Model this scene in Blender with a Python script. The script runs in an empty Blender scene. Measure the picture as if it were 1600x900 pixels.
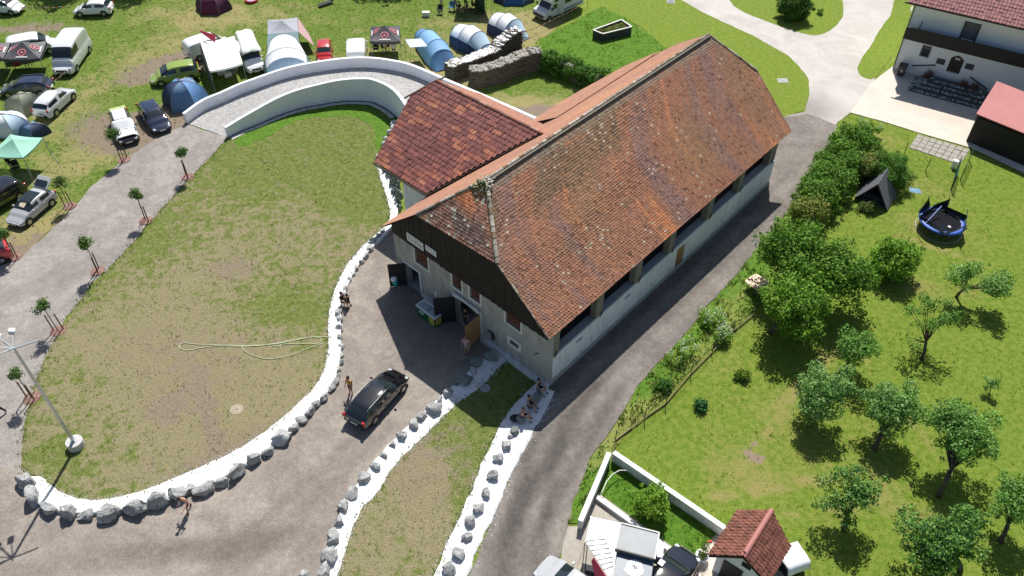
import bpy, bmesh, math, random
import numpy as np
from mathutils import Vector, Matrix, noise, geometry
R = math.radians
def tint(c, lo, hi, rs): k = rs.uniform(lo, hi); return tuple(q * k for q in c)
rnd = random.Random(7)
sc = bpy.context.scene
COL = sc.collection

# ---------------------------------------------------------------- camera
F, TH, H = 1310.0, R(44.2), 42.5
cd = bpy.data.cameras.new('camera'); cam = bpy.data.objects.new('camera', cd); COL.objects.link(cam)
cam.location = (0, 0, H); cam.rotation_euler = (R(90) - TH, 0, 0)
cd.sensor_width = 36; cd.lens = F / 1600 * 36; cd.clip_end = 5000; cd.clip_start = 0.5
sc.camera = cam
# ---------------------------------------------------------------- light
SUN_EL, SUN_AZ = 53.5, 81.5          # azimuth counted anticlockwise from +x
w = bpy.data.worlds.new('World'); sc.world = w; w.use_nodes = True
nt = w.node_tree; nt.nodes.clear()
so = nt.nodes.new('ShaderNodeOutputWorld'); sb = nt.nodes.new('ShaderNodeBackground'); sk = nt.nodes.new('ShaderNodeTexSky')
sk.sky_type = 'NISHITA'; sk.sun_disc = False; sk.sun_elevation = R(SUN_EL); sk.sun_rotation = R(90 - SUN_AZ)
sb.inputs['Strength'].default_value = 0.075
nt.links.new(sk.outputs[0], sb.inputs[0]); nt.links.new(sb.outputs[0], so.inputs[0])
sd = bpy.data.lights.new('sun', 'SUN'); sun = bpy.data.objects.new('sun', sd); COL.objects.link(sun)
sd.energy = 5.0; sd.angle = R(0.5); sd.color = (1.0, 0.96, 0.9)
lv = Vector((-math.cos(R(SUN_AZ)) * math.cos(R(SUN_EL)), -math.sin(R(SUN_AZ)) * math.cos(R(SUN_EL)), -math.sin(R(SUN_EL))))
sun.rotation_euler = lv.to_track_quat('-Z', 'Y').to_euler(); sun.location = (0, 30, 60)
sc.view_settings.view_transform = 'Standard'; sc.view_settings.look = 'None'
sc.view_settings.exposure = 0.26; sc.view_settings.gamma = 1.0

# ---------------------------------------------------------------- plan helpers: survey the place from the photograph
_s, _c = math.sin(TH), math.cos(TH)
def ray(px, py):
    u, v = (px - 800) / F, (py - 450) / F
    return Vector((u, _c - v * _s, -_s - v * _c))
def g(px, py, z=0.0):
    d = ray(px, py); t = (z - H) / d.z
    return Vector((d.x * t, d.y * t, z))
def onwall(px, py, c0, d):
    "ray against the vertical plane through c0 along d -> (distance along, height)"
    r = ray(px, py); n = Vector((-d.y, d.x, 0)); o = Vector((0, 0, H))
    t = n.dot(Vector((c0.x, c0.y, 0)) - o) / n.dot(r)
    p = o + r * t
    return ((p - c0).x * d.x + (p - c0).y * d.y, p.z)
def mpp(p): return math.dist(p, (0, 0, H)) / F     # metres per photo pixel
def ang(a, b): return math.atan2(b[1] - a[1], b[0] - a[0])

# ---------------------------------------------------------------- materials
MATS = {}
def _new(name):
    m = bpy.data.materials.new(name); m.use_nodes = True; nt = m.node_tree
    b = nt.nodes['Principled BSDF']; MATS[name] = m
    return m, nt, b
def nd(nt, t, **k):
    n = nt.nodes.new(t)
    for a, v in k.items(): setattr(n, a, v)
    return n
def wpos(nt): return nd(nt, 'ShaderNodeNewGeometry').outputs['Position']
def opos(nt): return nd(nt, 'ShaderNodeTexCoord').outputs['Object']
def noi(nt, vec, scale, detail=4, rough=.55, dist=0.0):
    n = nd(nt, 'ShaderNodeTexNoise'); n.inputs['Scale'].default_value = scale; n.inputs['Detail'].default_value = detail
    n.inputs['Roughness'].default_value = rough; n.inputs['Distortion'].default_value = dist
    nt.links.new(vec, n.inputs['Vector']); return n.outputs['Fac']
def mth(nt, op, a, b=None, c=None, clamp=False):
    n = nd(nt, 'ShaderNodeMath', operation=op); n.use_clamp = clamp
    for i, v in enumerate((a, b, c)):
        if v is None: continue
        if isinstance(v, (int, float)): n.inputs[i].default_value = v
        else: nt.links.new(v, n.inputs[i])
    return n.outputs[0]
def step(nt, v, lo, hi):
    n = nd(nt, 'ShaderNodeMapRange'); n.interpolation_type = 'SMOOTHSTEP'
    n.inputs['From Min'].default_value = lo; n.inputs['From Max'].default_value = hi
    nt.links.new(v, n.inputs['Value']); return n.outputs['Result']
def lin(nt, v, lo, hi, a, b):
    n = nd(nt, 'ShaderNodeMapRange')
    n.inputs['From Min'].default_value = lo; n.inputs['From Max'].default_value = hi
    n.inputs['To Min'].default_value = a; n.inputs['To Max'].default_value = b
    nt.links.new(v, n.inputs['Value']); return n.outputs['Result']
def mixc(nt, f, a, b, mode='MIX'):
    n = nd(nt, 'ShaderNodeMix', data_type='RGBA', blend_type=mode)
    if isinstance(f, (int, float)): n.inputs[0].default_value = f
    else: nt.links.new(f, n.inputs[0])
    for i, v in ((6, a), (7, b)):
        if isinstance(v, tuple): n.inputs[i].default_value = (*v[:3], 1)
        else: nt.links.new(v, n.inputs[i])
    return n.outputs[2]
def scalec(nt, c, f):
    n = nd(nt, 'ShaderNodeVectorMath', operation='SCALE')
    if isinstance(c, tuple): n.inputs[0].default_value = c[:3]
    else: nt.links.new(c, n.inputs[0])
    nt.links.new(f, n.inputs['Scale']); return n.outputs[0]
def bump(nt, b, h, strength=.3, dist=.02):
    n = nd(nt, 'ShaderNodeBump'); n.inputs['Strength'].default_value = strength; n.inputs['Distance'].default_value = dist
    nt.links.new(h, n.inputs['Height']); nt.links.new(n.outputs[0], b.inputs['Normal'])
def attr(nt, name): 
    n = nd(nt, 'ShaderNodeAttribute'); n.attribute_name = name; return n
def M(name, col=(.5, .5, .5), rough=.7, col2=None, scale=6, var=.12, bmp=0, metal=0, spec=.5, coat=0, fine=60, emit=None):
    if name in MATS: return MATS[name]
    m, nt, b = _new(name)
    p = opos(nt); n1 = noi(nt, p, scale); n2 = noi(nt, p, fine, 2)
    c = mixc(nt, step(nt, n1, .35, .7), col, col2) if col2 else col
    f = mth(nt, 'ADD', lin(nt, n1, .25, .75, 1 - var, 1 + var), lin(nt, n2, .25, .75, -var * .5, var * .5))
    nt.links.new(scalec(nt, c, f), b.inputs['Base Color'])
    b.inputs['Roughness'].default_value = rough; b.inputs['Metallic'].default_value = metal
    b.inputs['Specular IOR Level'].default_value = spec; b.inputs['Coat Weight'].default_value = coat
    b.inputs['Coat Roughness'].default_value = .06
    if bmp: bump(nt, b, n2, bmp, .02)
    return m
def M_wall(name, col, col2, dirt, amt=.5):
    "old render: blotches, runs of dirt below the top, worn patches near the foot"
    m, nt, b = _new(name); p = wpos(nt); mp = nd(nt, 'ShaderNodeMapping'); mp.inputs['Scale'].default_value = (1.6, 1.6, .28); nt.links.new(p, mp.inputs['Vector'])
    n1 = noi(nt, p, .6, 5, .6, .5); n2 = noi(nt, mp.outputs[0], 1.6, 5, .65); n3 = noi(nt, p, 2.4, 5, .7, 1.0); n4 = noi(nt, p, 22, 3)
    z = nd(nt, 'ShaderNodeSeparateXYZ'); nt.links.new(p, z.inputs[0])
    c = mixc(nt, step(nt, n1, .38, .68), col, col2)
    c = mixc(nt, mth(nt, 'MULTIPLY', step(nt, n2, .50, .72), amt), c, dirt)
    low = lin(nt, z.outputs['Z'], 0, 1.3, .16, 0)
    c = mixc(nt, mth(nt, 'MULTIPLY', step(nt, mth(nt, 'ADD', n3, low), .60, .70), min(1, amt * 1.3)), c, dirt)
    nt.links.new(scalec(nt, c, lin(nt, n4, .25, .75, .93, 1.07)), b.inputs['Base Color']); b.inputs['Roughness'].default_value = .9; b.inputs['Specular IOR Level'].default_value = .2
    bump(nt, b, mth(nt, 'ADD', n3, mth(nt, 'MULTIPLY', n4, .4)), .5, .03); return m
def M_attr(name, rough=.8, spec=.3, bmp=.3, fine=30, trans=0, patch=None, var=.12):
    "colour comes from the per-piece attribute col (each tile or leaf keeps its own colour)"
    if name in MATS: return MATS[name]
    m, nt, b = _new(name)
    p = wpos(nt); n = noi(nt, p, fine, 3)
    c = scalec(nt, attr(nt, 'col').outputs['Color'], lin(nt, n, .25, .75, 1 - var, 1 + var))
    nt.links.new(c, b.inputs['Base Color']); b.inputs['Roughness'].default_value = rough
    b.inputs['Specular IOR Level'].default_value = spec
    if bmp: bump(nt, b, n, bmp, .01)
    if trans:
        t = nd(nt, 'ShaderNodeBsdfTranslucent'); ms = nd(nt, 'ShaderNodeMixShader'); ms.inputs[0].default_value = trans
        nt.links.new(mixc(nt, 1.0, c, (1.0, 1.25, .45), 'MULTIPLY'), t.inputs['Color'])
        out = nt.nodes['Material Output']
        nt.links.new(b.outputs[0], ms.inputs[1]); nt.links.new(t.outputs[0], ms.inputs[2]); nt.links.new(ms.outputs[0], out.inputs['Surface'])
    return m
def M_grass(name, g1, g2, straw, soil, t0=.48, t1=.66, big=.45, soil_t=(.62, .75), var=.28):
    m, nt, b = _new(name); p = wpos(nt)
    n1 = noi(nt, p, big, 5, .6, .6); n2 = noi(nt, p, 2.6, 4, .6); n3 = noi(nt, p, 11, 3, .6); n4 = noi(nt, p, 45, 2)
    base = mth(nt, 'ADD', mth(nt, 'MULTIPLY', n1, .55), mth(nt, 'ADD', mth(nt, 'MULTIPLY', n2, .3), mth(nt, 'MULTIPLY', n3, .15)))
    dry = mth(nt, 'ADD', base, attr(nt, 'dry').outputs['Fac'])
    gr = mixc(nt, step(nt, n2, .38, .62), g1, g2)
    c = mixc(nt, step(nt, dry, t0, t1), gr, straw)
    n5 = noi(nt, p, 1.1, 5, .65, .4)
    so_ = mth(nt, 'ADD', mth(nt, 'ADD', mth(nt, 'MULTIPLY', n5, .6), mth(nt, 'MULTIPLY', n3, .4)), attr(nt, 'soil').outputs['Fac'])
    c = mixc(nt, step(nt, so_, *soil_t), c, soil)
    f = mth(nt, 'MULTIPLY', lin(nt, n3, .25, .75, 1 - var, 1 + var), lin(nt, n4, .25, .75, 1 - var, 1 + var))
    nt.links.new(scalec(nt, c, f), b.inputs['Base Color']); b.inputs['Roughness'].default_value = .95; b.inputs['Specular IOR Level'].default_value = .1
    h = mth(nt, 'ADD', n3, mth(nt, 'MULTIPLY', n4, .6)); bump(nt, b, h, .9, .06)
    return m
def M_gravel(name, c1, c2, dark, var=.13, big=.35, streak=None, fine=28, bs=.5):
    m, nt, b = _new(name); p = wpos(nt)
    n1 = noi(nt, p, big, 6, .6, .8); n2 = noi(nt, p, 3.2, 4, .6); n3 = noi(nt, p, fine, 3, .7); n4 = noi(nt, p, 90, 2)
    c = mixc(nt, step(nt, n1, .36, .66), c1, c2)
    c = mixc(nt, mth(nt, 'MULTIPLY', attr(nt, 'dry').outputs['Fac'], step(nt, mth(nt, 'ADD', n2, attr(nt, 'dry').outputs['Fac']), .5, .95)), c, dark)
    n6 = noi(nt, p, 1.1, 5, .7, 1.2)
    f = mth(nt, 'MULTIPLY', mth(nt, 'MULTIPLY', lin(nt, n2, .25, .75, 1 - var * .8, 1 + var * .8), lin(nt, n6, .3, .7, 1 - var * .7, 1 + var * .7)), lin(nt, n3, .25, .75, 1 - var * 2.2, 1 + var * 2.2))
    v = nd(nt, 'ShaderNodeTexVoronoi'); v.inputs['Scale'].default_value = 6; nt.links.new(p, v.inputs['Vector'])
    peb = step(nt, v.outputs['Distance'], .1, .03)
    c = scalec(nt, c, f); c = mixc(nt, mth(nt, 'MULTIPLY', peb, .5), c, (.6, .57, .52))
    nt.links.new(c, b.inputs['Base Color']); b.inputs['Roughness'].default_value = .95; b.inputs['Specular IOR Level'].default_value = .15
    bump(nt, b, mth(nt, 'ADD', n3, n4), bs, .02)
    return m

# ---------------------------------------------------------------- mesh building
class MB:
    def __init__(s): s.v = []; s.f = []; s.m = []; s.c = []; s.cc = None
    def add(s, vs, fs, mi=0, T=None):
        o = len(s.v)
        s.v += [tuple(T @ Vector(v)) if T else tuple(v) for v in vs]
        s.f += [[i + o for i in f] for f in fs]; s.m += [mi] * len(fs)
        if s.cc is not None: s.c += [s.cc] * len(vs)
        return s
    def box(s, c, d, rz=0, mi=0, T=None):
        x, y, z = d[0] / 2, d[1] / 2, d[2] / 2
        vs = [(i * x, j * y, k * z) for k in (-1, 1) for j in (-1, 1) for i in (-1, 1)]
        m = Matrix.Translation(c) @ Matrix.Rotation(rz, 4, 'Z')
        if T: m = T @ m
        return s.add(vs, [(0, 2, 3, 1), (4, 5, 7, 6), (0, 1, 5, 4), (2, 6, 7, 3), (0, 4, 6, 2), (1, 3, 7, 5)], mi, m)
    def beam(s, a, b, wd, ht, mi=0, up=(0, 0, 1)):
        a, b = Vector(a), Vector(b); x = (b - a); L = x.length; x.normalize(); y = Vector(up).cross(x)
        if y.length < 1e-4: y = Vector((0, 1, 0))
        y.normalize(); z = x.cross(y)
        m = Matrix((x, y, z)).transposed().to_4x4(); m.translation = (a + b) / 2
        return s.box((0, 0, 0), (L, wd, ht), 0, mi, m)
    def prism(s, poly, z0, z1, mi=0, cap=True):
        n = len(poly); z0 = z0 if isinstance(z0, (list, tuple)) else [z0] * n; z1 = z1 if isinstance(z1, (list, tuple)) else [z1] * n
        vs = [(p[0], p[1], z0[i]) for i, p in enumerate(poly)] + [(p[0], p[1], z1[i]) for i, p in enumerate(poly)]
        fs = [(i, (i + 1) % n, n + (i + 1) % n, n + i) for i in range(n)]
        if cap: fs += [tuple(range(n, 2 * n)), tuple(reversed(range(n)))]
        return s.add(vs, fs, mi)
    def tube(s, pts, r, n=6, mi=0, cap=True):
        pts = [Vector(p) for p in pts]; k = len(pts); r = r if isinstance(r, (list, tuple)) else [r] * k
        vs = []; up = Vector((0, 0, 1))
        for i, p in enumerate(pts):
            t = (pts[min(i + 1, k - 1)] - pts[max(i - 1, 0)]).normalized()
            a = t.cross(up)
            if a.length < .05: a = t.cross(Vector((1, 0, 0)))
            a.normalize(); b = t.cross(a)
            vs += [p + (a * math.cos(q * 2 * math.pi / n) + b * math.sin(q * 2 * math.pi / n)) * r[i] for q in range(n)]
        fs = [(i * n + q, i * n + (q + 1) % n, (i + 1) * n + (q + 1) % n, (i + 1) * n + q) for i in range(k - 1) for q in range(n)]
        if cap: fs += [tuple(reversed(range(n))), tuple(range((k - 1) * n, k * n))]
        return s.add(vs, fs, mi)
    def rings(s, rings, mi=0, close=True, cap=True):
        n = len(rings[0]); vs = [p for r in rings for p in r]
        rr = n if close else n - 1
        fs = [(i * n + q, i * n + (q + 1) % n, (i + 1) * n + (q + 1) % n, (i + 1) * n + q) for i in range(len(rings) - 1) for q in range(rr)]
        if cap: fs += [tuple(reversed(range(n))), tuple(range((len(rings) - 1) * n, len(rings) * n))]
        return s.add(vs, fs, mi)
    def cyl(s, c, r, h, n=16, mi=0, r2=None, axis='z'):
        r2 = r if r2 is None else r2; c = Vector(c)
        def pt(a, rr, k):
            x, y = math.cos(a) * rr, math.sin(a) * rr
            return c + Vector({'z': (x, y, k), 'y': (x, k, y), 'x': (k, x, y)}[axis])
        return s.rings([[pt(q * 2 * math.pi / n, r, 0) for q in range(n)], [pt(q * 2 * math.pi / n, r2, h) for q in range(n)]], mi)
    def quad(s, a, b, c, d, mi=0): return s.add([a, b, c, d], [(0, 1, 2, 3)], mi)
    def panel(s, a, b, c, d, t=.03, mi=0):
        "quad with thickness t (sheet, cloth, glass)"
        a, b, c, d = map(Vector, (a, b, c, d)); n = (b - a).cross(d - a).normalized() * t
        return s.add([a, b, c, d, a - n, b - n, c - n, d - n], [(0, 1, 2, 3), (7, 6, 5, 4), (0, 4, 5, 1), (1, 5, 6, 2), (2, 6, 7, 3), (3, 7, 4, 0)], mi)
    def ball(s, c, r, seg=10, ringn=6, mi=0):
        c = Vector(c); r = r if isinstance(r, (tuple, list)) else (r, r, r); vs = [c + Vector((0, 0, -r[2]))]
        for i in range(1, ringn):
            a = -math.pi / 2 + math.pi * i / ringn
            vs += [c + Vector((r[0] * math.cos(a) * math.cos(2 * math.pi * j / seg), r[1] * math.cos(a) * math.sin(2 * math.pi * j / seg), r[2] * math.sin(a))) for j in range(seg)]
        vs.append(c + Vector((0, 0, r[2]))); fs = [(0, 1 + (j + 1) % seg, 1 + j) for j in range(seg)]
        for i in range(ringn - 2):
            o = 1 + i * seg; fs += [(o + j, o + (j + 1) % seg, o + seg + (j + 1) % seg, o + seg + j) for j in range(seg)]
        o = 1 + (ringn - 2) * seg; fs += [(o + j, o + (j + 1) % seg, len(vs) - 1) for j in range(seg)]
        return s.add(vs, fs, mi)
    def build(s, name, mat, parent=None, smooth=False, kind=None, bevel=0, loc=None, rz=None):
        me = bpy.data.meshes.new(name); me.from_pydata(s.v, [], s.f)
        for m in (mat if isinstance(mat, (list, tuple)) else [mat]): me.materials.append(m)
        if any(s.m): me.polygons.foreach_set('material_index', s.m)
        if s.c:
            a = me.attributes.new('col', 'FLOAT_COLOR', 'POINT'); a.data.foreach_set('color', [q for c in s.c for q in (c[0], c[1], c[2], 1)])
        if smooth: me.shade_smooth()
        me.update(); return link(name, me, parent, kind, bevel, loc, rz)
def link(name, me, parent=None, kind=None, bevel=0, loc=None, rz=None):
    o = bpy.data.objects.new(name, me); COL.objects.link(o)
    if parent: o.parent = parent
    if kind: o['kind'] = kind
    if loc is not None: o.location = loc
    if rz is not None: o.rotation_euler = (0, 0, rz)
    if bevel:
        b = o.modifiers.new('bevel', 'BEVEL'); b.width = bevel; b.segments = 2; b.limit_method = 'ANGLE'
    return o
def tag(o, label, cat, group=None):
    o['label'] = label; o['category'] = cat
    if group: o['group'] = group
    return o
def thing(name, label, cat, loc=(0, 0, 0), rz=0, group=None):
    o = bpy.data.objects.new(name, None); COL.objects.link(o); o.empty_display_size = .2
    o.location = loc; o.rotation_euler = (0, 0, rz); return tag(o, label, cat, group)
def dup(root, loc=None, rz=None, label=None, cat=None, group=None, scale=None):
    c = root.copy(); COL.objects.link(c)
    if loc is not None: c.location = loc
    if rz is not None: c.rotation_euler = (0, 0, rz)
    if scale: c.scale = scale
    if label: c['label'] = label
    if group: c['group'] = group
    def rec(a, b):
        for ch in list(a.children):
            d = ch.copy(); COL.objects.link(d); d.parent = b; rec(ch, d)
    rec(root, c); return c
def subsurf(o, n=1):
    m = o.modifiers.new('sub', 'SUBSURF'); m.levels = n; m.render_levels = n; return o
def rmesh(name, V3, faces, mats, cols=None, parent=None, kind=None, smooth=False, **kw):
    me = bpy.data.meshes.new(name); me.from_pydata(V3 if isinstance(V3, list) else V3.tolist(), [], faces if isinstance(faces, list) else faces.tolist())
    for m in (mats if isinstance(mats, (list, tuple)) else [mats]): me.materials.append(m)
    if cols is not None:
        a = me.attributes.new('col', 'FLOAT_COLOR', 'POINT')
        cc = np.ones((len(V3), 4), 'f'); cc[:, :3] = cols; a.data.foreach_set('color', cc.ravel())
    if smooth: me.shade_smooth()
    me.update(); return link(name, me, parent, kind, **kw)
ORD = ['first', 'second', 'third', 'fourth', 'fifth', 'sixth', 'seventh', 'eighth', 'ninth', 'tenth', 'eleventh', 'twelfth', 'thirteenth', 'fourteenth', 'fifteenth', 'sixteenth', 'seventeenth', 'eighteenth', 'nineteenth', 'twentieth']
def ordn(i):
    if i < 20: return ORD[i]
    t = {2: 'twenty', 3: 'thirty', 4: 'forty'}[(i + 1) // 10]
    return (t[:-1] + 'ieth') if (i + 1) % 10 == 0 else t + '-' + ORD[(i + 1) % 10 - 1]

def resample(poly, stp, closed=True):
    out = []; n = len(poly)
    for i in range(n if closed else n - 1):
        a, b = Vector(poly[i][:2]), Vector(poly[(i + 1) % n][:2]); k = max(1, int((b - a).length / stp))
        out += [a.lerp(b, j / k) for j in range(k)]
    if not closed: out.append(Vector(poly[-1][:2]))
    return out
def smoothpoly(poly, it=2, closed=True):
    "Chaikin corner cutting for curved outlines"
    P = [Vector(p[:2]) for p in poly]
    for _ in range(it):
        Q = []; n = len(P)
        for i in range(n if closed else n - 1):
            a, b = P[i], P[(i + 1) % n]; Q += [a.lerp(b, .25), a.lerp(b, .75)]
        if not closed: Q = [P[0]] + Q + [P[-1]]
        P = Q
    return P
def inside(x, y, poly):
    "x, y numpy arrays"
    c = np.zeros(x.shape, bool); n = len(poly)
    for i in range(n):
        x1, y1 = poly[i][0], poly[i][1]; x2, y2 = poly[i - 1][0], poly[i - 1][1]
        if y1 == y2: continue
        k = ((y1 > y) != (y2 > y)) & (x < (x2 - x1) * (y - y1) / (y2 - y1) + x1); c ^= k
    return c
def blobval(x, y, blobs):
    v = np.zeros(x.shape)
    for (px, py, rx, ry, a, st) in blobs:
        c = g(px, py); ca, sa = math.cos(R(a)), math.sin(R(a)); dx, dy = x - c.x, y - c.y
        u, w_ = (dx * ca + dy * sa) / rx, (-dx * sa + dy * ca) / ry
        v += st * np.clip(1.35 - np.sqrt(u * u + w_ * w_), 0, 1)
    return v
def sheet(name, poly, z, mat, stp=1.0, rag=.12, dry=(), soil=(), kind='structure', zf=None, grid=1.2, dry0=0.0, soil0=0.0):
    P = resample(poly, stp * .5)
    n = len(P); Q = []
    for i, p in enumerate(P):
        t = (P[(i + 1) % n] - P[i - 1]); nn = Vector((-t.y, t.x)).normalized() if t.length > 1e-6 else Vector((0, 0))
        q = noise.noise(Vector((p.x * .9, p.y * .9, 3.1))) + .6 * noise.noise(Vector((p.x * 3, p.y * 3, 1.7)))
        Q.append(p + nn * q * rag)
    xs = [p.x for p in Q]; ys = [p.y for p in Q]
    gx, gy = np.meshgrid(np.arange(min(xs), max(xs), grid), np.arange(min(ys), max(ys), grid))
    gx = gx.ravel(); gy = gy.ravel(); m = inside(gx, gy, Q); gx, gy = gx[m], gy[m]
    jit = np.random.RandomState(1).rand(2, len(gx)) * grid * .3
    pts = list(Q) + [Vector((a, b)) for a, b in zip(gx + jit[0], gy + jit[1])]
    v, e, f, *_ = geometry.delaunay_2d_cdt(pts, [(i, (i + 1) % n) for i in range(n)], [], 1, 1e-5)
    me = bpy.data.meshes.new(name); X = np.array([p.x for p in v]); Y = np.array([p.y for p in v])
    Z = np.full(len(X), z) if zf is None else np.array([zf(a, b) + z for a, b in zip(X, Y)])
    me.from_pydata(np.stack([X, Y, Z], 1).tolist(), [], [list(q) for q in f]); me.materials.append(mat)
    me.update()
    if len(me.polygons) and me.polygons[0].normal.z < 0: me.flip_normals()
    for nm, bl, b0 in (('dry', dry, dry0), ('soil', soil, soil0)):
        a = me.attributes.new(nm, 'FLOAT', 'POINT'); a.data.foreach_set('value', (blobval(X, Y, bl) + b0).astype('f'))
    me.shade_smooth()
    return link(name, me, None, kind), Q
def pebbles(name, P, wd, per_m, size, cols, seed, zb=.03, closed=False, mat=None):
    "loose stones spilled along a line"
    rs = random.Random(seed); pts = resample(P, 1.0 / per_m, closed); V = []; Fs = []; C = []
    for p in pts:
        q = Vector((p[0] + rs.gauss(0, wd), p[1] + rs.gauss(0, wd), zb)); s = size * rs.uniform(.5, 1.5); a = rs.random() * 6.28; o = len(V)
        for k in range(4): V.append((q.x + math.cos(a + k * 1.571) * s * (.7 + .5 * rs.random()), q.y + math.sin(a + k * 1.571) * s * (.7 + .5 * rs.random()), q.z))
        V.append((q.x, q.y, q.z + s * .9)); Fs += [[o, o + 1, o + 4], [o + 1, o + 2, o + 4], [o + 2, o + 3, o + 4], [o + 3, o, o + 4]]; C += [tint(rs.choice(cols), .8, 1.15, rs)] * 5
    return rmesh(name, V, Fs, mat, np.array(C), None, 'stuff')
def tufts(name, poly, dens, size, mat, cols, seed=1, hole=None, parent=None, lean=.5, zb=0.0):
    "short grass blades standing on a sheet, three blades to a tuft"
    rs = np.random.RandomState(seed); xs = [p[0] for p in poly]; ys = [p[1] for p in poly]
    N = int((max(xs) - min(xs)) * (max(ys) - min(ys)) * dens)
    x = rs.uniform(min(xs), max(xs), N); y = rs.uniform(min(ys), max(ys), N)
    k = inside(x, y, poly)
    for h in (hole or []): k &= ~inside(x, y, h)
    cl = np.array([noise.noise(Vector((a * .8, b * .8, seed))) for a, b in zip(x[k], y[k])]); x, y = x[k], y[k]
    kk = rs.rand(len(x)) < np.clip(.55 + cl * 1.3, .05, 1); x, y, cl = x[kk], y[kk], cl[kk]; N = len(x)
    V = []; C = []
    ca = np.array(cols)
    for b in range(3):
        a = rs.rand(N) * 6.28; h = size * (.5 + rs.rand(N)) * (1 + cl); wd = size * .22
        ox, oy = rs.randn(N) * size * .3, rs.randn(N) * size * .3
        bx, by = np.cos(a) * wd, np.sin(a) * wd; lx, ly = rs.randn(N) * lean * h, rs.randn(N) * lean * h
        V.append(np.stack([np.stack([x + ox - bx, y + oy - by, np.full(N, zb)], 1), np.stack([x + ox + bx, y + oy + by, np.full(N, zb)], 1), np.stack([x + ox + lx, y + oy + ly, h + zb], 1)], 1))
        c = ca[rs.randint(0, len(ca), N)] * (.75 + .5 * rs.rand(N))[:, None]; C.append(np.repeat(c[:, None, :], 3, 1))
    V = np.concatenate(V).reshape(-1, 3); C = np.concatenate(C).reshape(-1, 3)
    return rmesh(name, V, np.arange(len(V)).reshape(-1, 3), mat, C, parent, 'stuff')
# ---------------------------------------------------------------- ground sheets
def gp(*pts): return [g(*p) for p in pts]
STRAW = (.40, .335, .17); SOIL = (.29, .225, .165)
m_field = M_grass('camp_grass', (.095, .165, .024), (.16, .22, .042), (.31, .275, .12), (.25, .20, .15), .52, .80, .5, var=.34)
m_base = M_grass('far_grass', (.15, .22, .035), (.22, .28, .05), (.40, .34, .16), SOIL, .58, .8, .2)
m_top = M_grass('mown_grass', (.16, .24, .03), (.215, .275, .048), (.36, .33, .13), SOIL, .62, .85, .25, (.9, .99))
m_meadow = M_grass('meadow_grass', (.085, .185, .020), (.13, .235, .032), (.24, .27, .07), SOIL, .66, .9, .5, (.9, .99), .35)
m_orch = M_grass('orchard_grass', (.135, .21, .025), (.20, .26, .042), (.28, .26, .085), SOIL, .52, .76, .22, (.74, .84), .22)
m_dry = M_grass('worn_lawn_grass', (.125, .165, .036), (.185, .21, .062), (.265, .235, .13), (.255, .205, .15), .42, .56, 1.15, (.52, .72), .34)
m_green = M_grass('walled_garden_grass', (.07, .17, .016), (.11, .21, .025), (.2, .24, .05), SOIL, .7, .95, .6, (.9, .99), .3)
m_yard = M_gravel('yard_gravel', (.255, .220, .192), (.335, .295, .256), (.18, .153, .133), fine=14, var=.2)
m_lane = M_gravel('lane_gravel', (.265, .242, .222), (.34, .312, .286), (.21, .19, .175), fine=14, var=.2)
m_road = M_gravel('side_road_surface', (.185, .165, .148), (.25, .225, .202), (.105, .094, .086), .24, .25)
m_path = M_gravel('pale_path_surface', (.47, .44, .405), (.55, .515, .48), (.32, .29, .27), .06, .3, bs=.2)
m_pave = M_gravel('terrace_concrete', (.60, .53, .45), (.66, .60, .52), (.45, .39, .33), .04, .3, bs=.12)
m_white = M_gravel('white_gravel', (.80, .80, .80), (.88, .88, .88), (.7, .7, .7), .09, 1, fine=9, bs=1.0)

# the ground reaches the horizon
v = 900.0
gr_poly = [(-v, -v), (v, -v), (v, v), (-v, v)]
me = bpy.data.meshes.new('ground'); me.from_pydata([(x, y, -.03) for x, y in gr_poly], [], [(0, 1, 2, 3)]); me.materials.append(m_base); link('ground', me, None, 'structure')

camp = gp((-260, 470), (-60, 430), (30, 405), (95, 345), (145, 292), (200, 246), (250, 215), (292, 198), (330, 160), (400, 130), (500, 105), (580, 98), (660, 112), (740, 140), (850, 200), (900, 210), (965, 170), (893, 128), (846, 98), (835, 68), (890, 30), (905, -120), (-400, -120))
sheet('camp_field', camp, 0.0, m_field, 2, .3,
      dry=[(165, 130, 3.5, 13, -25, .15), (255, 75, 6, 3, 20, .10), (420, 20, 12, 5, 0, .04), (560, 90, 16, 4, 5, .08), (640, 60, 8, 8, 0, .08), (760, 60, 6, 8, 0, .14), (840, 50, 6, 5, 0, .3), (130, 250, 6, 3, 45, .2), (40, 390, 7, 5, 40, .38), (690, 120, 6, 3, 0, .25), (830, 170, 5, 3, 0, .3), (330, 25, 10, 4, 0, .2), (60, 215, 8, 6, 0, .08)],
      soil=[(240, 112, 4.2, 2.6, 30, .34), (172, 205, 3.4, 5, 60, .30), (240, 205, 4.2, 3.6, 30, .32), (285, 170, 3, 2, 30, .3), (45, 45, 5, 1.6, 5, .3), (20, 395, 5, 2.5, 30, .25), (290, 100, 3, 3, 0, .35), (740, 115, 3, 2, 0, .3), (835, 180, 3, 1.6, 20, .5)])
sheet('meadow', gp((845, 60), (905, 30), (940, 10), (985, 32), (1040, 75), (1060, 100), (960, 160), (890, 130), (845, 95)), .010, m_meadow, 1, .35)
sheet('mown_lawn', gp((905, 30), (905, -120), (940, -140), (1000, -60), (1065, 0), (1090, 15), (1135, 37), (1175, 55), (1200, 69), (1232, 87), (1250, 105), (1264, 125), (1264, 150), (1257, 172), (1230, 182), (1190, 200), (1100, 160), (1000, 190), (955, 172), (1060, 100), (1000, 40)), .005, m_top, 1, .08)
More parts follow.
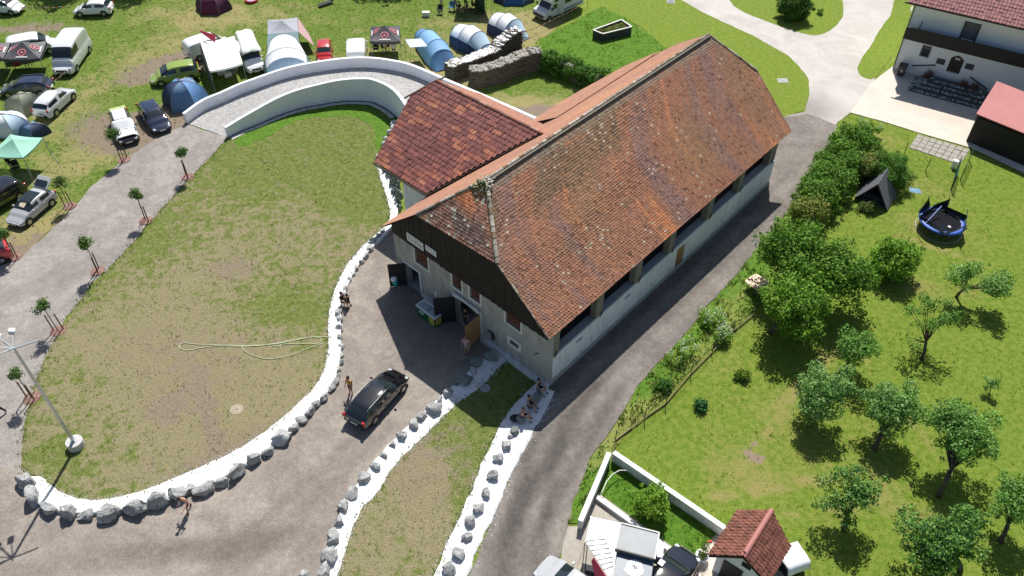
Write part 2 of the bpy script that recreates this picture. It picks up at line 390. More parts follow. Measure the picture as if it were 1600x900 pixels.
# pale paths and drives
sheet('path', gp((940, -140), (1000, -60), (1065, 0), (1090, 15), (1135, 37), (1175, 55), (1200, 69), (1232, 87), (1250, 105), (1264, 125), (1264, 150), (1257, 175), (1228, 181), (1215, 200), (1300, 205), (1310, 190), (1328, 176), (1365, 126), (1425, 15), (1440, -140)), .016, m_path, 1, .08,
      dry=[(1230, 178, 3, 2.5, 30, .9), (1275, 170, 3, 3, 40, .7), (1400, 0, 2, 2, 0, .3)])
sheet('round_lawn', smoothpoly(gp((1120, -60), (1137, 3), (1162, 20), (1200, 34), (1222, 43), (1260, 54), (1277, 56), (1295, 50), (1312, 35), (1320, 20), (1312, -20), (1260, -90)), 2), .024, m_top, 1, .06)
sheet('verge_lawn', smoothpoly(gp((1440, -60), (1428, 0), (1409, 62), (1397, 83), (1380, 105), (1365, 126), (1347, 121), (1339, 112), (1342, 97), (1362, 70), (1375, 45), (1397, 17), (1402, -60)), 1), .024, m_top, 1, .06)
sheet('pavement', gp((1328, 176), (1362, 129), (1400, 100), (1420, 60), (1600, 100), (1700, 160), (1620, 280), (1516, 231), (1434, 207), (1380, 190)), .028, m_pave, 1, .03, dry=[(1480, 190, 3, 1.2, -35, .2), (1500, 175, 2, 2, 0, .25)])
# gravel lane on the left and the yard
sheet('lane', gp((292, 194), (250, 214), (200, 245), (145, 290), (95, 345), (30, 405), (-60, 440), (-260, 520), (-200, 1000), (0, 1000), (10, 760), (35, 745), (38, 660), (55, 600), (80, 540), (105, 495), (140, 447), (190, 400), (245, 335), (300, 275), (356, 215)), .006, m_lane, 1, .15, grid=.5,
      dry=[(105, 420, .5, 14, -52, .5), (140, 420, .5, 14, -52, .45), (30, 560, .6, 10, -15, .4), (200, 320, .5, 8, -45, .4), (90, 600, 2, 5, 0, .2), (50, 850, 8, 1, 20, .35)])
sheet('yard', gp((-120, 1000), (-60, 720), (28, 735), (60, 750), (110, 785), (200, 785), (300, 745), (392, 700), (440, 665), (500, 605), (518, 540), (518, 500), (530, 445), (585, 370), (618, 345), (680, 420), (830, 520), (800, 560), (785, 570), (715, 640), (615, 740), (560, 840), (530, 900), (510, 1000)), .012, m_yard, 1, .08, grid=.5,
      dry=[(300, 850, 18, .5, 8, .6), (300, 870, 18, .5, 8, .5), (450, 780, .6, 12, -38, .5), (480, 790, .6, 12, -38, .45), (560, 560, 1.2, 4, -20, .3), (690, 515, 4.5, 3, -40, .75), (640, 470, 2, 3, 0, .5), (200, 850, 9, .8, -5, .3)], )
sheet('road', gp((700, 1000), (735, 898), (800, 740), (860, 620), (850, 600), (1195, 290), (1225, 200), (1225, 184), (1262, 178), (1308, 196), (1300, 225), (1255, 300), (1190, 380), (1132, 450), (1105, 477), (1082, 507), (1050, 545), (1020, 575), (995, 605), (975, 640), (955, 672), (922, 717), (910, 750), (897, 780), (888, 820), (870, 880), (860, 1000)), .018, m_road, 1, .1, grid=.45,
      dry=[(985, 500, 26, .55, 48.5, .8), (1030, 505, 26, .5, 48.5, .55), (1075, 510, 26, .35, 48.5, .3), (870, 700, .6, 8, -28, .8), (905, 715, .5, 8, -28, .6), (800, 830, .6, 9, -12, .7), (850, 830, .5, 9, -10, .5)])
sheet('truck_yard', gp((868, 1000), (880, 850), (887, 822), (909, 822), (935, 770), (1110, 815), (1150, 850), (1240, 905), (1260, 1000)), .014, M_gravel('truck_yard_gravel', (.36, .33, .28), (.42, .39, .34), (.28, .26, .22)), 1, .08)
sheet('garden_path', gp((932, 783), (940, 775), (1072, 876), (1135, 836), (1160, 850), (1240, 930), (1240, 1000), (1060, 1000), (1060, 895)), .022, m_pave, 1, .01)
# worn lawn islands
ISL = smoothpoly(gp((34, 700), (32, 740), (60, 745), (82, 764), (110, 782), (150, 788), (215, 776), (262, 757), (312, 735), (352, 718), (393, 696), (433, 665), (473, 630), (498, 603), (511, 570), (515, 535), (513, 500), (521, 460), (538, 420), (562, 390), (595, 362), (612, 345), (605, 310), (592, 270), (592, 240), (615, 200), (610, 182), (585, 170), (545, 164), (500, 168), (450, 180), (410, 197), (375, 213), (356, 219), (300, 277), (245, 337), (190, 402), (142, 450), (105, 500), (77, 545), (55, 600), (38, 660)), 1)
sheet('lawn', ISL, .026, m_dry, .8, .14, grid=.6,
      dry=[(480, 180, 16, 1.1, 0, -.55), (420, 205, 6, 1.6, 30, -.5), (580, 185, 5, 2, -30, -.5), (590, 250, 3, 7, 80, -.22), (500, 235, 9, 6, 10, -.12), (400, 260, 8, 6, 20, -.06), (600, 320, 2.5, 5, 80, -.2), (370, 480, 7, 5, 0, -.03), (505, 480, 1.5, 5, 90, -.15), (80, 580, 1.5, 7, 75, -.07), (60, 730, 3, 2, 0, -.05), (100, 700, 1, 1, 0, -.3), (250, 560, 8, 4, 0, .10), (330, 640, 6, 5, 0, .10), (450, 620, 4, 4, 0, .06), (240, 470, 5, 6, 0, .03), (230, 360, 3, 5, 50, -.1), (180, 430, 4, 4, 45, -.05), (300, 450, 5, 4, 0, .05)],
      soil=[(320, 635, .55, 4, 28, .30), (365, 420, 2, 1.2, 0, .2), (262, 642, 1.3, 1.1, 0, .3), (290, 540, 6, 2, 0, .1), (370, 710, 5, 2, 20, .15), (290, 600, 4, 2, 0, .1)])
STR = smoothpoly(gp((786, 560), (757, 600), (725, 622), (707, 635), (687, 657), (668, 676), (635, 705), (612, 732), (590, 770), (562, 797), (550, 830), (537, 865), (528, 905), (515, 1000), (640, 1000), (677, 900), (690, 867), (707, 830), (722, 800), (740, 760), (752, 725), (762, 700), (775, 677), (790, 645), (805, 628), (834, 600), (830, 592)), 1)
sheet('lawn_strip', STR, .030, m_dry, .8, .12,
      dry=[(800, 600, 6, 5, 0, -.6), (745, 660, 3, 3, 0, -.1), (700, 700, 1, 6, -20, .1), (720, 780, 1, 9, 10, -.15), (600, 800, 1, 8, 30, -.1), (640, 800, 4, 6, 20, .12)], soil=[(665, 720, 3, 3, 0, .12)])
# orchard
ORCH = gp((1310, 190), (1328, 177), (1380, 191), (1434, 208), (1516, 232), (1620, 282), (1800, 340), (1900, 1000), (1260, 1000), (1245, 900), (1130, 828), (957, 704), (965, 690), (1190, 500), (1200, 380), (1255, 300), (1300, 225))
sheet('orchard_lawn', ORCH, .004, m_orch, 1.2, .1, grid=.55,
      dry=[(1460, 360, 4, 3, 0, .15), (1400, 300, 6, 2, 0, .1), (1250, 540, 4, 8, 0, .06), (1240, 700, 8, 3, 0, .08), (1150, 740, 3, 3, 0, .08), (1400, 800, 5, 5, 0, .05), (1450, 470, 4, 3, 0, .1), (1540, 250, 8, 3, 0, -.1), (1000, 680, 3, 5, 45, -.1), (1350, 215, 5, 2, -20, .1), (1450, 385, .25, 5, 60, .25), (1300, 560, .2, 7, -50, .2), (1240, 620, .2, 8, -40, .2), (1220, 760, 6, .2, 10, .25), (1250, 800, 7, .2, 12, .2), (1410, 640, .25, 7, 15, .18), (1490, 560, 6, 6, 0, -.1), (1580, 700, 5, 9, 0, -.15)],
      soil=[(1168, 706, .5, .4, 0, .45), (1185, 718, .8, .5, 20, .45), (1180, 690, .5, .4, 0, .4), (1176, 460, 1, 2, 45, .2), (1370, 245, 1, 2, -30, .3), (1462, 352, 2.2, 1.3, 0, .1)])
VERGE = gp((1300, 225), (1255, 300), (1190, 380), (1134, 450), (1108, 477), (1084, 507), (1052, 545), (1022, 575), (997, 605), (977, 640), (957, 672), (924, 717), (911, 750), (899, 780), (888, 818), (908, 818), (958, 705), (990, 665), (1035, 625), (1080, 575), (1112, 545), (1150, 515), (1195, 470), (1215, 395), (1300, 290), (1330, 230))
sheet('verge', VERGE, .024, m_meadow, .8, .16, dry=[(1120, 520, 2, 10, -40, .3), (1000, 665, 1.5, 3, -40, .3), (960, 690, 1.5, 3, -40, .35), (1270, 290, 2, 6, -40, .3)])
WG = gp((957, 712), (1128, 832), (1118, 836), (1078, 874), (938, 772))
sheet('walled_lawn', WG, .03, m_green, .8, .02)
# white gravel bands, crowned a little towards the boulders
m_peb = M_attr('loose_pebble', .9, .2, .2, 20)
WP = [(.82, .82, .82), (.7, .7, .7), (.9, .9, .9), (.5, .49, .47)]
def band(name, inner, outer, hz):
    "strip between two pixel polylines of equal length"
    a = smoothpoly(gp(*inner), 2, False); b = smoothpoly(gp(*outer), 2, False)
    pebbles('pebbles', a, .13, 22, .035, WP, 3, .035, mat=m_peb); pebbles('pebbles', b, .16, 26, .035, WP, 4, .02, mat=m_peb)
    def at(P, t):
        L = [0]; 
        for i in range(1, len(P)): L.append(L[-1] + (P[i] - P[i - 1]).length)
        s = t * L[-1]
        for i in range(1, len(P)):
            if L[i] >= s - 1e-9: return P[i - 1].lerp(P[i], (s - L[i - 1]) / max(1e-9, L[i] - L[i - 1]))
        return P[-1]
    n = int(max(40, sum((a[i] - a[i - 1]).length for i in range(1, len(a))) / .35)); k = 6; V = []; Fs = []
    for i in range(n + 1):
        p, q = at(a, i / n), at(b, i / n); e = q - p
        for j in range(k + 1):
            t = j / k; jj = (noise.noise(Vector((p.x * 1.7, p.y * 1.7, j * 3.0))) * .14) if j in (0, k) else 0
            x = p + e * t + e.normalized() * jj
            z = .034 + hz * (t ** 1.5) + .04 * noise.noise(Vector((x.x * 2.2, x.y * 2.2, 0))) * (t > 0) * (t < 1)
            V.append((x.x, x.y, z if t < 1 or hz == 0 else z))
    for i in range(n):
        for j in range(k):
            o = i * (k + 1) + j; Fs.append((o, o + 1, o + k + 2, o + k + 1))
    # outer skirt
    o0 = len(V); V += [(V[i * (k + 1) + k][0], V[i * (k + 1) + k][1], 0) for i in range(n + 1)]
    Fs += [(i * (k + 1) + k, o0 + i, o0 + i + 1, (i + 1) * (k + 1) + k) for i in range(n)]
    o = rmesh(name, V, Fs, m_white, None, None, 'structure', True)
    me = o.data
    bm = bmesh.new(); bm.from_mesh(me); bmesh.ops.recalc_face_normals(bm, faces=bm.faces)
    if sum(f.normal.z for f in bm.faces) < 0: bmesh.ops.reverse_faces(bm, faces=bm.faces)
    bm.to_mesh(me); bm.free(); return o
band('white_gravel_band', [(64, 744), (82, 761), (110, 778), (150, 783), (215, 771), (262, 752), (312, 730), (352, 713), (392, 691), (432, 661), (472, 626), (497, 600), (510, 570), (514, 535), (512, 500), (520, 460), (537, 420), (561, 390), (594, 361), (612, 343), (606, 312), (593, 276), (588, 240)],
     [(36, 748), (48, 788), (100, 803), (150, 806), (222, 793), (276, 778), (326, 762), (364, 742), (408, 716), (444, 683), (485, 647), (516, 612), (530, 578), (535, 540), (532, 505), (536, 464), (552, 430), (576, 394), (602, 372), (622, 345), (622, 318), (612, 285), (606, 250)], .22)
band('white_gravel_band', [(806, 556), (785, 566), (757, 601), (725, 623), (707, 636), (687, 658), (668, 677), (635, 706), (612, 733), (590, 770), (562, 798), (550, 830), (537, 865), (526, 905), (512, 980)],
     [(784, 543), (765, 553), (738, 579), (706, 606), (690, 620), (667, 641), (648, 660), (615, 689), (596, 709), (570, 744), (546, 776), (529, 806), (516, 845), (503, 889), (480, 960)], .15)
band('white_gravel_band', [(836, 600), (806, 630), (791, 647), (776, 678), (763, 701), (752, 726), (740, 761), (722, 801), (707, 831), (690, 868), (678, 900), (655, 970)],
     [(866, 612), (852, 646), (838, 664), (824, 695), (811, 715), (797, 745), (785, 775), (775, 800), (757, 838), (742, 867), (731, 900), (708, 970)], 0.0)

for P_, sd_, cs in ((VERGE[:14], 5, [(.34, .31, .28), (.26, .24, .22), (.5, .47, .43)]), (gp((1300, 225), (1255, 300), (1190, 380), (1134, 450)), 6, [(.4, .36, .32), (.3, .27, .24)])):
    pebbles('pebbles', P_, .22, 14, .035, cs, sd_, .02, mat=m_peb)
pebbles('pebbles', ISL, .2, 8, .035, [(.36, .33, .3), (.28, .26, .23)], 8, .028, True, mat=m_peb)

sheet('lawn_edge_grass', smoothpoly(gp((360, 219), (385, 205), (412, 191), (452, 175), (500, 165), (545, 161), (584, 167), (606, 184), (612, 200), (596, 240), (586, 236), (590, 205), (570, 188), (535, 182), (490, 184), (450, 194), (420, 212), (380, 232)), 1), .034, m_meadow, .5, .35)
# ---------------------------------------------------------------- tiled slopes
def clampc(c): return tuple(max(0.005, x) for x in c)
def tile_slope(name, zs, Lf, Rf, rowh, tw, colf, mat, parent, thick=.03, shape='beaver', sag=0.0, up=None, seed=1, gap=.012, over=.0, jit=.012):
    """rows of tiles between two boundary curves. Lf(t), Rf(t) give the two ends of the course line at t in 0..1
    (0 eave, 1 ridge). Every tile is its own little slab with a raised lower edge."""
    rs = random.Random(seed); V = []; Fc = []; C = []
    L0, R0, L1, R1 = Lf(0), Rf(0), Lf(1), Rf(1)
    slope_len = ((L1 + R1) / 2 - (L0 + R0) / 2).length
    n = max(2, int(slope_len / rowh)); ts = [i / n for i in range(n + 1)]
    for r in range(n):
        a0, b0, a1, b1 = Lf(ts[r]), Rf(ts[r]), Lf(ts[r + 1]), Rf(ts[r + 1])
        d0 = b0 - a0; W0 = d0.length
        if W0 < .05: continue
        x = d0.normalized(); upv = (a1 - a0) - x * (a1 - a0).dot(x)
        if upv.length < 1e-4: upv = (b1 - b0) - x * (b1 - b0).dot(x)
        rl = upv.length; y = upv.normalized(); nn = x.cross(y)
        if nn.z < 0: nn = -nn
        m = max(1, round(W0 / tw)); cw = W0 / m; off = (.5 if r % 2 and shape == 'beaver' else 0)
        # how the ends move towards the next course
        la = (a1 - a0).dot(x); lb = (b1 - b0).dot(x)
        for k in range(-1 if off else 0, m):
            u0 = (k + off) * cw; u1 = u0 + cw
            u0, u1 = max(u0, 0), min(u1, W0)
            if u1 - u0 < cw * .2: continue
            um = (u0 + u1) / 2
            tt = max(la, min(um, W0 + lb)) 
            if um < la - cw or um > W0 + lb + cw: 
                pass
            lift = thick * (.75 + .5 * rs.random()); e = gap; sl = rs.uniform(-jit, jit)
            p = a0 + x * um + nn * (sag * noise.noise(Vector((um * .12, r * .1, seed))) ) + y * sl
            w2 = (u1 - u0) / 2 - e / 2
            top = min(rl * 1.12, rl * 1.12)
            # trim the tile's head where the slope narrows
            uL = max(u0, la * 1.0) if la > 0 else u0; uR = min(u1, W0 + lb) if lb < 0 else u1
            hl, hr = (uL - um) + e / 2, (uR - um) - e / 2
            if hr <= hl: hl = hr = (max(min(0, uR - um), uL - um) if la > 0 or lb < 0 else 0)
            o = len(V)
            if shape == 'beaver':
                bot = [(-w2, .02), (-w2 * .6, -.03 * rowh / .16), (0, -.05 * rowh / .16), (w2 * .6, -.03 * rowh / .16), (w2, .02)]
                hs = [lift] * 5
            elif shape == 'pan':
                bot = [(-w2, -.02), (-w2 * .45, -.02), (0, -.02), (w2 * .5, -.02), (w2, -.02)]
                hs = [lift * .9, lift * .8, lift * 1.0, lift * 1.35, lift * 1.0]
            nb = len(bot)
            V += [p + x * bx + y * by + nn * h for (bx, by), h in zip(bot, hs)]
            V += [p + x * bx + y * (by + .004) + nn * (-.01) for bx, by in bot]
            if shape == 'pan':
                xs_ = [hl, hl + (hr - hl) * .28, (hl + hr) / 2, hl + (hr - hl) * .75, hr]
                V += [p + x * hx + y * top + nn * h * .55 for hx, h in zip(xs_, hs)]
                Fc += [(o + i, o + i + 1, o + 2 * nb + i + 1, o + 2 * nb + i) for i in range(nb - 1)]
                na = 3 * nb
            else:
                V += [p + x * hr + y * top + nn * .006, p + x * hl + y * top + nn * .006]
                Fc.append(tuple(range(o, o + nb)) + (o + 2 * nb, o + 2 * nb + 1)); na = 2 * nb + 2
            Fc += [(o + nb + i, o + nb + i + 1, o + i + 1, o + i) for i in range(nb - 1)]
            c = clampc(colf(um, um / max(W0, .01), (r + .5) / n, rs, p)); C += [c] * na
    return rmesh(name, [tuple(v) for v in V], Fc, mat, np.array(C), parent, 'stuff')
def ridge_caps(name_parent, a, b, r, cl, cols, mat, seed=2, name='ridge_tile'):
    "half-round caps along a line, each slightly proud of the next: one joined part"
    a, b = Vector(a), Vector(b); L = (b - a).length; n = int(L / cl); d = (b - a).normalized(); s = d.cross(Vector((0, 0, 1))).normalized(); u = s.cross(d)
    rs = random.Random(seed); mb = MB(); mb.cc = (0, 0, 0)
    for i in range(n):
        mb.cc = tint(rs.choice(cols), .7, 1.25, rs)
        p0 = a + d * (i * L / n) + u * rs.uniform(-.01, .015); p1 = p0 + d * (L / n * 1.06); R1, R2 = r * 1.12, r * .92; K = 6
        rr = []
        for p, q in ((p0, R1), (p1, R2)):
            rr.append([p + s * math.cos(math.pi * j / K) * q + u * (math.sin(math.pi * j / K) * q * .8 - r * .35) for j in range(K + 1)])
        mb.rings(rr, 0, False, False); mb.add(rr[0], [tuple(range(K + 1))])
    return mb.build(name, mat, name_parent, kind='stuff')
# ---------------------------------------------------------------- the barn
O0 = Vector((2.218, 34.427)); UA = R(48.54); U = Vector((math.cos(UA), math.sin(UA))); Vv = Vector((-U.y, U.x))
def W(a, b, z=0.0): q = O0 + U * a + Vv * b; return Vector((q.x, q.y, z))
def wall_open(name, p0, p1, z0, z1, th, ops, mat, parent, side=1):
    "a straight wall with rectangular openings, thickness to the left of p0->p1 when side=1"
    p0, p1 = Vector(p0[:2]), Vector(p1[:2]); L = (p1 - p0).length; d = (p1 - p0) / L; n = Vector((-d.y, d.x)) * side
    S = sorted({0, L, *[min(max(q, 0), L) for o in ops for q in o[:2]]}); Z = sorted({z0, z1, *[min(max(q, z0), z1) for o in ops for q in o[2:]]})
    mb = MB(); an = math.atan2(d.y, d.x)
    for i in range(len(S) - 1):
        for j in range(len(Z) - 1):
            sm, zm = (S[i] + S[i + 1]) / 2, (Z[j] + Z[j + 1]) / 2
            if S[i + 1] - S[i] < 1e-4 or Z[j + 1] - Z[j] < 1e-4: continue
            if any(o[0] < sm < o[1] and o[2] < zm < o[3] for o in ops): continue
            c = p0 + d * sm + n * th / 2
            mb.box((c.x, c.y, zm), (S[i + 1] - S[i], th, Z[j + 1] - Z[j]), an)
    return mb.build(name, mat, parent)
m_plaster = M_wall('grey_plaster', (.42, .41, .39), (.33, .325, .31), (.20, .19, .175), .7)
m_limew = M_wall('lime_washed_wall', (.86, .88, .89), (.80, .83, .84), (.42, .43, .40), .45)
m_plinth = M('pale_plinth', (.62, .65, .67), .9, (.42, .44, .45), 1.5, .08, .3)
m_board = M('weathered_black_board', (.013, .010, .009), .9, (.034, .021, .016), 5, .3, .3)
m_trim = M('white_window_trim', (.66, .65, .60), .8, None, 3, .06)
m_dark = M('dark_interior', (.012, .012, .014), .9)
m_brick = M('red_lattice_brick', (.24, .075, .05), .85, (.36, .16, .10), 9, .2, .3)
m_stone = M('old_stone', (.30, .27, .22), .9, (.18, .16, .13), 3, .25, .6)
m_deck = M('roof_underside_boards', (.10, .07, .05), .85, None, 3, .2)
m_tile = M_attr('clay_tile', .85, .25, .3, 30)
m_blackd = M('black_door_paint', (.018, .018, .02), .55, None, 3, .15)
m_brownd = M('brown_door_wood', (.42, .23, .10), .6, (.33, .17, .07), 3, .15, .2)
m_iron = M('rusty_iron', (.05, .04, .035), .7)
m_conc = M('grey_concrete', (.42, .42, .41), .9, (.33, .33, .32), 2, .1, .3)

barn = thing('barn', 'long old barn with a patchy red-brown tiled half-hipped roof and black boarded gable', 'barn', W(0, 0), 0)
BI = Matrix.Translation(-W(0, 0))
def bb(o):            # parts were written in world metres: keep them there under the empty
    o.matrix_parent_inverse = BI; return o
FP0, FP1 = W(0, 0), W(.76, 14.75); fd = (FP1 - FP0).normalized()
def fw(px, py, off=0.0):
    n = Vector((fd.y, -fd.x, 0))
    if n.dot(Vector((0, -1, 0))) < 0: n = -n
    return onwall(px, py, FP0 + n * off, fd)
FN = Vector((fd.y, -fd.x, 0)); FN = FN if FN.y < 0 else -FN     # outward normal of the front wall
def fpt(s, z, off=0.0): q = FP0 + fd * s + FN * off; return Vector((q.x, q.y, z))
def frect(pxs, off=0):
    q = [fw(*p, off) for p in pxs]; return min(a[0] for a in q), max(a[0] for a in q), min(a[1] for a in q), max(a[1] for a in q)
WIN = []
for L_, R_ in (((648, 386, 650, 410), (668, 399, 670, 421)), ((706, 425, 708, 447), (721, 434, 722, 455)), ((734, 442, 735, 463), (750, 454, 751, 476)), ((790, 480, 791, 503), (814, 497, 814, 518))):
    sL = (fw(L_[0], L_[1])[0] + fw(L_[2], L_[3])[0]) / 2; sR = (fw(R_[0], R_[1])[0] + fw(R_[2], R_[3])[0]) / 2
    zb = (fw(L_[2], L_[3])[1] + fw(R_[2], R_[3])[1]) / 2
    WIN.append((min(sL, sR), max(sL, sR), zb, 4.5))
md = (fw(751, 510)[0], fw(713, 490)[0]); MD = (min(md), max(md), 0, 2.75)
sd_ = (fw(657, 445)[0], fw(637, 440)[0]); SD = (min(sd_), max(sd_), 0, 2.2)
w5 = frect([(797, 531), (811, 543)]); w6 = frect([(761, 513), (772, 525)])
W5 = (w5[0], w5[1], (w5[2] + w5[3]) / 2 - .2, (w5[2] + w5[3]) / 2 + .2); W6 = (w6[0], w6[1], (w6[2] + w6[3]) / 2 - .2, (w6[2] + w6[3]) / 2 + .2)
print('WIN', WIN, MD, SD, W5, W6)
LEN = 14.77
bb(wall_open('front_wall', FP0, FP1, 0, 4.58, .5, WIN + [MD, SD, W5, W6], m_plaster, barn, -1))
def frame(par, s0, s1, z0, z1, wd=.14, dp=.035, mat=None, sides='lrbt'):
    mat = mat or m_trim; mb = MB()
    a = math.atan2(fd.y, fd.x)
    def bx(sa, sb, za, zb): c = fpt((sa + sb) / 2, (za + zb) / 2, dp / 2 - .004); mb.box(c, (sb - sa, dp + .05, zb - za), a)
    if 'l' in sides: bx(s0 - wd, s0, z0, z1)
    if 'r' in sides: bx(s1, s1 + wd, z0, z1)
    if 'b' in sides: bx(s0 - wd, s1 + wd, z0 - wd, z0)
    if 't' in sides: bx(s0 - wd, s1 + wd, z1, z1 + wd)
    return bb(mb.build('window_frame', mat, par))
for i, (s0, s1, z0, z1) in enumerate(WIN):
    wn = MB(); q = fpt((s0 + s1) / 2, (z0 + z1) / 2, -.42); wn.box(q, (s1 - s0 + .1, .04, z1 - z0 + .1), math.atan2(fd.y, fd.x))
    wo = bb(wn.build('lattice_window', m_dark, barn)); frame(wo, s0, s1, z0, z1, sides='lrb').matrix_parent_inverse = Matrix.Identity(4)
    lb = MB(); nx = max(3, int((s1 - s0) / .2)); nz = max(3, int((z1 - z0) / .17))
    for r_ in range(nz + 1):
        for c_ in range(nx + 1):
            s = s0 + (c_ + (.5 if r_ % 2 else 0)) * (s1 - s0) / (nx + .5) ; z = z0 + r_ * (z1 - z0) / (nz + 1) + .06
            if s0 - .02 < s < s1 + .02: lb.box(fpt(s, z, -.12), (.125, .08, .06), math.atan2(fd.y, fd.x) + .0)
    o = lb.build('lattice_brick', m_brick, wo, kind='stuff')
for (s0, s1, z0, z1), nm in ((W5, 1), (W6, 0)):
    wn = MB(); wn.box(fpt((s0 + s1) / 2, (z0 + z1) / 2, -.3), (s1 - s0 + .1, .04, z1 - z0 + .1), math.atan2(fd.y, fd.x))
    wo = bb(wn.build('small_window', m_dark, barn))
    if nm: frame(wo, s0, s1, z0, z1, .22).matrix_parent_inverse = Matrix.Identity(4)
    else:
        x = MB(); x.box(fpt(s0 + .05, z0 + .0, .05), (.3, .12, .5), math.atan2(fd.y, fd.x)); x.build('vent_flap', m_iron, wo)
# doorways: jambs, lintel, dark room behind, leaves standing open
dr = MB(); c = fpt((MD[0] + MD[1]) / 2, 0, 0); an = math.atan2(fd.y, fd.x)
for (s0, s1, z0, z1), nm in ((MD, 'main_doorway'), (SD, 'side_doorway')):
    fr = MB()
    for sa, sb, za, zb in ((s0 - .22, s0, 0, z1), (s1, s1 + .22, 0, z1)):
        fr.box(fpt((sa + sb) / 2, (za + zb) / 2, .015), (sb - sa, .09, zb - za), an)
    if nm[0] == 'm':      # flat segmental arch
        K = 8
        for k in range(K):
            t0, t1 = k / K, (k + 1) / K; f_ = lambda t: z1 - .25 + .25 * math.sin(math.pi * (.12 + .76 * t))
            sa, sb = s0 + (s1 - s0) * t0, s0 + (s1 - s0) * t1
            pa, pb = fpt(sa, f_(t0), .06), fpt(sb, f_(t1), .06); pc, pd_ = fpt(sb, z1 + .2, .06), fpt(sa, z1 + .2, .06)
            fr.panel(pa, pb, pc, pd_, .14)
    else: fr.box(fpt((s0 + s1) / 2, z1 + .11, .015), (s1 - s0 + .44, .09, .22), an)
    bb(fr.build('door_frame', m_plinth, barn))
    bk = MB(); bk.box(fpt((s0 + s1) / 2, .02, -2.4), (s1 - s0 + 1.5, 4.6, .04), an)
    bb(bk.build('floor_inside', m_conc, barn))
def leaf(p, q, z0, z1, mat, name='door'):
    mb = MB(); p, q = Vector(p), Vector(q); mid = (p + q) / 2; L = (q - p).length; a = ang(p, q)
    mb.box((mid.x, mid.y, (z0 + z1) / 2), (L, .06, z1 - z0), a); o = bb(mb.build(name, mat, barn))
    k = MB(); t = Vector((math.cos(a), math.sin(a), 0)); nn = Vector((-t.y, t.x, 0))
    for zz in (z0 + .25, z1 - .25, (z0 + z1) / 2):
        k.box((mid.x, mid.y, zz), (L * .96, .085, .09), a)
    k.build('door_rail', mat, o); hb = MB(); e = p + (q - p) * .9; hb.box((e.x, e.y, 1.1), (.05, .16, .05), a); hb.build('door_handle', m_iron, o); return o
leaf(fpt(MD[0] + .02, 0, .05), fpt(MD[0] - .1, 0, 1.45), .06, 2.45, m_brownd)
leaf(fpt(MD[1] - .02, 0, .05), fpt(MD[1] + .85, 0, 1.25), .06, 2.5, m_blackd)
lf = leaf(fpt(SD[1] - .02, 0, .05), fpt(SD[1] + .75, 0, 1.05), .06, 2.2, m_blackd)
nb = MB(); q = fpt(SD[1] + .38, 1.75, .62); nb.box(q, (.22, .12, .26), math.atan2(1.05, -.75) + an - math.pi / 2 + .9); 
ps = MB(); ps.box(fpt(fw(681, 459)[0], fw(681, 459)[1], .012), (.3, .02, .42), an); bb(ps.build('notice', m_trim, barn))
# plinth
pl = MB(); pl.box(fpt(MD[0] / 2 - .16, .3, .1), (MD[0] - .22 + .3, .2, .6), an)
bb(pl.build('plinth', m_plinth, barn)); pl = MB(); pl.box(fpt((MD[1] + SD[0]) / 2, .2, .05), (SD[0] - MD[1] - .5, .1, .4), an)
bb(pl.build('plinth', m_plinth, barn))
# right-hand wall: lime washed below, stone piers above
RP0, RP1 = W(0, 0), W(28.9, 0); rd = (RP1 - RP0).normalized()
def rw(px, py): return onwall(px, py, RP0, rd)
rdoor = (rw(1056, 405)[0], rw(1070, 390)[0]); rwins = [rw(906, 524), rw(981, 461), rw(926, 504)]
ops = [(min(rdoor) - .25, min(rdoor) + .9, 0, 2.1)] + [(q[0] - .6, q[0] + .1, 1.75, 2.05) for q in rwins[:2]]
bb(wall_open('side_wall', RP0 + Vector((U.x, U.y, 0)) * .25, RP1, 0, 2.45, .6, ops, m_limew, barn, 1))
dd = MB(); q = W(ops[0][0] + .82, .12); dd.box((q.x, q.y, 1.02), (1.1, .08, 2.0), UA); bb(dd.build('side_door', m_brownd, barn))
for o_ in ops[1:]:
    q = W((o_[0] + o_[1]) / 2 + .25, .4); x = MB(); x.box((q.x, q.y, 1.9), (.8, .04, .4), UA); bb(x.build('vent_slot', m_dark, barn))
base = MB(); q = W(14.45, -.04); base.box((q.x, q.y, .18), (28.9, .1, .36), UA); bb(base.build('wall_foot', M('stained_wall_foot', (.46, .47, .42), .95, (.33, .34, .29), 2, .15, .4), barn))
led = MB(); q = W(14.6, .33); led.box((q.x, q.y, 2.49), (28.5, .55, .08), UA); bb(led.build('ledge', m_conc, barn))
piers = [0.62] + [rw(*p)[0] for p in ((938, 478), (1000, 415), (1052, 374), (1112, 320), (1160, 279))] + [28.25]
print('PIERS', piers)
for s in piers:
    wd = 1.1 if s in (piers[0], piers[-1]) else .75
    q = W(s, .26); x = MB(); x.box((q.x, q.y, 3.55), (wd, .5, 2.05), UA)
    po = bb(x.build('stone_pier', m_stone, barn, bevel=.03)); y = MB()
    q = W(s + wd * .25, -.02); 
    for zz, l_ in ((2.62, .5),): y.beam(W(s + .1, -.03, zz - .25), W(s + .28, -.03, zz + .25), .05, .04); y.beam(W(s + .32, -.03, zz - .12), W(s + .08, -.03, zz + .12), .05, .04)
    y.build('wall_anchor', m_iron, po)
y = MB(); ss = fw(838, 553); y.beam(fpt(ss[0] + .15, ss[1] - .2, .04), fpt(ss[0] - .15, ss[1] + .2, .04), .05, .05); bb(y.build('wall_anchor', m_iron, barn))
x = MB(); q = W(15.2, 7.4); x.box((q.x, q.y, 2.35), (26.6, 13.8, .1), UA); bb(x.build('loft_floor', M('loft_boards', (.07, .06, .05), .9), barn))
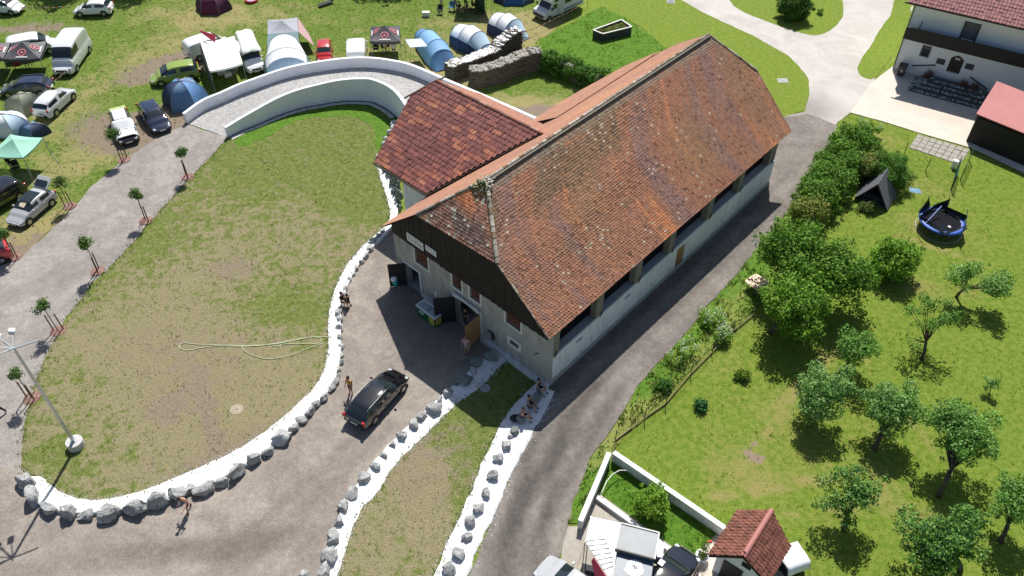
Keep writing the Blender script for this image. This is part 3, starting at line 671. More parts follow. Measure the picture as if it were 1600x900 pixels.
x = MB(); q = W(28.7, 7.5); x.box((q.x, q.y, 2.2), (.4, 13.6, 4.3), UA); q = W(15, 14.55); x.box((q.x, q.y, 2.1), (27.7, .4, 4.1), UA); bb(x.build('rear_wall', m_plaster, barn))
x = MB(); x.beam(W(.2, .22, 4.5), W(28.8, .22, 4.5), .2, .14); bb(x.build('wall_plate', m_deck, barn))

# roof outline (a = along, b = across)
ZR, ZH, ZE = 11.0, 8.2, 4.7
prof = lambda pts: [W(*p) for p in pts]
def interp(pts):
    def f(t):
        z = pts[0].z + (pts[-1].z - pts[0].z) * t
        for i in range(1, len(pts)):
            if pts[i].z >= z - 1e-9: 
                k = (z - pts[i - 1].z) / max(1e-6, pts[i].z - pts[i - 1].z); return pts[i - 1].lerp(pts[i], k)
        return pts[-1]
    return f
eFR, hFR, aF = W(.04, -.03, ZE), W(.16, 4.28, ZH), W(3.23, 7.93, ZR)
eBR, hBR, aB = W(30.15, -.2, ZE), W(30.8, 4.0, ZH), W(28.48, 7.65, ZR)
eFL, hFL = W(.7, 15.95, 4.3), W(.17, 11.37, ZH); eBL, hBL = W(30.2, 15.9, 4.3), W(30.5, 11.2, ZH)
n3 = lambda x, y, s: noise.noise(Vector((x, y, s)))
def col_main(um, fr, t, rs, p):
    a = um; st = n3(a * .42 + t * .6, t * .6, 1) + .55 * n3(a * 1.5 + t * .8, t * 1.4, 5); fi = n3(a * 2.6, t * 14, 9); bl = n3(a * .16, t * 1.3, 12)
    base = Vector((.325, .152, .092)); v = rs.random()
    if st > .26: base = base.lerp(Vector((.56, .22, .09)), min(1, (st - .26) * 3.2))
    if st < -.1: base = base.lerp(Vector((.25, .145, .12)), min(1, (-.1 - st) * 3.0))
    if a < 13 and t > .35 and n3(a * .3, t * 3, 55) > .05: base = base.lerp(Vector((.17, .125, .075)), min(.75, (n3(a * .3, t * 3, 55) - .05) * 4))
    if bl > .12: base = base.lerp(Vector((.27, .165, .09)), min(.6, (bl - .12) * 2.5))
    base = base.lerp(Vector((.21, .13, .11)) if v < .4 else Vector((.46, .22, .12)), abs(fi) * .6 + .12 * (v < .2))
    lich = .006 + .20 * max(0, n3(a * .35, t * 5, 21) - .05) * (a < 20)
    if rs.random() < lich: base = Vector((.42, .33, .24))
    if rs.random() < .05: base = base * .6
    if t > .93: base = base.lerp(Vector((.24, .20, .15)), .6)
    return tuple(base * rs.uniform(.82, 1.18))
def col_hip(um, fr, t, rs, p):
    st = n3(um * .7, t * 2.2, 31); base = Vector((.32, .165, .115)).lerp(Vector((.52, .20, .095)), max(0, min(1, st * 3 - .2)))
    base = base.lerp(Vector((.15, .11, .10)), max(0, min(.8, -st * 2)))
    if t > .8: base = base.lerp(Vector((.12, .12, .06)), .6)
    if rs.random() < .08: base = Vector((.40, .36, .29))
    return tuple(base * rs.uniform(.6, 1.35))
def col_left(um, fr, t, rs, p):
    return tuple(Vector((.44, .225, .14)).lerp(Vector((.36, .19, .14)), .5 + n3(um * .5, t * 2, 41)) * rs.uniform(.88, 1.12))
roof = MB(); dz = Vector((0, 0, -.09))
LR = [eFR, hFR, aF]; RR = [eBR, hBR, aB]
def dpan(mb, a, b, c, d, t=.06, drop=.10):
    n = (b - a).cross(d - a)
    if n.z < 0: a, b, c, d = b, a, d, c
    n = (b - a).cross(d - a).normalized() * drop; N_ = 8
    for i in range(N_):
        for j in range(N_):
            f = lambda u, v: a.lerp(b, u).lerp(d.lerp(c, u), v) - n
            mb.quad(f(i / N_, j / N_), f((i + 1) / N_, j / N_), f((i + 1) / N_, (j + 1) / N_), f(i / N_, (j + 1) / N_))
def deckquads(mb, Lp, Rp):
    for i in range(len(Lp) - 1):
        dpan(mb, Lp[i], Rp[i], Rp[i + 1], Lp[i + 1])
deckquads(roof, LR, RR); deckquads(roof, [eFL, hFL, aF], [eBL, hBL, aB])
roof.panel(hFR + dz, hFL + dz, aF + dz, aF + dz * 1.01 + Vector((.001, 0, 0)), .06); roof.panel(hBR + dz, hBL + dz, aB + dz, aB + dz * 1.01 + Vector((.001, 0, 0)), .06)
ro = bb(roof.build('roof', m_deck, barn))
def rp(o): return o
rp(tile_slope('roof_tile', None, interp(LR), interp(RR), .195, .215, col_main, m_tile, ro, sag=.06, seed=3, thick=.042))
hipL = interp([hFL, aF]); hipR = interp([hFR, aF])
rp(tile_slope('roof_tile', None, hipR, hipL, .20, .22, col_hip, m_tile, ro, seed=4, thick=.035, sag=.05))
rp(tile_slope('roof_tile', None, interp([eFL, hFL, aF]), interp([eBL, hBL, aB]), .20, .22, col_left, m_tile, ro, thick=.02, seed=5))
rp(tile_slope('roof_tile', None, interp([hBL, aB]), interp([hBR, aB]), .22, .24, col_main, m_tile, ro, seed=6))
m_cap = M_attr('mortared_ridge', .95, .1, .6, 14, var=.3)
greyc = [(.34, .31, .26), (.28, .25, .20), (.42, .38, .32), (.24, .17, .12)]
for p, q, r_ in ((aF, aB, .10), (hFR, aF, .13), (hFL, aF, .11), (aB, hBR, .11)):
    ridge_caps(ro, p + Vector((0, 0, .06)), q + Vector((0, 0, .06)), r_, .38, greyc, m_cap)
ridge_caps(ro, eFR, hFR, .07, .3, [(.45, .33, .27), (.35, .22, .17), (.5, .45, .38)], m_cap); ridge_caps(ro, hBR, eBR, .07, .3, [(.4, .22, .15), (.3, .18, .13)], m_cap)
# mortar fillet along the ridge and moss by the hip head
mb = MB(); a_, b_ = aF, aB
mb.beam(aF + Vector((0, 0, .0)) + (W(0, -.2) - W(0, 0)), aB + (W(0, -.2) - W(0, 0)), .14, .04); mb.build('ridge_mortar', M('grey_mortar', (.20, .165, .13), .95, (.17, .15, .12), 4, .3, .8), ro)
rs = random.Random(5); mo = MB(); mo.cc = (0, 0, 0)
for k in range(260):
    t = rs.random(); q = hipL(1 - .28 * rs.random() ** 1.2).lerp(hipR(1 - .28 * t * t), rs.random() ** 1.3) + Vector((rs.gauss(0, .1), rs.gauss(0, .1), .05)); r_ = rs.uniform(.03, .085)
    mo.cc = rs.choice([(.13, .15, .03), (.10, .12, .03), (.18, .16, .04), (.32, .31, .26)]); mo.ball(q, (r_, r_, r_ * .6), 5, 3)
for k in range(60):
    q = aF + Vector((rs.gauss(0, .28), rs.gauss(-.1, .28), rs.uniform(-.06, .08))); r_ = rs.uniform(.03, .08)
    mo.cc = rs.choice([(.5, .49, .42), (.42, .41, .34), (.55, .54, .48)]); mo.ball(q, (r_, r_, r_ * .6), 5, 3)
mo.build('moss', M_attr('moss_clump', 1, .05, .5, 30), ro, kind='stuff')
# black boarded gable under the half hip: every board by itself
hb = FN * .10
def gable_top(s):
    q = fpt(s, 0); b = (Vector((q.x, q.y)) - O0).dot(Vv)
    if b < 4.28: return ZE + (ZH - ZE) * max(0, b) / 4.28
    if b > 11.37: return ZH - (ZH - 4.3) * (b - 11.37) / (15.95 - 11.37)
    return ZH
bme = {}
s = .12
rs = random.Random(11)
back = MB(); K = 24
for k in range(K):
    s0, s1 = LEN * k / K, LEN * (k + 1) / K
    back.panel(fpt(s0, 4.56, -.02), fpt(s1, 4.56, -.02), fpt(s1, gable_top(s1) - .12, -.02), fpt(s0, gable_top(s0) - .12, -.02), .06)
bb(back.build('gable', m_dark, barn))
while s < 14.6:
    wd = rs.uniform(.2, .27); z0, za, zb = 4.62 - .15 * s / 14.7 + rs.uniform(-.03, .03), gable_top(s) - .1, gable_top(s + wd) - .1
    if min(za, zb) > z0 + .08:
        o = MB(); e = .05 + rs.uniform(0, .03)
        o.panel(fpt(s, z0, e), fpt(s + wd - .012, z0, e), fpt(s + wd - .012, zb, e), fpt(s, za, e), .03)
        bb(o.build('gable_board', m_board, barn))
    s += wd
# two lettered boards fixed to the gable (the lines are too small to read)
m_sign = M('sign_white', (.78, .78, .80), .5); m_ink = M('sign_ink', (.08, .08, .10), .6)
for px, rows in (([(636, 364), (661, 379), (662, 391), (637, 376)], 3), ([(665, 383), (681, 392), (682, 401), (666, 391)], 2)):
    q = [fw(*p, .12) for p in px]; s0, s1 = max(a[0] for a in q), min(a[0] for a in q); zt = (q[0][1] + q[1][1]) / 2; zb_ = (q[2][1] + q[3][1]) / 2
    sb = MB(); sb.box(fpt((s0 + s1) / 2, (zt + zb_) / 2, .13), (abs(s0 - s1), .04, zt - zb_), an); so_ = bb(sb.build('sign', m_sign, barn))
    ink = MB(); rs = random.Random(3)
    for r_ in range(rows):
        x0 = max(s0, s1) - .12; zz = zt - (zt - zb_) * (r_ + .8) / (rows + .8)
        while x0 > min(s0, s1) + .2:
            l_ = rs.uniform(.08, .28); ink.box(fpt(x0 - l_ / 2, zz, .152), (l_, .006, (zt - zb_) * .10), an); x0 -= l_ + .06
    ink.build('lettering', m_ink, so_)
# lean-to roof at the far left side
ext = [W(17.5, 16.75, 4.25), W(20.8, 16.75, 4.3), W(24, 16.65, 4.3), W(27.5, 16.4, 4.3), W(30.4, 16.1, 4.4)]
inn = [W(17.0, 13.4, 6.52), W(20.8, 13.2, 6.67), W(24, 13.1, 6.76), W(27.5, 13.0, 6.84), W(30.45, 13.0, 6.84)]
x = MB()
for i in range(4): dpan(x, ext[i], ext[i + 1], inn[i + 1], inn[i])
eo = bb(x.build('lean_to_roof', m_deck, barn))
for i in range(4):
    tile_slope('roof_tile', None, interp([ext[i], inn[i]]), interp([ext[i + 1], inn[i + 1]]), .2, .22, col_left, m_tile, eo, thick=.02, seed=50 + i)
x = MB()
for i in range(4):
    a_, b_ = ext[i].lerp(inn[i], .12), ext[i + 1].lerp(inn[i + 1], .12); x.panel(Vector((a_.x, a_.y, 0)), Vector((b_.x, b_.y, 0)), b_ + dz * 3, a_ + dz * 3, .3)
bb(x.build('lean_to_wall', m_limew, barn))

# ---------------------------------------------------------------- bridge house with newer tiles
ann = thing('bridge_house', 'low bridge house with glossy dark red pantiles leaning on the long barn', 'building', W(6, 19))
AI = Matrix.Translation(-W(6, 19))
def ab(o): o.matrix_parent_inverse = AI; return o
rL, rR = W(11.84, 21.16, 9.0), W(11.72, 10.45, 9.0); kL = W(10.08, 22.29, 8.0); eL, eR = W(5.06, 21.38, 5.0), W(4.91, 15.4, 5.0)
vm = W(8.3, 12.95, 7.03)
def col_ann(um, fr, t, rs, p):
    r_ = int(t * 20); k = int(um / .8 + r_ * .37); h = noise.cell(Vector((k + .5, r_ + .5, 7.3))); h2 = noise.noise(Vector((um * .35, t * 3.5, 3)))
    base = Vector((.345, .135, .112)); v = h + h2 * .55
    if v > .84: base = Vector((.50, .21, .13))
    elif v > .62: base = Vector((.42, .16, .115))
    elif v < .08: base = Vector((.27, .11, .095))
    return tuple(base * rs.uniform(.82, 1.18))
m_pan = M_attr('glazed_pantile', .42, .5, .1, 30)
x = MB(); x.panel(eL + dz, eR + dz, vm + dz, vm + dz * 1.01, .08)
for a_, b_, c_, d_ in ((eL, eR, vm, kL), (kL, vm, rR, rL)): dpan(x, a_, b_, c_, d_)
far = [W(16.2, 20.8, 6.0), W(16.1, 11.6, 6.0)]
x.panel(rL + dz, rR + dz, far[1], far[0], .08)
x.panel(kL + dz, rL + dz, W(13.5, 22.3, 8.0) + dz, W(12.5, 22.35, 8.0) + dz, .06)
ao = ab(x.build('roof', m_deck, ann))
tile_slope('roof_tile', None, interp([eL, kL, rL]), interp([eR, vm, rR]), .40, .165, col_ann, m_pan, ao, thick=.085, shape='pan', seed=8)
tile_slope('roof_tile', None, lambda t: far[1].lerp(rR, t), lambda t: far[0].lerp(rL, t), .36, .21, lambda *k: tuple(Vector((.42, .2, .14)) * k[3].uniform(.9, 1.1)), m_pan, ao, thick=.05, shape='pan', seed=9)
ridge_caps(ao, rL + Vector((0, 0, .07)), rR + Vector((0, 0, .07)), .14, .35, [(.34, .15, .11), (.40, .24, .18), (.28, .15, .12)], m_cap)
ridge_caps(ao, kL + Vector((0, 0, .05)), rL + Vector((0, 0, .05)), .10, .35, [(.12, .05, .04), (.18, .07, .05)], m_cap)
x = MB(); x.tube([eL + Vector((-.1, -.1, -.1)), eR + Vector((-.1, -.1, -.1))], .07, 8); x.tube([eL, kL], .05, 6); x.tube([eR + (W(-.05, -.05) - W(0, 0)), vm, rR], .05, 6)
x.tube([W(9.6, 22.5, 7.95), W(11.9, 22.45, 8.0), W(14.0, 22.4, 7.95)], .07, 8); ab(x.build('gutter', m_iron, ann))
wc = [W(5.55, 18.95), W(5.55, 14.9), W(15.6, 14.9), W(15.6, 18.95)]
x = MB(); x.prism(wc, 0, 5.0); ab(x.build('wall', m_limew, ann))
for k in range(18):
    t0, t1 = k / 18, (k + 1) / 18; a_, b_ = W(5.3, 21.2 - 5.7 * t0), W(5.3, 21.2 - 5.7 * t1 + .012); o = MB(); o.panel(Vector((a_.x, a_.y, 4.35)), Vector((b_.x, b_.y, 4.35)), Vector((b_.x, b_.y, 4.95)), Vector((a_.x, a_.y, 4.95)), .03); ab(o.build('eaves_board', m_brownd, ann))
x = MB(); x.panel(W(5.32, 21.2, 4.36), W(5.32, 15.5, 4.36), W(5.56, 15.5, 4.36), W(5.56, 21.2, 4.36), .03); ab(x.build('soffit', m_brownd, ann))

# ---------------------------------------------------------------- curved ramp with two parapet walls
rs = random.Random(2)
OUT = [(293, 193, .0), (322, 172, .15), (350, 160, .3), (376, 148, .5), (402, 138.5, .7), (450, 122, .95), (500, 112, 1.15), (545, 106.5, 1.35), (580, 106, 1.5), (612, 110, 1.65), (645, 118, 1.8), (700, 142, 2.0), (770, 172, 2.1), (848, 207, 2.1)]
INN = [(357, 215, .0), (378, 201.5, .15), (400, 191.5, .45), (425, 181, .62), (450, 172, .8), (475, 164.5, .95), (500, 158, 1.1), (523, 153.5, 1.2), (545, 150.5, 1.3), (567, 150, 1.4), (588, 153, 1.5), (636, 174, 1.8), (670, 190, 2.0), (740, 222, 2.1)]
po = [g(a, b, z) for a, b, z in OUT]
pi_ = [g(357, 215, 0), g(378, 204.5), g(400, 196), g(425, 185), g(450, 175.5), g(475, 168.5), g(500, 164), g(523, 160), g(545, 158), g(567, 158.5), g(588, 162), g(620, 183)]
pi_ = [Vector((p.x, p.y, z)) for p, z in zip(pi_, [.0, .15, .4, .6, .78, .92, 1.05, 1.15, 1.25, 1.35, 1.45, 1.7])] + [g(655, 205, 1.85), g(720, 235, 1.9)]
def norm2(P, i):
    t = P[min(i + 1, len(P) - 1)] - P[max(i - 1, 0)]; n = Vector((-t.y, t.x, 0)); return n.normalized()
def densify(P, k=4):
    out = []
    for i in range(len(P) - 1):
        p0, p1, p2, p3 = P[max(i - 1, 0)], P[i], P[i + 1], P[min(i + 2, len(P) - 1)]
        for j in range(k):
            t = j / k; out.append(.5 * ((2 * p1) + (p2 - p0) * t + (2 * p0 - 5 * p1 + 4 * p2 - p3) * t * t + (3 * p1 - p0 - 3 * p2 + p3) * t ** 3))
    return out + [P[-1]]
po, pi_ = densify(po, 4), densify(pi_, 4)
m_parapet = M_wall('white_parapet_render', (.90, .91, .94), (.86, .87, .90), (.66, .66, .66), .25)
def parapet(P, sgn, h, label, zb=None):
    mb = MB(); rg = []
    for i, p in enumerate(P):
        n = norm2(P, i) * sgn * .28; z1 = p.z + h; zz = -.02
        rg.append([Vector((p.x, p.y, zz)), Vector((p.x, p.y, z1)), Vector((p.x + n.x, p.y + n.y, z1)), Vector((p.x + n.x, p.y + n.y, zz))])
    mb.rings(rg, 0, True, True); o = mb.build('ramp_wall', m_parapet); tag(o, label, 'wall')
    return o
parapet(po, 1, 1.02, 'long white curved parapet wall on the campsite side of the ramp')
parapet(pi_, 1, 1.02, 'shorter white curved parapet wall on the lawn side of the ramp')
dk = MB(); n = len(po); m = len(pi_)
A_ = po; B_ = [pi_[min(m - 1, int(round(i * (m - 1) / (n - 1))))] for i in range(n)]
rg = []
for a_, b_ in zip(A_, B_):
    rg.append([a_ + Vector((0, 0, .0)), a_.lerp(b_, .33), a_.lerp(b_, .66), b_])
dk.rings(rg, 0, False, False); do = dk.build('ramp', M('ramp_setts_bed', (.38, .37, .35), .95, (.30, .30, .29), 3, .1, .3), kind='structure')
# granite setts: small blocks, joined
V = []; Fc = []; C = []
for i in range(n - 1):
    L_ = (A_[i + 1] - A_[i]).length; nr = max(1, int(L_ / .16))
    for r_ in range(nr):
        t0, t1 = r_ / nr, (r_ + .9) / nr
        a0, a1 = A_[i].lerp(A_[i + 1], t0), A_[i].lerp(A_[i + 1], t1); b0, b1 = B_[i].lerp(B_[i + 1], t0), B_[i].lerp(B_[i + 1], t1)
        wd = (b0 - a0).length; nc = int(wd / .19)
        for c_ in range(nc):
            u0, u1 = (c_ + .04 + (.4 if r_ % 2 else 0)) / nc, (c_ + .92 + (.4 if r_ % 2 else 0)) / nc
            if u1 > .985: continue
            z = Vector((0, 0, .012 + rs.random() * .012)); o_ = len(V)
            V += [a0.lerp(b0, u0) + z, a0.lerp(b0, u1) + z, a1.lerp(b1, u1) + z, a1.lerp(b1, u0) + z]; Fc.append((o_, o_ + 1, o_ + 2, o_ + 3))
            c0 = rs.choice([(.50, .49, .47), (.42, .41, .40), (.56, .55, .53), (.46, .45, .44)]); C += [c0] * 4
so2 = rmesh('paving_sett', [tuple(v) for v in V], Fc, M_attr('granite_sett', .85, .3, .4, 20), np.array(C), do, 'stuff')
# dark drip strip and pale footing along the lawn side of the inner wall
x = MB(); 
for i in range(len(pi_) - 9):
    p, q = pi_[i], pi_[i + 1]; n0, n1 = norm2(pi_, i) * -1, norm2(pi_, i + 1) * -1
    f = lambda p_, n_, d_, z_: Vector((p_.x + n_.x * d_, p_.y + n_.y * d_, z_))
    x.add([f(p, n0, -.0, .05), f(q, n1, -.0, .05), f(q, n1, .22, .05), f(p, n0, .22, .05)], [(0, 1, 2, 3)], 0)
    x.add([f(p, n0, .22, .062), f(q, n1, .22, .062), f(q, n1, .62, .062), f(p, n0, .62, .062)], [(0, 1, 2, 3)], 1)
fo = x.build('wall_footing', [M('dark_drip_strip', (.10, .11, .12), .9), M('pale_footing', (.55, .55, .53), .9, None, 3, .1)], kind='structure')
# ---------------------------------------------------------------- vehicles
m_glass = M('tinted_glass', (.02, .028, .032), .06, None, 3, .02, 0, 0, .8)
m_tyre = M('tyre_rubber', (.018, .018, .018), .8); m_rim = M('alloy_rim', (.45, .46, .47), .35, None, 3, .02, 0, .8)
m_blk = M('black_plastic', (.02, .02, .022), .5); m_lamp = M('clear_lamp', (.5, .52, .54), .15, None, 3, .02, 0, 0, .8); m_red = M('red_tail_lamp', (.45, .012, .015), .2)
m_plate = M('number_plate', (.75, .75, .72), .4); m_chrome = M('chrome', (.7, .7, .72), .2, None, 3, .02, 0, 1)
def paint(name, c, rough=.25):
    m = M(name, c, rough, None, 2, .02, 0, 0, .5, 1.0)
    if max(c) < .1: b = m.node_tree.nodes['Principled BSDF']; b.inputs['Coat IOR'].default_value = 1.8
    return m
CARS = {}
def car_mesh(L, Wd, Hh, hood, cowl_z, wind, roof_r, tail, belt, nose_z=.62, tail_z=.85, wheel_r=.32, wb=(.19, .80), rear_side=True, glass=('front', 'rear', 'side'), boxy=0.0, side_to=1.0):
    """x runs from the nose (0) to the tail (L). hood: x of the windscreen foot, wind: x of its top, roof_r: x where the roof
    ends, tail: x of the rear window foot. Returns faces split by material: 0 body 1 windscreen 2 rear window 3 side window 4 sill"""
    w2 = Wd / 2
    st = [(0.0, .80, nose_z * .78), (.05 * L, .93, nose_z), (.14 * L, .98, nose_z + .10), (hood * .72, 1, cowl_z - .05), (hood, 1, cowl_z), (wind, 1, None), (wind + (roof_r - wind) * .33, 1, None), (wind + (roof_r - wind) * .40, 1, None), (wind + (roof_r - wind) * .72, 1, None), (roof_r, .99, None), (tail, .97, tail_z + .08), (L - .04, .94, tail_z), (L, .86, tail_z * .8)]
    if tail > L - .12: st = st[:-3] + [(L - .09, .985, tail_z + .05), (L, .95, tail_z)]
    V = []; n = 9; rows = []
    for i, (x, wf, zt) in enumerate(st):
        ww = w2 * wf; roofst = zt is None
        zb = (belt if roofst else min(belt, zt - .03)); zs = .20 if 0 < i < len(st) - 1 else .3
        r = [(ww * .86, zs), (ww * .98, zs + .10), (ww * 1.0, (zs + zb) / 2), (ww * .975, zb - .03)]
        if roofst:
            k = (x - wind) / max(.1, (roof_r - wind)); zt = Hh - .05 * (k - .35) ** 2 * 2 - (.03 if k in (0, 1) else 0)
            wr = ww * (.97 if boxy else .77)
            r += [(ww * .93, zb + .02), (wr + .03, zt - .10), (wr - .06, zt - .02), (wr * .5, zt + .01), (0, zt + .015)]
        else: r += [(ww * .90, zt - .005), (ww * .80, zt + .01), (ww * .62, zt + .025), (ww * .32, zt + .035), (0, zt + .04)]
        rows.append(len(V)); V += [(x, y, z) for y, z in r] + [(x, -y, z) for y, z in reversed(r[:-1])]
    N = 2 * n - 1; Fc = []; mi = []
    iw = 4
    for i in range(len(st) - 1):
        ro_ = st[i][2] is None, st[i + 1][2] is None
        for j in range(N - 1):
            a = i * N + j; jj = j if j < n - 1 else N - 2 - j; Fc.append((a, a + 1, a + N + 1, a + N)); k = 0
            if ro_ == (False, True) and jj >= 4 and 'front' in glass: k = 1
            elif ro_ == (True, False) and jj >= 5 and 'rear' in glass: k = 2
            elif ro_ == (True, True) and jj == 4 and 'side' in glass:
                if i not in (6,) and (rear_side or i < 7): k = 3
            elif ro_ == (True, False) and jj == 4 and 'side' in glass and rear_side and tail < L - .3: k = 3
            elif ro_ == (False, True) and jj == 4 and 'side' in glass: k = 0
            if jj == 0: k = 4
            mi.append(k)
    Fc.append(tuple(range(N))); mi.append(0); Fc.append(tuple(reversed(range((len(st) - 1) * N, len(st) * N)))); mi.append(0)
    Fc.append(tuple(reversed([q for i in range(len(st)) for q in [i * N]])) + tuple(i * N + N - 1 for i in range(len(st)))); mi.append(4)
    me = bpy.data.meshes.new('t'); me.from_pydata(V, [], Fc)
    for i in range(5): me.materials.append(None)
    me.polygons.foreach_set('material_index', mi)
    o = bpy.data.objects.new('t', me); COL.objects.link(o); s = o.modifiers.new('s', 'SUBSURF'); s.levels = 2
    dg = bpy.context.evaluated_depsgraph_get(); ev = o.evaluated_get(dg); m2 = ev.to_mesh()
    vs = [v.co.copy() for v in m2.vertices]; groups = {i: [] for i in range(5)}
    for p in m2.polygons: groups[p.material_index].append(tuple(p.vertices))
    ev.to_mesh_clear(); bpy.data.objects.remove(o)
    out = {}
    for k, fs in groups.items():
        if not fs: continue
        # split left/right side windows apart
        comps = [fs]
        if k == 3:
            comps = [[f for f in fs if sum(vs[i].y for i in f) > 0], [f for f in fs if sum(vs[i].y for i in f) <= 0]]
            c2 = []
            for c in comps:
                mid = wind + (roof_r - wind) * .365
                c2 += [[f for f in c if sum(vs[i].x for i in f) / len(f) < mid], [f for f in c if sum(vs[i].x for i in f) / len(f) >= mid]]
            comps = [c for c in c2 if c]
        out[k] = []
        for c in comps:
            used = sorted({i for f in c for i in f}); mp = {a: b for b, a in enumerate(used)}
            m = bpy.data.meshes.new('part'); m.from_pydata([vs[i] for i in used], [], [[mp[i] for i in f] for f in c]); m.shade_smooth(); out[k].append(m)
    return out
SPEC = dict(
    estate=dict(L=4.75, Wd=1.82, Hh=1.48, hood=1.25, cowl_z=.98, wind=1.95, roof_r=4.2, tail=4.5, belt=.95, tail_z=.93),
    mpv=dict(L=4.6, Wd=1.85, Hh=1.66, hood=.95, cowl_z=1.05, wind=1.75, roof_r=4.25, tail=4.5, belt=.98, tail_z=.98),
    suv=dict(L=4.55, Wd=1.82, Hh=1.66, hood=1.25, cowl_z=1.08, wind=1.75, roof_r=4.2, tail=4.5, belt=1.05, tail_z=1.05, nose_z=.8, wheel_r=.36),
    hatch=dict(L=4.1, Wd=1.75, Hh=1.5, hood=1.05, cowl_z=.97, wind=1.75, roof_r=3.5, tail=3.95, belt=.93, tail_z=.92),
    box=dict(L=4.3, Wd=1.8, Hh=1.7, hood=.95, cowl_z=1.05, wind=1.6, roof_r=4.1, tail=4.26, belt=1.0, tail_z=1.0, boxy=1, nose_z=.75),
    van=dict(L=6.0, Wd=2.1, Hh=2.65, hood=.85, cowl_z=1.4, wind=1.5, roof_r=5.9, tail=5.96, belt=1.3, tail_z=1.1, nose_z=.9, boxy=1, rear_side=False, wheel_r=.35, glass=('front', 'side')),
    smallvan=dict(L=4.7, Wd=1.9, Hh=1.95, hood=.85, cowl_z=1.2, wind=1.45, roof_r=4.6, tail=4.66, belt=1.15, tail_z=1.05, nose_z=.85, boxy=1, rear_side=False, glass=('front', 'side')),
    mini=dict(L=3.5, Wd=1.55, Hh=1.42, hood=.75, cowl_z=.92, wind=1.3, roof_r=3.1, tail=3.4, belt=.88, tail_z=.85, wheel_r=.28))
PARTS = {}
def vehicle(kind, name, label, cat, rear_px, front_px, mat, z=.7, rails=False, lamp=True, off=(0, 0), length=None, trim=None, group=None):
    """placed so that its middle lies between the two surveyed points, nose towards front_px"""
    sp = SPEC[kind]; a, b = g(*rear_px, z), g(*front_px, z); c = (a + b) / 2; rz = ang(a, b)
    t = thing(name, label, cat, (c.x + off[0], c.y + off[1], 0), rz, group); L = sp['L']
    if kind not in PARTS: PARTS[kind] = car_mesh(**sp)
    P_ = PARTS[kind]; T = Matrix.Translation((L / 2, 0, 0)) @ Matrix.Rotation(math.pi, 4, 'Z')   # nose at +x
    def put(nm, me, m, par=t):
        key = (me.name, m.name, 'x')
        if key not in CARS:
            q = me.copy(); q.materials.clear(); q.materials.append(m); q.transform(T); q.update(); CARS[key] = q
        o = link(nm, CARS[key], par); return o
    for me in P_.get(0, []): put('body', me, mat)
    for me in P_.get(1, []): put('windscreen', me, m_glass)
    for me in P_.get(2, []): put('rear_window', me, m_glass)
    for me in P_.get(3, []): put('side_window', me, m_glass)
    for me in P_.get(4, []): put('underbody', me, m_blk)
    w2 = sp['Wd'] / 2; wr = sp.get('wheel_r', .32); X = lambda x: L / 2 - x
    for fx in (.185 * L, .80 * L):
        for s in (-1, 1):
            ar = MB(); ar.cyl((X(fx), s * (w2 - .10) if s > 0 else -w2 - .005, wr + .02), wr + .06, .105, 18, 0, None, 'y'); ar.build('wheel_arch', m_blk, t)
            y0 = s * (w2 - .17) if s > 0 else -w2 - .02
            wh = MB(); wh.cyl((X(fx), y0, wr), wr, .19, 20, 0, None, 'y'); wo = wh.build('wheel', m_tyre, t)
            rm = MB(); rm.cyl((X(fx), y0 - .008 if s < 0 else y0 + .178, wr), wr * .62, .02, 12, 0, None, 'y'); rm.build('rim', m_rim, wo)
    nz = sp.get('nose_z', .62); tz = sp.get('tail_z', .85)
    if lamp:
        for s in (-1, 1):
            h = MB(); h.box((0, 0, 0), (.26, .26, .08)); o = h.build('headlight', m_lamp, t, bevel=.03, loc=(X(.21), s * w2 * .70, nz - .05)); o.rotation_euler = (0, .25, -s * .35)
            h = MB(); h.box((0, 0, 0), (.14, .22, .26 if kind != 'van' else .5)); o = h.build('tail_light', m_red, t, bevel=.03, loc=(X(L - .045), s * (w2 * .82), tz - .06)); o.rotation_euler = (0, 0, s * .3)
    gr = MB(); gr.box((X(.03), 0, nz - .2), (.12, sp['Wd'] * .5, .16)); gr.build('grille', m_blk, t, bevel=.02)
    for x_, z_ in ((-.012, .42), (L + .012, .55)):
        pl_ = MB(); pl_.box((X(x_), 0, z_), (.05, .52, .11)); pl_.build('number_plate', m_plate, t)
    for s in (-1, 1):
        mi_ = MB(); mi_.box((X(sp['hood'] + .38), s * (w2 + .10), sp['belt'] + .06), (.12, .20, .13)); mi_.build('wing_mirror', trim or mat, t, bevel=.03)
        for hx in (.47, .66):
            if kind in ('van', 'smallvan') and hx > .5: continue
            dh = MB(); dh.box((X(L * hx), s * (w2 + .003), sp['belt'] - .09), (.18, .03, .03)); dh.build('door_handle', trim or mat, t)
        if rails:
            rl = MB(); yy = s * (w2 * .77 - .02); zz = sp['Hh'] + .03
            rl.tube([(X(sp['wind'] + .1), yy, zz - .05), (X(sp['wind'] + .3), yy, zz), (X(sp['roof_r'] - .3), yy, zz), (X(sp['roof_r'] - .05), yy, zz - .06)], .022, 6); rl.build('roof_rail', m_chrome, t)
    return t
pb = paint('black_car_paint', (.004, .004, .006), .1); pn = paint('navy_car_paint', (.012, .02, .05), .12); pw = paint('white_car_paint', (.78, .79, .80)); ps_ = paint('silver_car_paint', (.45, .46, .48), .3)
pg = paint('green_car_paint', (.26, .36, .05), .3); pr = paint('red_car_paint', (.50, .02, .02), .3); psw = paint('pale_silver_paint', (.66, .68, .70), .28)
t = vehicle('estate', 'car', 'glossy black estate car parked in the yard between two boulder rows', 'car', (560, 652), (618, 588), pb, .6, True)
x = MB(); x.box((.15, -.52, .98), (.5, .36, .3)); x.build('front_seat', M('beige_seat', (.5, .45, .28), .8), t, bevel=.06)
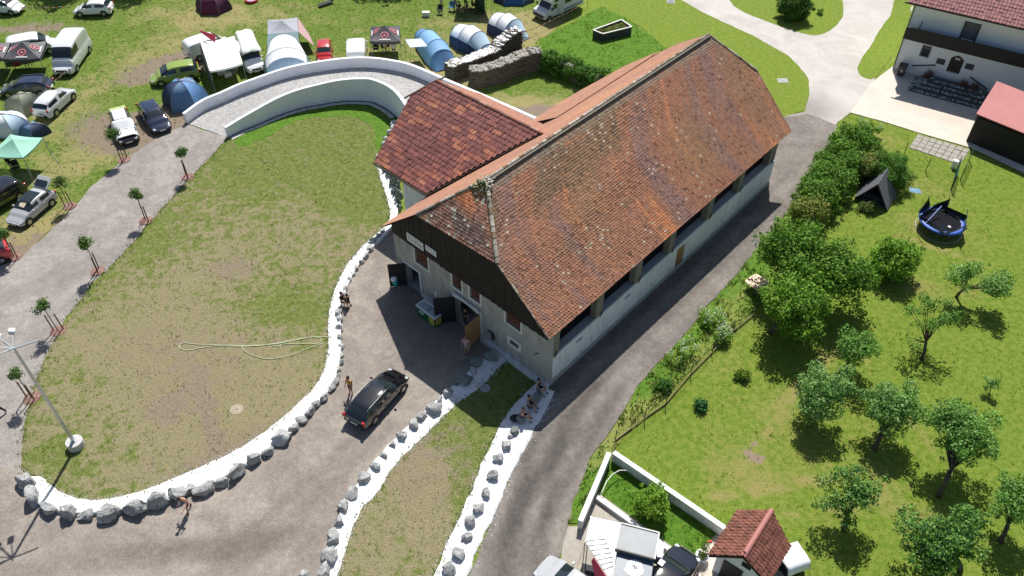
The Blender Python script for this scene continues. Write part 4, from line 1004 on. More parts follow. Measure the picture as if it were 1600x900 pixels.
vehicle('van', 'van', 'tall white panel van with open ground around it on the campsite', 'van', (124, 66), (98, 104), pw, .9, off=(0, 0))
vehicle('estate', 'car', 'dark navy estate car parked below the black canopies at the left edge', 'car', (80, 134), (2, 138), pn, .6, True)
vehicle('suv', 'car', 'pale silver estate with roof rails beside the olive dome tent', 'car', (66, 178), (106, 141), psw, .6, True)
vehicle('estate', 'car', 'dark blue estate car nosing towards the gravel lane next to the blue tent', 'car', (229, 166), (252, 198), pn, .6, True)
t = vehicle('estate', 'car', 'dark car with white sheets over its windscreen and bonnet', 'car', (185, 176), (202, 222), pb, .6)
m_sheet = M('white_cloth', (.82, .83, .85), .85, None, 3, .04); m_greenb = M('green_patterned_blanket', (.28, .36, .10), .9, (.48, .52, .26), 5, .2)
def drape(par, name, mat, x0, x1, y0, y1, zf, nx=10, ny=9, drop=.25, seed=1, th=.012):
    V = []; Fs = []
    for i in range(nx + 1):
        for j in range(ny + 1):
            x_, y_ = x0 + (x1 - x0) * i / nx, y0 + (y1 - y0) * j / ny; x_ += .05 * noise.noise(Vector((y_ * 3, seed, i > nx / 2))) * (i in (0, nx)); e = (j in (0, ny))
            V.append((x_, y_ + .05 * noise.noise(Vector((x_ * 3, seed + 2, j))) * e, zf(x_, y_) + .03 * noise.noise(Vector((x_ * 2.5, y_ * 2.5, seed))) - drop * e))
    for i in range(nx):
        for j in range(ny): a_ = i * (ny + 1) + j; Fs.append((a_, a_ + ny + 1, a_ + ny + 2, a_ + 1))
    o = rmesh(name, V, Fs, mat, None, par, None, True); s = o.modifiers.new('s', 'SOLIDIFY'); s.thickness = th; s.offset = 1; return o
E_ = SPEC['estate']
def zf_top(x, y):
    X_ = 4.75 / 2 - x; w_ = abs(y) / .9
    if X_ < 1.25: z = .70 + .30 * (X_ / 1.25) ** .6
    elif X_ < 1.95: z = 1.0 + (X_ - 1.25) / .7 * .48
    else: z = 1.50
    return z + .035 - .10 * w_ ** 4
o = drape(t, 'white_sheet', m_sheet, .25, 2.05, -.93, .93, zf_top, 14, 10, .22, 3); o = drape(t, 'white_sheet', m_sheet, -1.6, .2, -.55, .55, lambda x, y: 1.55, 8, 8, .02, 5)
drape(t, 'green_blanket', m_greenb, -2.55, -1.75, -.75, .75, lambda x, y: 1.45 - (-1.75 - x) * .25, 8, 8, .08, 7)
vehicle('mpv', 'car', 'lime green people carrier parked beside the blue tent', 'car', (303, 110), (244, 121), pg, .6, off=(0, 0))
t = vehicle('hatch', 'car', 'silver hatchback with its tailgate raised at the left edge', 'car', (72, 304), (24, 344), ps_, .6)
def tailgate():
    x = MB(); x.panel((-1.42, -.68, 1.48), (-1.42, .68, 1.48), (-2.35, .66, 2.0), (-2.35, -.66, 2.0), .08); o = x.build('tailgate', ps_, t, bevel=.03)
    y = MB(); y.panel((-1.5, -.56, 1.61), (-1.5, .56, 1.61), (-1.98, .55, 1.88), (-1.98, -.55, 1.88), .01); y.build('rear_window', m_glass, o)
tailgate()
x = MB(); x.panel((.35, -.3, 1.38), (.35, .35, 1.42), (.8, .3, 1.2), (.75, -.2, 1.22), .02); x.build('sun_shade', M('cream_shade', (.62, .55, .38), .8), t)
x = MB(); x.panel((-.9, -.55, 1.525), (-.9, .55, 1.525), (.35, .55, 1.515), (.35, -.55, 1.515), .012); x.build('roof_window', m_glass, t)
vehicle('smallvan', 'van', 'white van mostly hidden beneath the white canopy sheets', 'van', (296, 80), (352, 62), pw, .9)
t = vehicle('smallvan', 'van', 'white car with a pale tarpaulin over its roof behind the ramp wall', 'van', (380, 76), (400, 106), pw, .7)
vehicle('mini', 'car', 'small red car with a pinkish roof parked behind the curved wall', 'car', (507, 68), (507, 93), pr, .6)
vehicle('smallvan', 'van', 'white box van with an open rear door beside the black canopy', 'van', (557, 96), (558, 62), pw, .9)
vehicle('hatch', 'car', 'white hatchback at the top of the meadow left of the purple tent', 'car', (176, 12), (116, 14), pw, .6)
vehicle('mpv', 'car', 'white car cut by the top left corner', 'car', (-34, 8), (40, 12), pw, .6)
vehicle('smallvan', 'van', 'white van half hidden behind the black canopies', 'van', (28, 74), (72, 66), pw, .9)
vehicle('hatch', 'car', 'red car whose tail shows at the left edge by a staked tree', 'car', (-6, 394), (-58, 412), pr, .6)
vehicle('box', 'car', 'black vehicle with its tailgate up behind the green canopy', 'car', (16, 292), (-30, 320), pb, .9)
# old motorhome
a, b = g(905, 8, 0), g(838, 38, 0); mh_rz = ang(a, b); c = (a + b) / 2
t = thing('motorhome', 'old white motorhome with an overcab bed at the top of the meadow', 'motorhome', (c.x, c.y + .6, 0), mh_rz)
mw = M('motorhome_shell', (.70, .72, .73), .45)
def lp(xz, y0, y1, nm, mat, bev=.06):
    x = MB(); n = len(xz); x.add([(p[0], y0, p[1]) for p in xz] + [(p[0], y1, p[1]) for p in xz], [tuple(range(n)), tuple(reversed(range(n, 2 * n)))] + [(i, n + i, n + (i + 1) % n, (i + 1) % n) for i in range(n)])
    bm = bmesh.new(); me = bpy.data.meshes.new(nm); me.from_pydata(x.v, [], x.f); bm.from_mesh(me); bmesh.ops.recalc_face_normals(bm, faces=bm.faces); bm.to_mesh(me); bm.free(); me.materials.append(mat); return link(nm, me, t, None, bev)
lp([(-2.9, .45), (1.0, .45), (1.0, 1.75), (2.1, 1.95), (2.15, 2.35), (1.75, 2.65), (-2.8, 2.7), (-2.9, 2.5)], -1.1, 1.1, 'body', mw)
lp([(.9, .35), (2.95, .35), (3.0, .8), (2.9, 1.05), (2.2, 1.2), (1.65, 1.9), (.9, 1.9)], -.95, .95, 'cab', mw)
def pn_(nm, q, mat, th=.02): x = MB(); x.panel(*q, th); return x.build(nm, mat, t)
pn_('windscreen', [(2.2, -.78, 1.24), (2.2, .78, 1.24), (1.7, .72, 1.86), (1.7, -.72, 1.86)], m_glass, -.03)
pn_('grille', [(3.02, -.8, .5), (3.02, .8, .5), (3.01, .8, .82), (3.01, -.8, .82)], m_blk, -.03)
for s in (-1, 1):
    for nm, x0, x1, z0, z1, yy in (('side_window', 1.15, 1.75, 1.2, 1.7, .96), ('side_window', -.9, .1, 1.4, 1.95, 1.11), ('side_window', -2.4, -1.6, 1.4, 1.95, 1.11), ('side_window', 1.1, 1.7, 2.0, 2.35, 1.11)):
        x = MB(); x.box(((x0 + x1) / 2, s * yy, (z0 + z1) / 2), (x1 - x0, .03, z1 - z0)); x.build(nm, m_glass, t)
    x = MB(); x.box((-.9, s * 1.12, .75), (3.6, .03, .22)); x.build('side_stripe', M('grey_blue_stripe', (.25, .30, .36), .5), t)
    x = MB(); x.box((2.1, s * 1.15, 1.4), (.1, .2, .3)); x.build('wing_mirror', m_blk, t)
    x = MB(); x.box((3.0, s * .72, .68), (.08, .28, .18)); x.build('headlight', m_lamp, t)
    for fx in (2.3, -1.5):
        x = MB(); x.cyl((fx, s * .98 if s < 0 else .76, .34), .34, .22, 18, 0, None, 'y'); wo = x.build('wheel', m_tyre, t); y = MB(); y.cyl((fx, s * .985 if s < 0 else .97, .34), .19, .02, 12, 0, None, 'y'); y.build('rim', m_rim, wo)
x = MB(); x.box((.55, 1.13, 1.15), (.6, .03, 1.4)); x.build('door', M('motorhome_door', (.6, .62, .63), .5), t)
x = MB(); x.box((-.5, 0, 2.73), (.7, .7, .08)); x.build('roof_hatch', m_lamp, t, bevel=.02); x = MB(); x.box((1.9, 0, 2.2), (.55, 1.4, .25)); 
# ---------------------------------------------------------------- tents and canopies
def cloth(name, c, r=.75, c2=None, var=.06, trans=.12): 
    m = M(name, c, r, c2, 2.5, var); return m
m_pole = M('tent_pole', (.3, .3, .31), .4, None, 3, .02, 0, .6); m_guy = M('guy_line', (.6, .58, .5), .8); m_orange = M('orange_guy', (.8, .3, .12), .8)
def dome_tent(label, px, rz, a, b, h, mats, n=6, door=None, pole=m_pole, k=7, cat='tent'):
    c = g(*px); t = thing('dome_tent', label, cat, c, rz)
    def P_(th, s):  # s 0 ground .. 1 top
        r = math.cos(s * math.pi / 2) ** .75; z = h * math.sin(s * math.pi / 2) ** 1.0
        return Vector((a * math.cos(th) * r, b * math.sin(th) * r, z))
    for i in range(n):
        t0, t1 = 2 * math.pi * i / n, 2 * math.pi * (i + 1) / n; mb = MB(); rg = []
        for j in range(k + 1):
            s = j / k; p, q = P_(t0, s), P_(t1, s); row = []
            for u in range(5):
                m_ = p.lerp(q, u / 4); dent = .06 * math.sin(math.pi * u / 4) * (1 - s); m_ = Vector((m_.x * (1 - dent), m_.y * (1 - dent), m_.z - .05 * math.sin(math.pi * u / 4) * s)); row.append(m_)
            rg.append(row)
        mb.rings(rg, 0, False, False); o = mb.build('panel', mats[i % len(mats)], t, True); 
        pm = MB(); pm.tube([P_(t0, j / k) * 1.012 for j in range(k + 1)], .016, 5); pm.build('tent_pole', pole, t)
    return t
def tunnel_tent(label, pa, pb, stations, mats, hoopm, name='tunnel_tent', doorm=None, z0=0.0, n=12, mid=.62, lower=None, sq=1.0):
    "stations: (fraction along, half width, height, material index)"
    a, b = g(*pa), g(*pb); L = (b - a).length; rz = ang(a, b); t = thing(name, label, 'tent', a, rz)
    def row(x, w_, h_): return [Vector((x, -w_ * (abs(math.cos(math.pi * j / n)) ** sq) * math.copysign(1, math.cos(math.pi * j / n)), h_ * math.sin(math.pi * j / n) ** .8)) for j in range(n + 1)]
    for i in range(len(stations) - 1):
        f0, w0, h0, m0 = stations[i]; f1, w1, h1, _ = stations[i + 1]
        rs_ = []; 
        for q in range(4):
            u = q / 3; sagf = 1 - .03 * math.sin(math.pi * u)
            rs_.append(row(L * (f0 + (f1 - f0) * u), (w0 + (w1 - w0) * u), (h0 + (h1 - h0) * u) * sagf))
        lo = lower
        mb = MB(); K = n
        for q in range(3):
            for j in range(n):
                mb.add([rs_[q][j], rs_[q][j + 1], rs_[q + 1][j + 1], rs_[q + 1][j]], [(3, 2, 1, 0)], 1 if (lo and j in (0, 1, n - 1, n - 2)) else 0)
        o = mb.build('flysheet', [mats[m0], lo or mats[m0]], t, True)
        bm = bmesh.new(); bm.from_mesh(o.data); bmesh.ops.remove_doubles(bm, verts=bm.verts, dist=.001); bm.to_mesh(o.data); bm.free()
    for f, w_, h_, _ in stations:
        if h_ > .5:
            hp = MB(); hp.tube([p * 1.0 + Vector((0, 0, .01)) for p in row(L * f, w_ * 1.01, h_ * 1.01)], .018, 5); hp.build('hoop', hoopm, t)
    return t
def gazebo(label, pxs, h, ph, mat, legm, val=.25, valm=None, name='canopy', pyr=1.2, legs=True, cat='canopy', zc=None):
    "four roof corners surveyed at height h, apex ph"
    c = [g(*p, h) for p in pxs]; m = sum(c, Vector()) / 4; t = thing(name, label, cat, (m.x, m.y, 0)); loc = Vector((m.x, m.y, 0)); c = [p - loc for p in c]
    ap = Vector((0, 0, ph))
    for i in range(4):
        p, q = c[i], c[(i + 1) % 4]; mb = MB(); rg = []
        for j in range(6):
            s = j / 5; row = []
            for u in range(6):
                e = p.lerp(q, u / 5); v_ = e.lerp(ap, s); v_.z -= .10 * math.sin(math.pi * u / 5) * (1 - s) + .12 * math.sin(math.pi * s); row.append(v_)
            rg.append(row)
        mb.rings(rg, 0, False, False); o = mb.build('roof_panel', mat, t, True)
        vm_ = MB(); sg = 6
        for u in range(sg):
            e0, e1 = p.lerp(q, u / sg), p.lerp(q, (u + 1) / sg); d0 = .10 * math.sin(math.pi * u / sg); d1 = .10 * math.sin(math.pi * (u + 1) / sg)
            vm_.quad(e0 + Vector((0, 0, -d0)), e1 + Vector((0, 0, -d1)), e1 + Vector((0, 0, -d1 - val)), e0 + Vector((0, 0, -d0 - val)))
        vm_.build('valance', valm or mat, t, True)
        if legs: l_ = MB(); l_.tube([(p.x, p.y, 0), (p.x, p.y, p.z)], .025, 6); l_.build('leg', legm, t)
    return t, c
olive = cloth('olive_tent_cloth', (.27, .28, .20)); white = M('white_tent_cloth', (.82, .84, .86), .7); lb = cloth('light_blue_cloth', (.20, .40, .66)); mb_ = cloth('mid_blue_cloth', (.12, .26, .50)); db = cloth('dark_blue_cloth', (.03, .06, .13))
mint = cloth('mint_cloth', (.27, .56, .43), .7); lime = cloth('lime_cloth', (.42, .55, .05)); purple = cloth('purple_cloth', (.13, .015, .06)); greyt = cloth('grey_tent_cloth', (.33, .35, .39)); teal = cloth('teal_tent_cloth', (.17, .27, .28)); iceb = cloth('ice_blue_cloth', (.50, .66, .78)); blackc = cloth('black_canopy_cloth', (.06, .06, .07), .6, None, .1)
blue2 = cloth('steel_blue_cloth', (.12, .22, .36)); darkn = cloth('dark_navy_cloth', (.025, .045, .10))
dome_tent('olive dome tent between the navy estate and the pale silver car', (42, 172), R(20), 1.75, 1.35, 1.75, [olive, cloth('pale_olive_cloth', (.38, .38, .30)), olive, olive], 4)
dome_tent('white dome tent at the left edge behind the mint canopy', (14, 203), R(0), 2.4, 1.6, 1.7, [white, white, iceb], 6)
dome_tent('small grey-blue dome tent above the mint canopy', (56, 210), R(15), 1.35, 1.1, 1.15, [blue2, cloth('grey_blue_cloth', (.17, .20, .27)), blue2, darkn], 4)
dome_tent('blue hexagonal pavilion tent by the end of the curved ramp', (292, 160), R(10), 2.15, 2.0, 2.3, [blue2, darkn, mb_, darkn, blue2, mb_], 6, k=6)
dome_tent('purple dome tent at the top edge of the campsite', (335, 14), R(0), 2.0, 1.7, 1.8, [purple, cloth('dark_plum_cloth', (.07, .015, .05))], 6)
dome_tent('lime green dome tent under the mint canopy', (2, 284), R(0), 1.2, 1.0, 1.1, [lime], 6)
dome_tent('dark blue tent at the top edge beside the motorhome', (803, 3), R(0), 2.3, 1.2, 1.0, [cloth('strong_blue_cloth', (.02, .09, .28)), darkn], 6)
tunnel_tent('blue tunnel tent with a side awning by the bend of the ramp wall', (660, 62), (694, 104), [(0, .9, 1.2, 0), (.25, 1.25, 1.8, 1), (.68, 1.4, 2.0, 1), (.92, 1.3, 1.6, 0), (1.12, 1.15, .12, 0)], [mb_, lb], blue2)
tt = tunnel_tent('white and blue tunnel tent nearest the stone ruin', (712, 60), (752, 80), [(0, .8, .9, 0), (.12, 1.3, 1.7, 0), (.5, 1.6, 2.1, 0), (.85, 1.5, 1.9, 1), (1.15, 1.1, .9, 1), (1.3, 1.0, .1, 1)], [white, iceb], blue2, lower=darkn)
tt = tunnel_tent('white and blue tunnel tent between the ruin and the motorhome', (770, 42), (808, 60), [(0, .8, .9, 0), (.12, 1.3, 1.7, 0), (.5, 1.6, 2.1, 0), (.85, 1.5, 1.9, 1), (1.1, 1.1, .9, 1), (1.25, 1.0, .1, 1)], [white, iceb], blue2, lower=darkn)
# awning of the blue tunnel tent
a_, b_, c_, d_ = g(633, 62, 1.9), g(641, 74, 1.9), g(668, 72, 1.75), g(658, 60, 1.75)
aw = MB(); aw.panel(a_, b_, c_, d_, .015); ao2 = aw.build('awning', iceb); tag(ao2, 'pale blue awning sheet stretched from the blue tunnel tent', 'awning')
ap = MB(); 
for p in (a_, b_): ap.tube([Vector((p.x - .1, p.y, 0)), p], .018, 5)
ap.build('awning_pole', m_pole, ao2)
# big grey frame tent with a white tunnel
tunnel_tent('large white tunnel tent joined to the grey canopy behind the ramp wall', (446, 78), (452, 122), [(0, 1.4, 1.5, 1), (.2, 1.7, 2.3, 0), (.75, 2.3, 2.5, 0), (1.0, 2.2, 2.2, 2), (1.25, 2.0, .1, 2)], [white, teal, iceb], blue2, lower=teal)
t, c = gazebo('square grey canopy with drooping teal sides behind the white tunnel tent', [(418, 54), (418, 31), (464, 27), (466, 50)], 2.0, 2.6, greyt, m_pole, .5, cloth('dark_teal_cloth', (.07, .11, .12)))
x = MB(); cc = [c[0], c[3]]
x.panel(c[0] + Vector((0, 0, .02)), c[3] + Vector((0, 0, .02)), c[3] + Vector((.6, -3.2, -1.2)), c[0] + Vector((.4, -3.2, -1.0)), .02); x.build('draped_sheet', teal, t)
x = MB(); x.panel(c[2] + Vector((.05, 0, 0)), c[3] + Vector((.05, 0, 0)), c[3] + Vector((1.5, -.5, -1.3)), c[2] + Vector((1.2, -1.0, -1.3)), .03); x.build('side_flap', cloth('pinkish_flap', (.5, .33, .32)), t)
# printed black canopies
m_print = M('pale_red_print', (.55, .17, .20), .7); m_pw = M('white_print', (.75, .75, .75), .7)
def printed(label, pxs, h=2.15, ph=3.0):
    t, c = gazebo(label, pxs, h, ph, blackc, m_pole, .3)
    ap = Vector((0, 0, ph))
    for i in range(4):
        p, q = c[i], c[(i + 1) % 4]; m = (p + q) / 2; n = (q - p).cross(ap - p).normalized(); n = n if n.z > 0 else -n; u = (q - p).normalized(); v_ = n.cross(u); v_ = v_ if v_.z > 0 else -v_
        o_ = m.lerp(ap, .42) - Vector((0, 0, .10)) + n * .04; em = MB(); rg = [[o_ + u * math.cos(k * math.pi / 8) * r_ + v_ * math.sin(k * math.pi / 8) * r_ for k in range(16)] for r_ in (.42, .30)]
        em.rings(rg, 0, True, False); em.add([o_ + u * math.cos(k * math.pi / 4) * .17 + v_ * math.sin(k * math.pi / 4) * .13 for k in range(8)], [tuple(range(8))]); em.build('ring_print', m_print, t)
        bar = MB(); o2 = m.lerp(ap, .13) - Vector((0, 0, .08)) + n * .04; bar.quad(o2 - u * .55 - v_ * .06, o2 + u * .55 - v_ * .06, o2 + u * .55 + v_ * .06, o2 - u * .55 + v_ * .06); bar.build('white_bar_print', m_pw, t)
    return t
printed('black printed canopy next to the white box van and seated people', [(578, 64), (579, 41), (624, 40), (625, 64)])
printed('black printed canopy directly left of the tall white van', [(4, 92), (20, 66), (72, 64), (62, 91)])
printed('black printed canopy cut off by the left edge of the picture', [(-44, 92), (-30, 66), (16, 66), (4, 91)])
# mint canopy
t, c = gazebo('mint green canopy with poles at the left edge', [(-22, 243), (16, 210), (67, 215), (36, 246)], 2.3, 3.0, mint, m_pole, .12)
x = MB(); x.tube([c[2], c[2] + Vector((1.6, -1.9, -2.1))], .02, 5); x.tube([c[3], c[3] + Vector((.9, -1.6, -2.2))], .02, 5); x.build('guy_pole', m_pole, t)
# white party canopy over the vans, with a pale tarpaulin and a red pennant
t, c = gazebo('plain white square canopy over a clutter of camping gear', [(328, 111), (313, 66), (366, 56), (379, 99)], 2.4, 2.75, M('bright_white_canvas', (.86, .86, .87), .7), m_pole, .18)
x = MB(); P4 = [c[0], c[1], c[1] + Vector((-.3, -.2, -2.3)), c[0] + Vector((-.1, -.2, -2.3))]; x.panel(P4[0] + Vector((-.1, 0, -.1)), P4[1] + Vector((-.1, 0, -.1)), P4[2], P4[3], .02); x.build('side_wall', cloth('dark_green_side', (.06, .08, .08)), t)
fl = MB(); a_, b_ = g(313, 50, 2.9), g(338, 62, 2.9); fl.panel(a_, a_ + Vector((.05, -.1, .25)), b_ + Vector((0, .1, .45)), b_ + Vector((0, -.45, -.1)), .02); o = fl.build('pennant', M('red_cloth', (.7, .06, .10), .7)); tag(o, 'red pennant sagging over the top of the white canopy', 'flag')
tp = MB(); q = [g(366, 48, 2.2), g(392, 43, 2.2), g(408, 76, 2.05), g(377, 84, 2.05)]; V = []; Fs = []
for i in range(9):
    for j in range(7):
        p = q[0].lerp(q[1], j / 6).lerp(q[3].lerp(q[2], j / 6), i / 8); V.append(tuple(p + Vector((0, 0, .10 * noise.noise(p * .9) + .06 * math.sin(j * 2.1 + i) - .1 * (i in (0, 8)) - .2 * (j in (0, 6))))))
for i in range(8):
    for j in range(6): a = i * 7 + j; Fs.append((a, a + 1, a + 8, a + 7))
o = rmesh('tarpaulin', V, Fs, cloth('pale_green_tarp', (.66, .72, .60), .8, (.78, .80, .76)), None, None, None, True); o.modifiers.new('s', 'SOLIDIFY').thickness = .01; tag(o, 'pale greenish tarpaulin draped over the white car by the ramp', 'tarpaulin')
# dark shelter with people at the top
t, c = gazebo('dark green mesh shelter at the top edge above the seated group', [(712, -6), (716, -26), (760, -26), (768, -4)], 2.2, 2.7, darkn, m_pole, .25)
x = MB(); x.panel(g(742, 8, .0) - Vector(t.location), g(757, 22, .0) - Vector(t.location), g(757, -2, 1.9) - Vector(t.location), g(742, -10, 1.9) - Vector(t.location), .03); x.build('side_wall', cloth('dark_green_mesh', (.02, .06, .035)), t)
# camping clutter: chairs, boxes
def crate(label, px, size, mat, rz=0, z=0, cat='box', name='cool_box'):
    c = g(*px); t = thing(name, label, cat, (c.x, c.y, z), rz); x = MB(); x.box((0, 0, size[2] * .42), (size[0], size[1], size[2] * .84)); x.build('tub', mat, t, bevel=.02); x = MB(); x.box((0, 0, size[2] * .92), (size[0] * 1.04, size[1] * 1.04, size[2] * .15)); x.build('lid', mat, t, bevel=.02); y = MB(); y.tube([(-size[0] * .5, 0, size[2] * .6), (-size[0] * .5 - .06, 0, size[2] * .6), (-size[0] * .5 - .06, .0, size[2] * .45)], .015, 5); y.build('handle', m_blk, t); return t
crate('white cool box standing alone in the grass above the blue tunnel tent', (666, 25), (.8, .45, .5), M('cream_plastic', (.75, .74, .66), .5))
def camp_chair(label, px, rz, mat, group='folding camp chairs around the site'):
    c = g(*px); t = thing('camp_chair', label, 'chair', c, rz, group); x = MB(); x.panel((-.25, -.28, .42), (.25, -.28, .45), (.25, .28, .45), (-.25, .28, .42), .03); x.build('seat', mat, t); x = MB(); x.panel((-.26, -.28, .45), (-.26, .28, .45), (-.4, .28, .95), (-.4, -.28, .95), .03); x.build('backrest', mat, t)
    for s in (-1, 1):
        for q in ((-.28, .25), (.25, -.28)): x = MB(); x.tube([(q[0], s * .29, 0), (q[1], s * .29, .44)], .014, 5); x.build('leg', m_pole, t)
        x = MB(); x.box((0, s * .31, .62), (.45, .06, .03)); x.build('armrest', mat, t)
    return t
blkc = M('black_chair_cloth', (.02, .02, .025), .8); redc = M('red_chair_cloth', (.5, .05, .04), .8); bluc = M('blue_chair_cloth', (.05, .18, .35), .8)
camp_chair('red folding camp chair under the black canopy left of the tall white van', (30, 108), R(-60), redc); camp_chair('blue folding camp chair in front of the dark shelter', (706, 17), R(-100), bluc)
camp_chair('black folding camp chair standing alone left of the dark shelter', (688, 22), R(-90), blkc); camp_chair('black folding camp chair under the black canopy by the box van', (588, 82), R(-90), blkc)
camp_chair('black folding camp chair under the mint canopy', (28, 268), R(-60), blkc)
for i, (px, col, lab) in enumerate([((347, 116), (.7, .7, .7), 'round white bowl on the clutter under the white canopy'), ((356, 119), (.62, .58, .5), 'tan bag in the clutter under the white canopy'), ((366, 115), (.2, .2, .16), 'dark holdall in the clutter under the white canopy nearest the white car'), ((340, 108), (.08, .08, .09), 'black crate at the back of the clutter under the white canopy'), ((362, 108), (.36, .27, .18), 'brown box at the back of the clutter under the white canopy')]):
    crate(lab, px, (.7, .5, .4), M('gear_%d' % i if False else 'camp_gear_' + ['white', 'tan', 'olive', 'black', 'brown'][i], col, .8), R(i * 37), 0, 'bag' if i in (1, 2) else 'box', 'camp_gear')
x = MB(); c = g(508, 8); t = thing('bench_seat', 'low dark sun lounger lying in the grass above the red car', 'sun lounger', c, R(40)); x = MB(); x.panel((-.8, -.3, .25), (.8, -.3, .25), (.8, .3, .25), (-.8, .3, .25), .05); x.build('seat', blkc, t)
x = MB(); x.panel((.8, -.3, .27), (1.2, -.3, .6), (1.2, .3, .6), (.8, .3, .27), .05); x.build('backrest', blkc, t)
for s in (-1, 1):
    for q in (-.6, .6): x = MB(); x.tube([(q, s * .27, 0), (q, s * .27, .24)], .015, 5); x.build('leg', m_pole, t)
c = g(393, 2); t = thing('paddling_pool', 'small red paddling pool at the top edge right of the purple tent', 'pool', c); x = MB(); rg = [[Vector((math.cos(k * .3927) * (.62 + .14 * math.cos(q)), math.sin(k * .3927) * (.62 + .14 * math.cos(q)), .16 + .14 * math.sin(q))) for q in [j * .785 for j in range(8)]] for k in range(17)]
x.rings(rg, 0, True, False); x.build('rim', redc, t, True); x = MB(); x.cyl((0, 0, .0), .6, .12, 16); x.build('water', M('pool_water', (.35, .5, .75), .05), t)
# barrier tape on short posts along the meadow edge
def tape(label, pts, z=.75, posts=True):
    P = [g(*p) for p in pts]; t = thing('barrier_tape', label, 'barrier tape', P[0]); o0 = P[0]
    for i in range(len(P)):
        if posts: x = MB(); x.tube([P[i] - o0, P[i] - o0 + Vector((0, 0, z + .1))], .02, 5); x.build('post', m_brownd, t)
    x = MB()
    for i in range(len(P) - 1):
        n = max(2, int((P[i + 1] - P[i]).length / .35))
        for k in range(n):
            a_, b_ = P[i].lerp(P[i + 1], k / n) - o0, P[i].lerp(P[i + 1], (k + 1) / n) - o0; f = lambda u: z - .12 * math.sin(math.pi * u)
            x.panel(a_ + Vector((0, 0, f(k / n) - .04)), b_ + Vector((0, 0, f((k + 1) / n) - .04)), b_ + Vector((0, 0, f((k + 1) / n) + .04)), a_ + Vector((0, 0, f(k / n) + .04)), .006, k % 2)
    x.build('tape', [M('red_tape', (.7, .12, .08), .6), M('white_tape', (.8, .8, .78), .6)], t); return t
tape('red and white barrier tape running from the motorhome to the stone ruin', [(918, 12), (864, 40), (820, 60), (770, 75)])
tape('short red and white tape between the two white cars at the top left', [(36, 22), (106, 20)]); tape('red and white tape from the tall white van down to the pale silver car', [(110, 118), (85, 140)])
# ---------------------------------------------------------------- boulders
def M_rock(name, c1, c2, dk):
    m, nt, b = _new(name); p = wpos(nt); n1 = noi(nt, p, 2.2, 5, .65, .8); n2 = noi(nt, p, 7, 4, .7, 1.5); n3 = noi(nt, p, 30, 3)
    c = mixc(nt, step(nt, n1, .38, .62), c1, c2); c = mixc(nt, mth(nt, 'MULTIPLY', step(nt, n2, .50, .62), .8), c, dk)
    nt.links.new(scalec(nt, c, lin(nt, n3, .25, .75, .8, 1.2)), b.inputs['Base Color']); b.inputs['Roughness'].default_value = .9; b.inputs['Specular IOR Level'].default_value = .2
    bump(nt, b, mth(nt, 'ADD', n2, n3), .7, .08); return m
m_rk = M_rock('limestone_boulder', (.37, .375, .37), (.54, .545, .53), (.13, .135, .14)); m_rk2 = M_rock('greenish_boulder', (.22, .25, .235), (.30, .33, .31), (.13, .145, .14)); m_rk3 = M_rock('white_boulder', (.55, .55, .54), (.64, .64, .63), (.38, .38, .37))
def boulder(name, label, c, size, mat, seed, group=None, parent=None, cat='boulder'):
    rs = random.Random(seed); bm = bmesh.new(); bmesh.ops.create_icosphere(bm, subdivisions=3, radius=1)
    planes = [(Vector((rs.gauss(0, 1), rs.gauss(0, 1), rs.gauss(0, .7))).normalized(), rs.uniform(.5, .86)) for _ in range(16)] + [(Vector((rs.gauss(0, .2), rs.gauss(0, .2), 1)).normalized(), rs.uniform(.6, .8))]
    for v in bm.verts:
        for n, d in planes:
            k = v.co.dot(n) - d
            if k > 0: v.co -= n * k * .96
        v.co += v.co.normalized() * (.16 * noise.noise(v.co * 1.8 + Vector((seed, 0, 0))) + .12 * noise.noise(v.co * 4.3 + Vector((seed, 0, 0))) + .05 * noise.noise(v.co * 9 + Vector((seed, 0, 0))))
        v.co = Vector((v.co.x * size[0] / 2, v.co.y * size[1] / 2, v.co.z * size[2] / 2))
    me = bpy.data.meshes.new(name); bm.to_mesh(me); bm.free(); me.materials.append(mat); me.shade_smooth()
    try: me.set_sharp_from_angle(angle=R(34))
    except Exception: pass
    o = link(name, me, parent); o.location = c; o.rotation_euler = (0, 0, rs.uniform(0, 6.28)) if size[0] == size[1] else (0, 0, size[3] if len(size) > 3 else 0)
    if label: tag(o, label, cat, group)
    return o
rowA = [(41, 752, 26), (52, 777, 26), (77, 795, 27), (107, 800, 28), (134, 805, 22), (172, 801, 34), (212, 794, 34), (246, 782, 32), (277, 771, 28), (297, 764, 20), (321, 761, 28), (347, 753, 24), (370, 737, 30), (397, 718, 26), (420, 706, 18), (441, 683, 27), (459, 669, 18), (471, 656, 16), (485, 643, 16), (493, 632, 14), (507, 620, 16), (517, 607, 14), (524, 597, 15), (529, 587, 12), (530, 577, 11), (533, 566, 13), (535, 556, 10), (533, 541, 15), (531, 527, 13), (531, 512, 14), (530, 499, 12), (530, 487, 14), (537, 461, 14), (539, 450, 12), (543, 443, 9), (546, 436, 11), (551, 428, 11), (557, 419, 12), (565, 409, 13), (572, 400, 13), (578, 388, 15), (584, 377, 12), (592, 369, 12), (598, 361, 12)]
n = len(rowA)
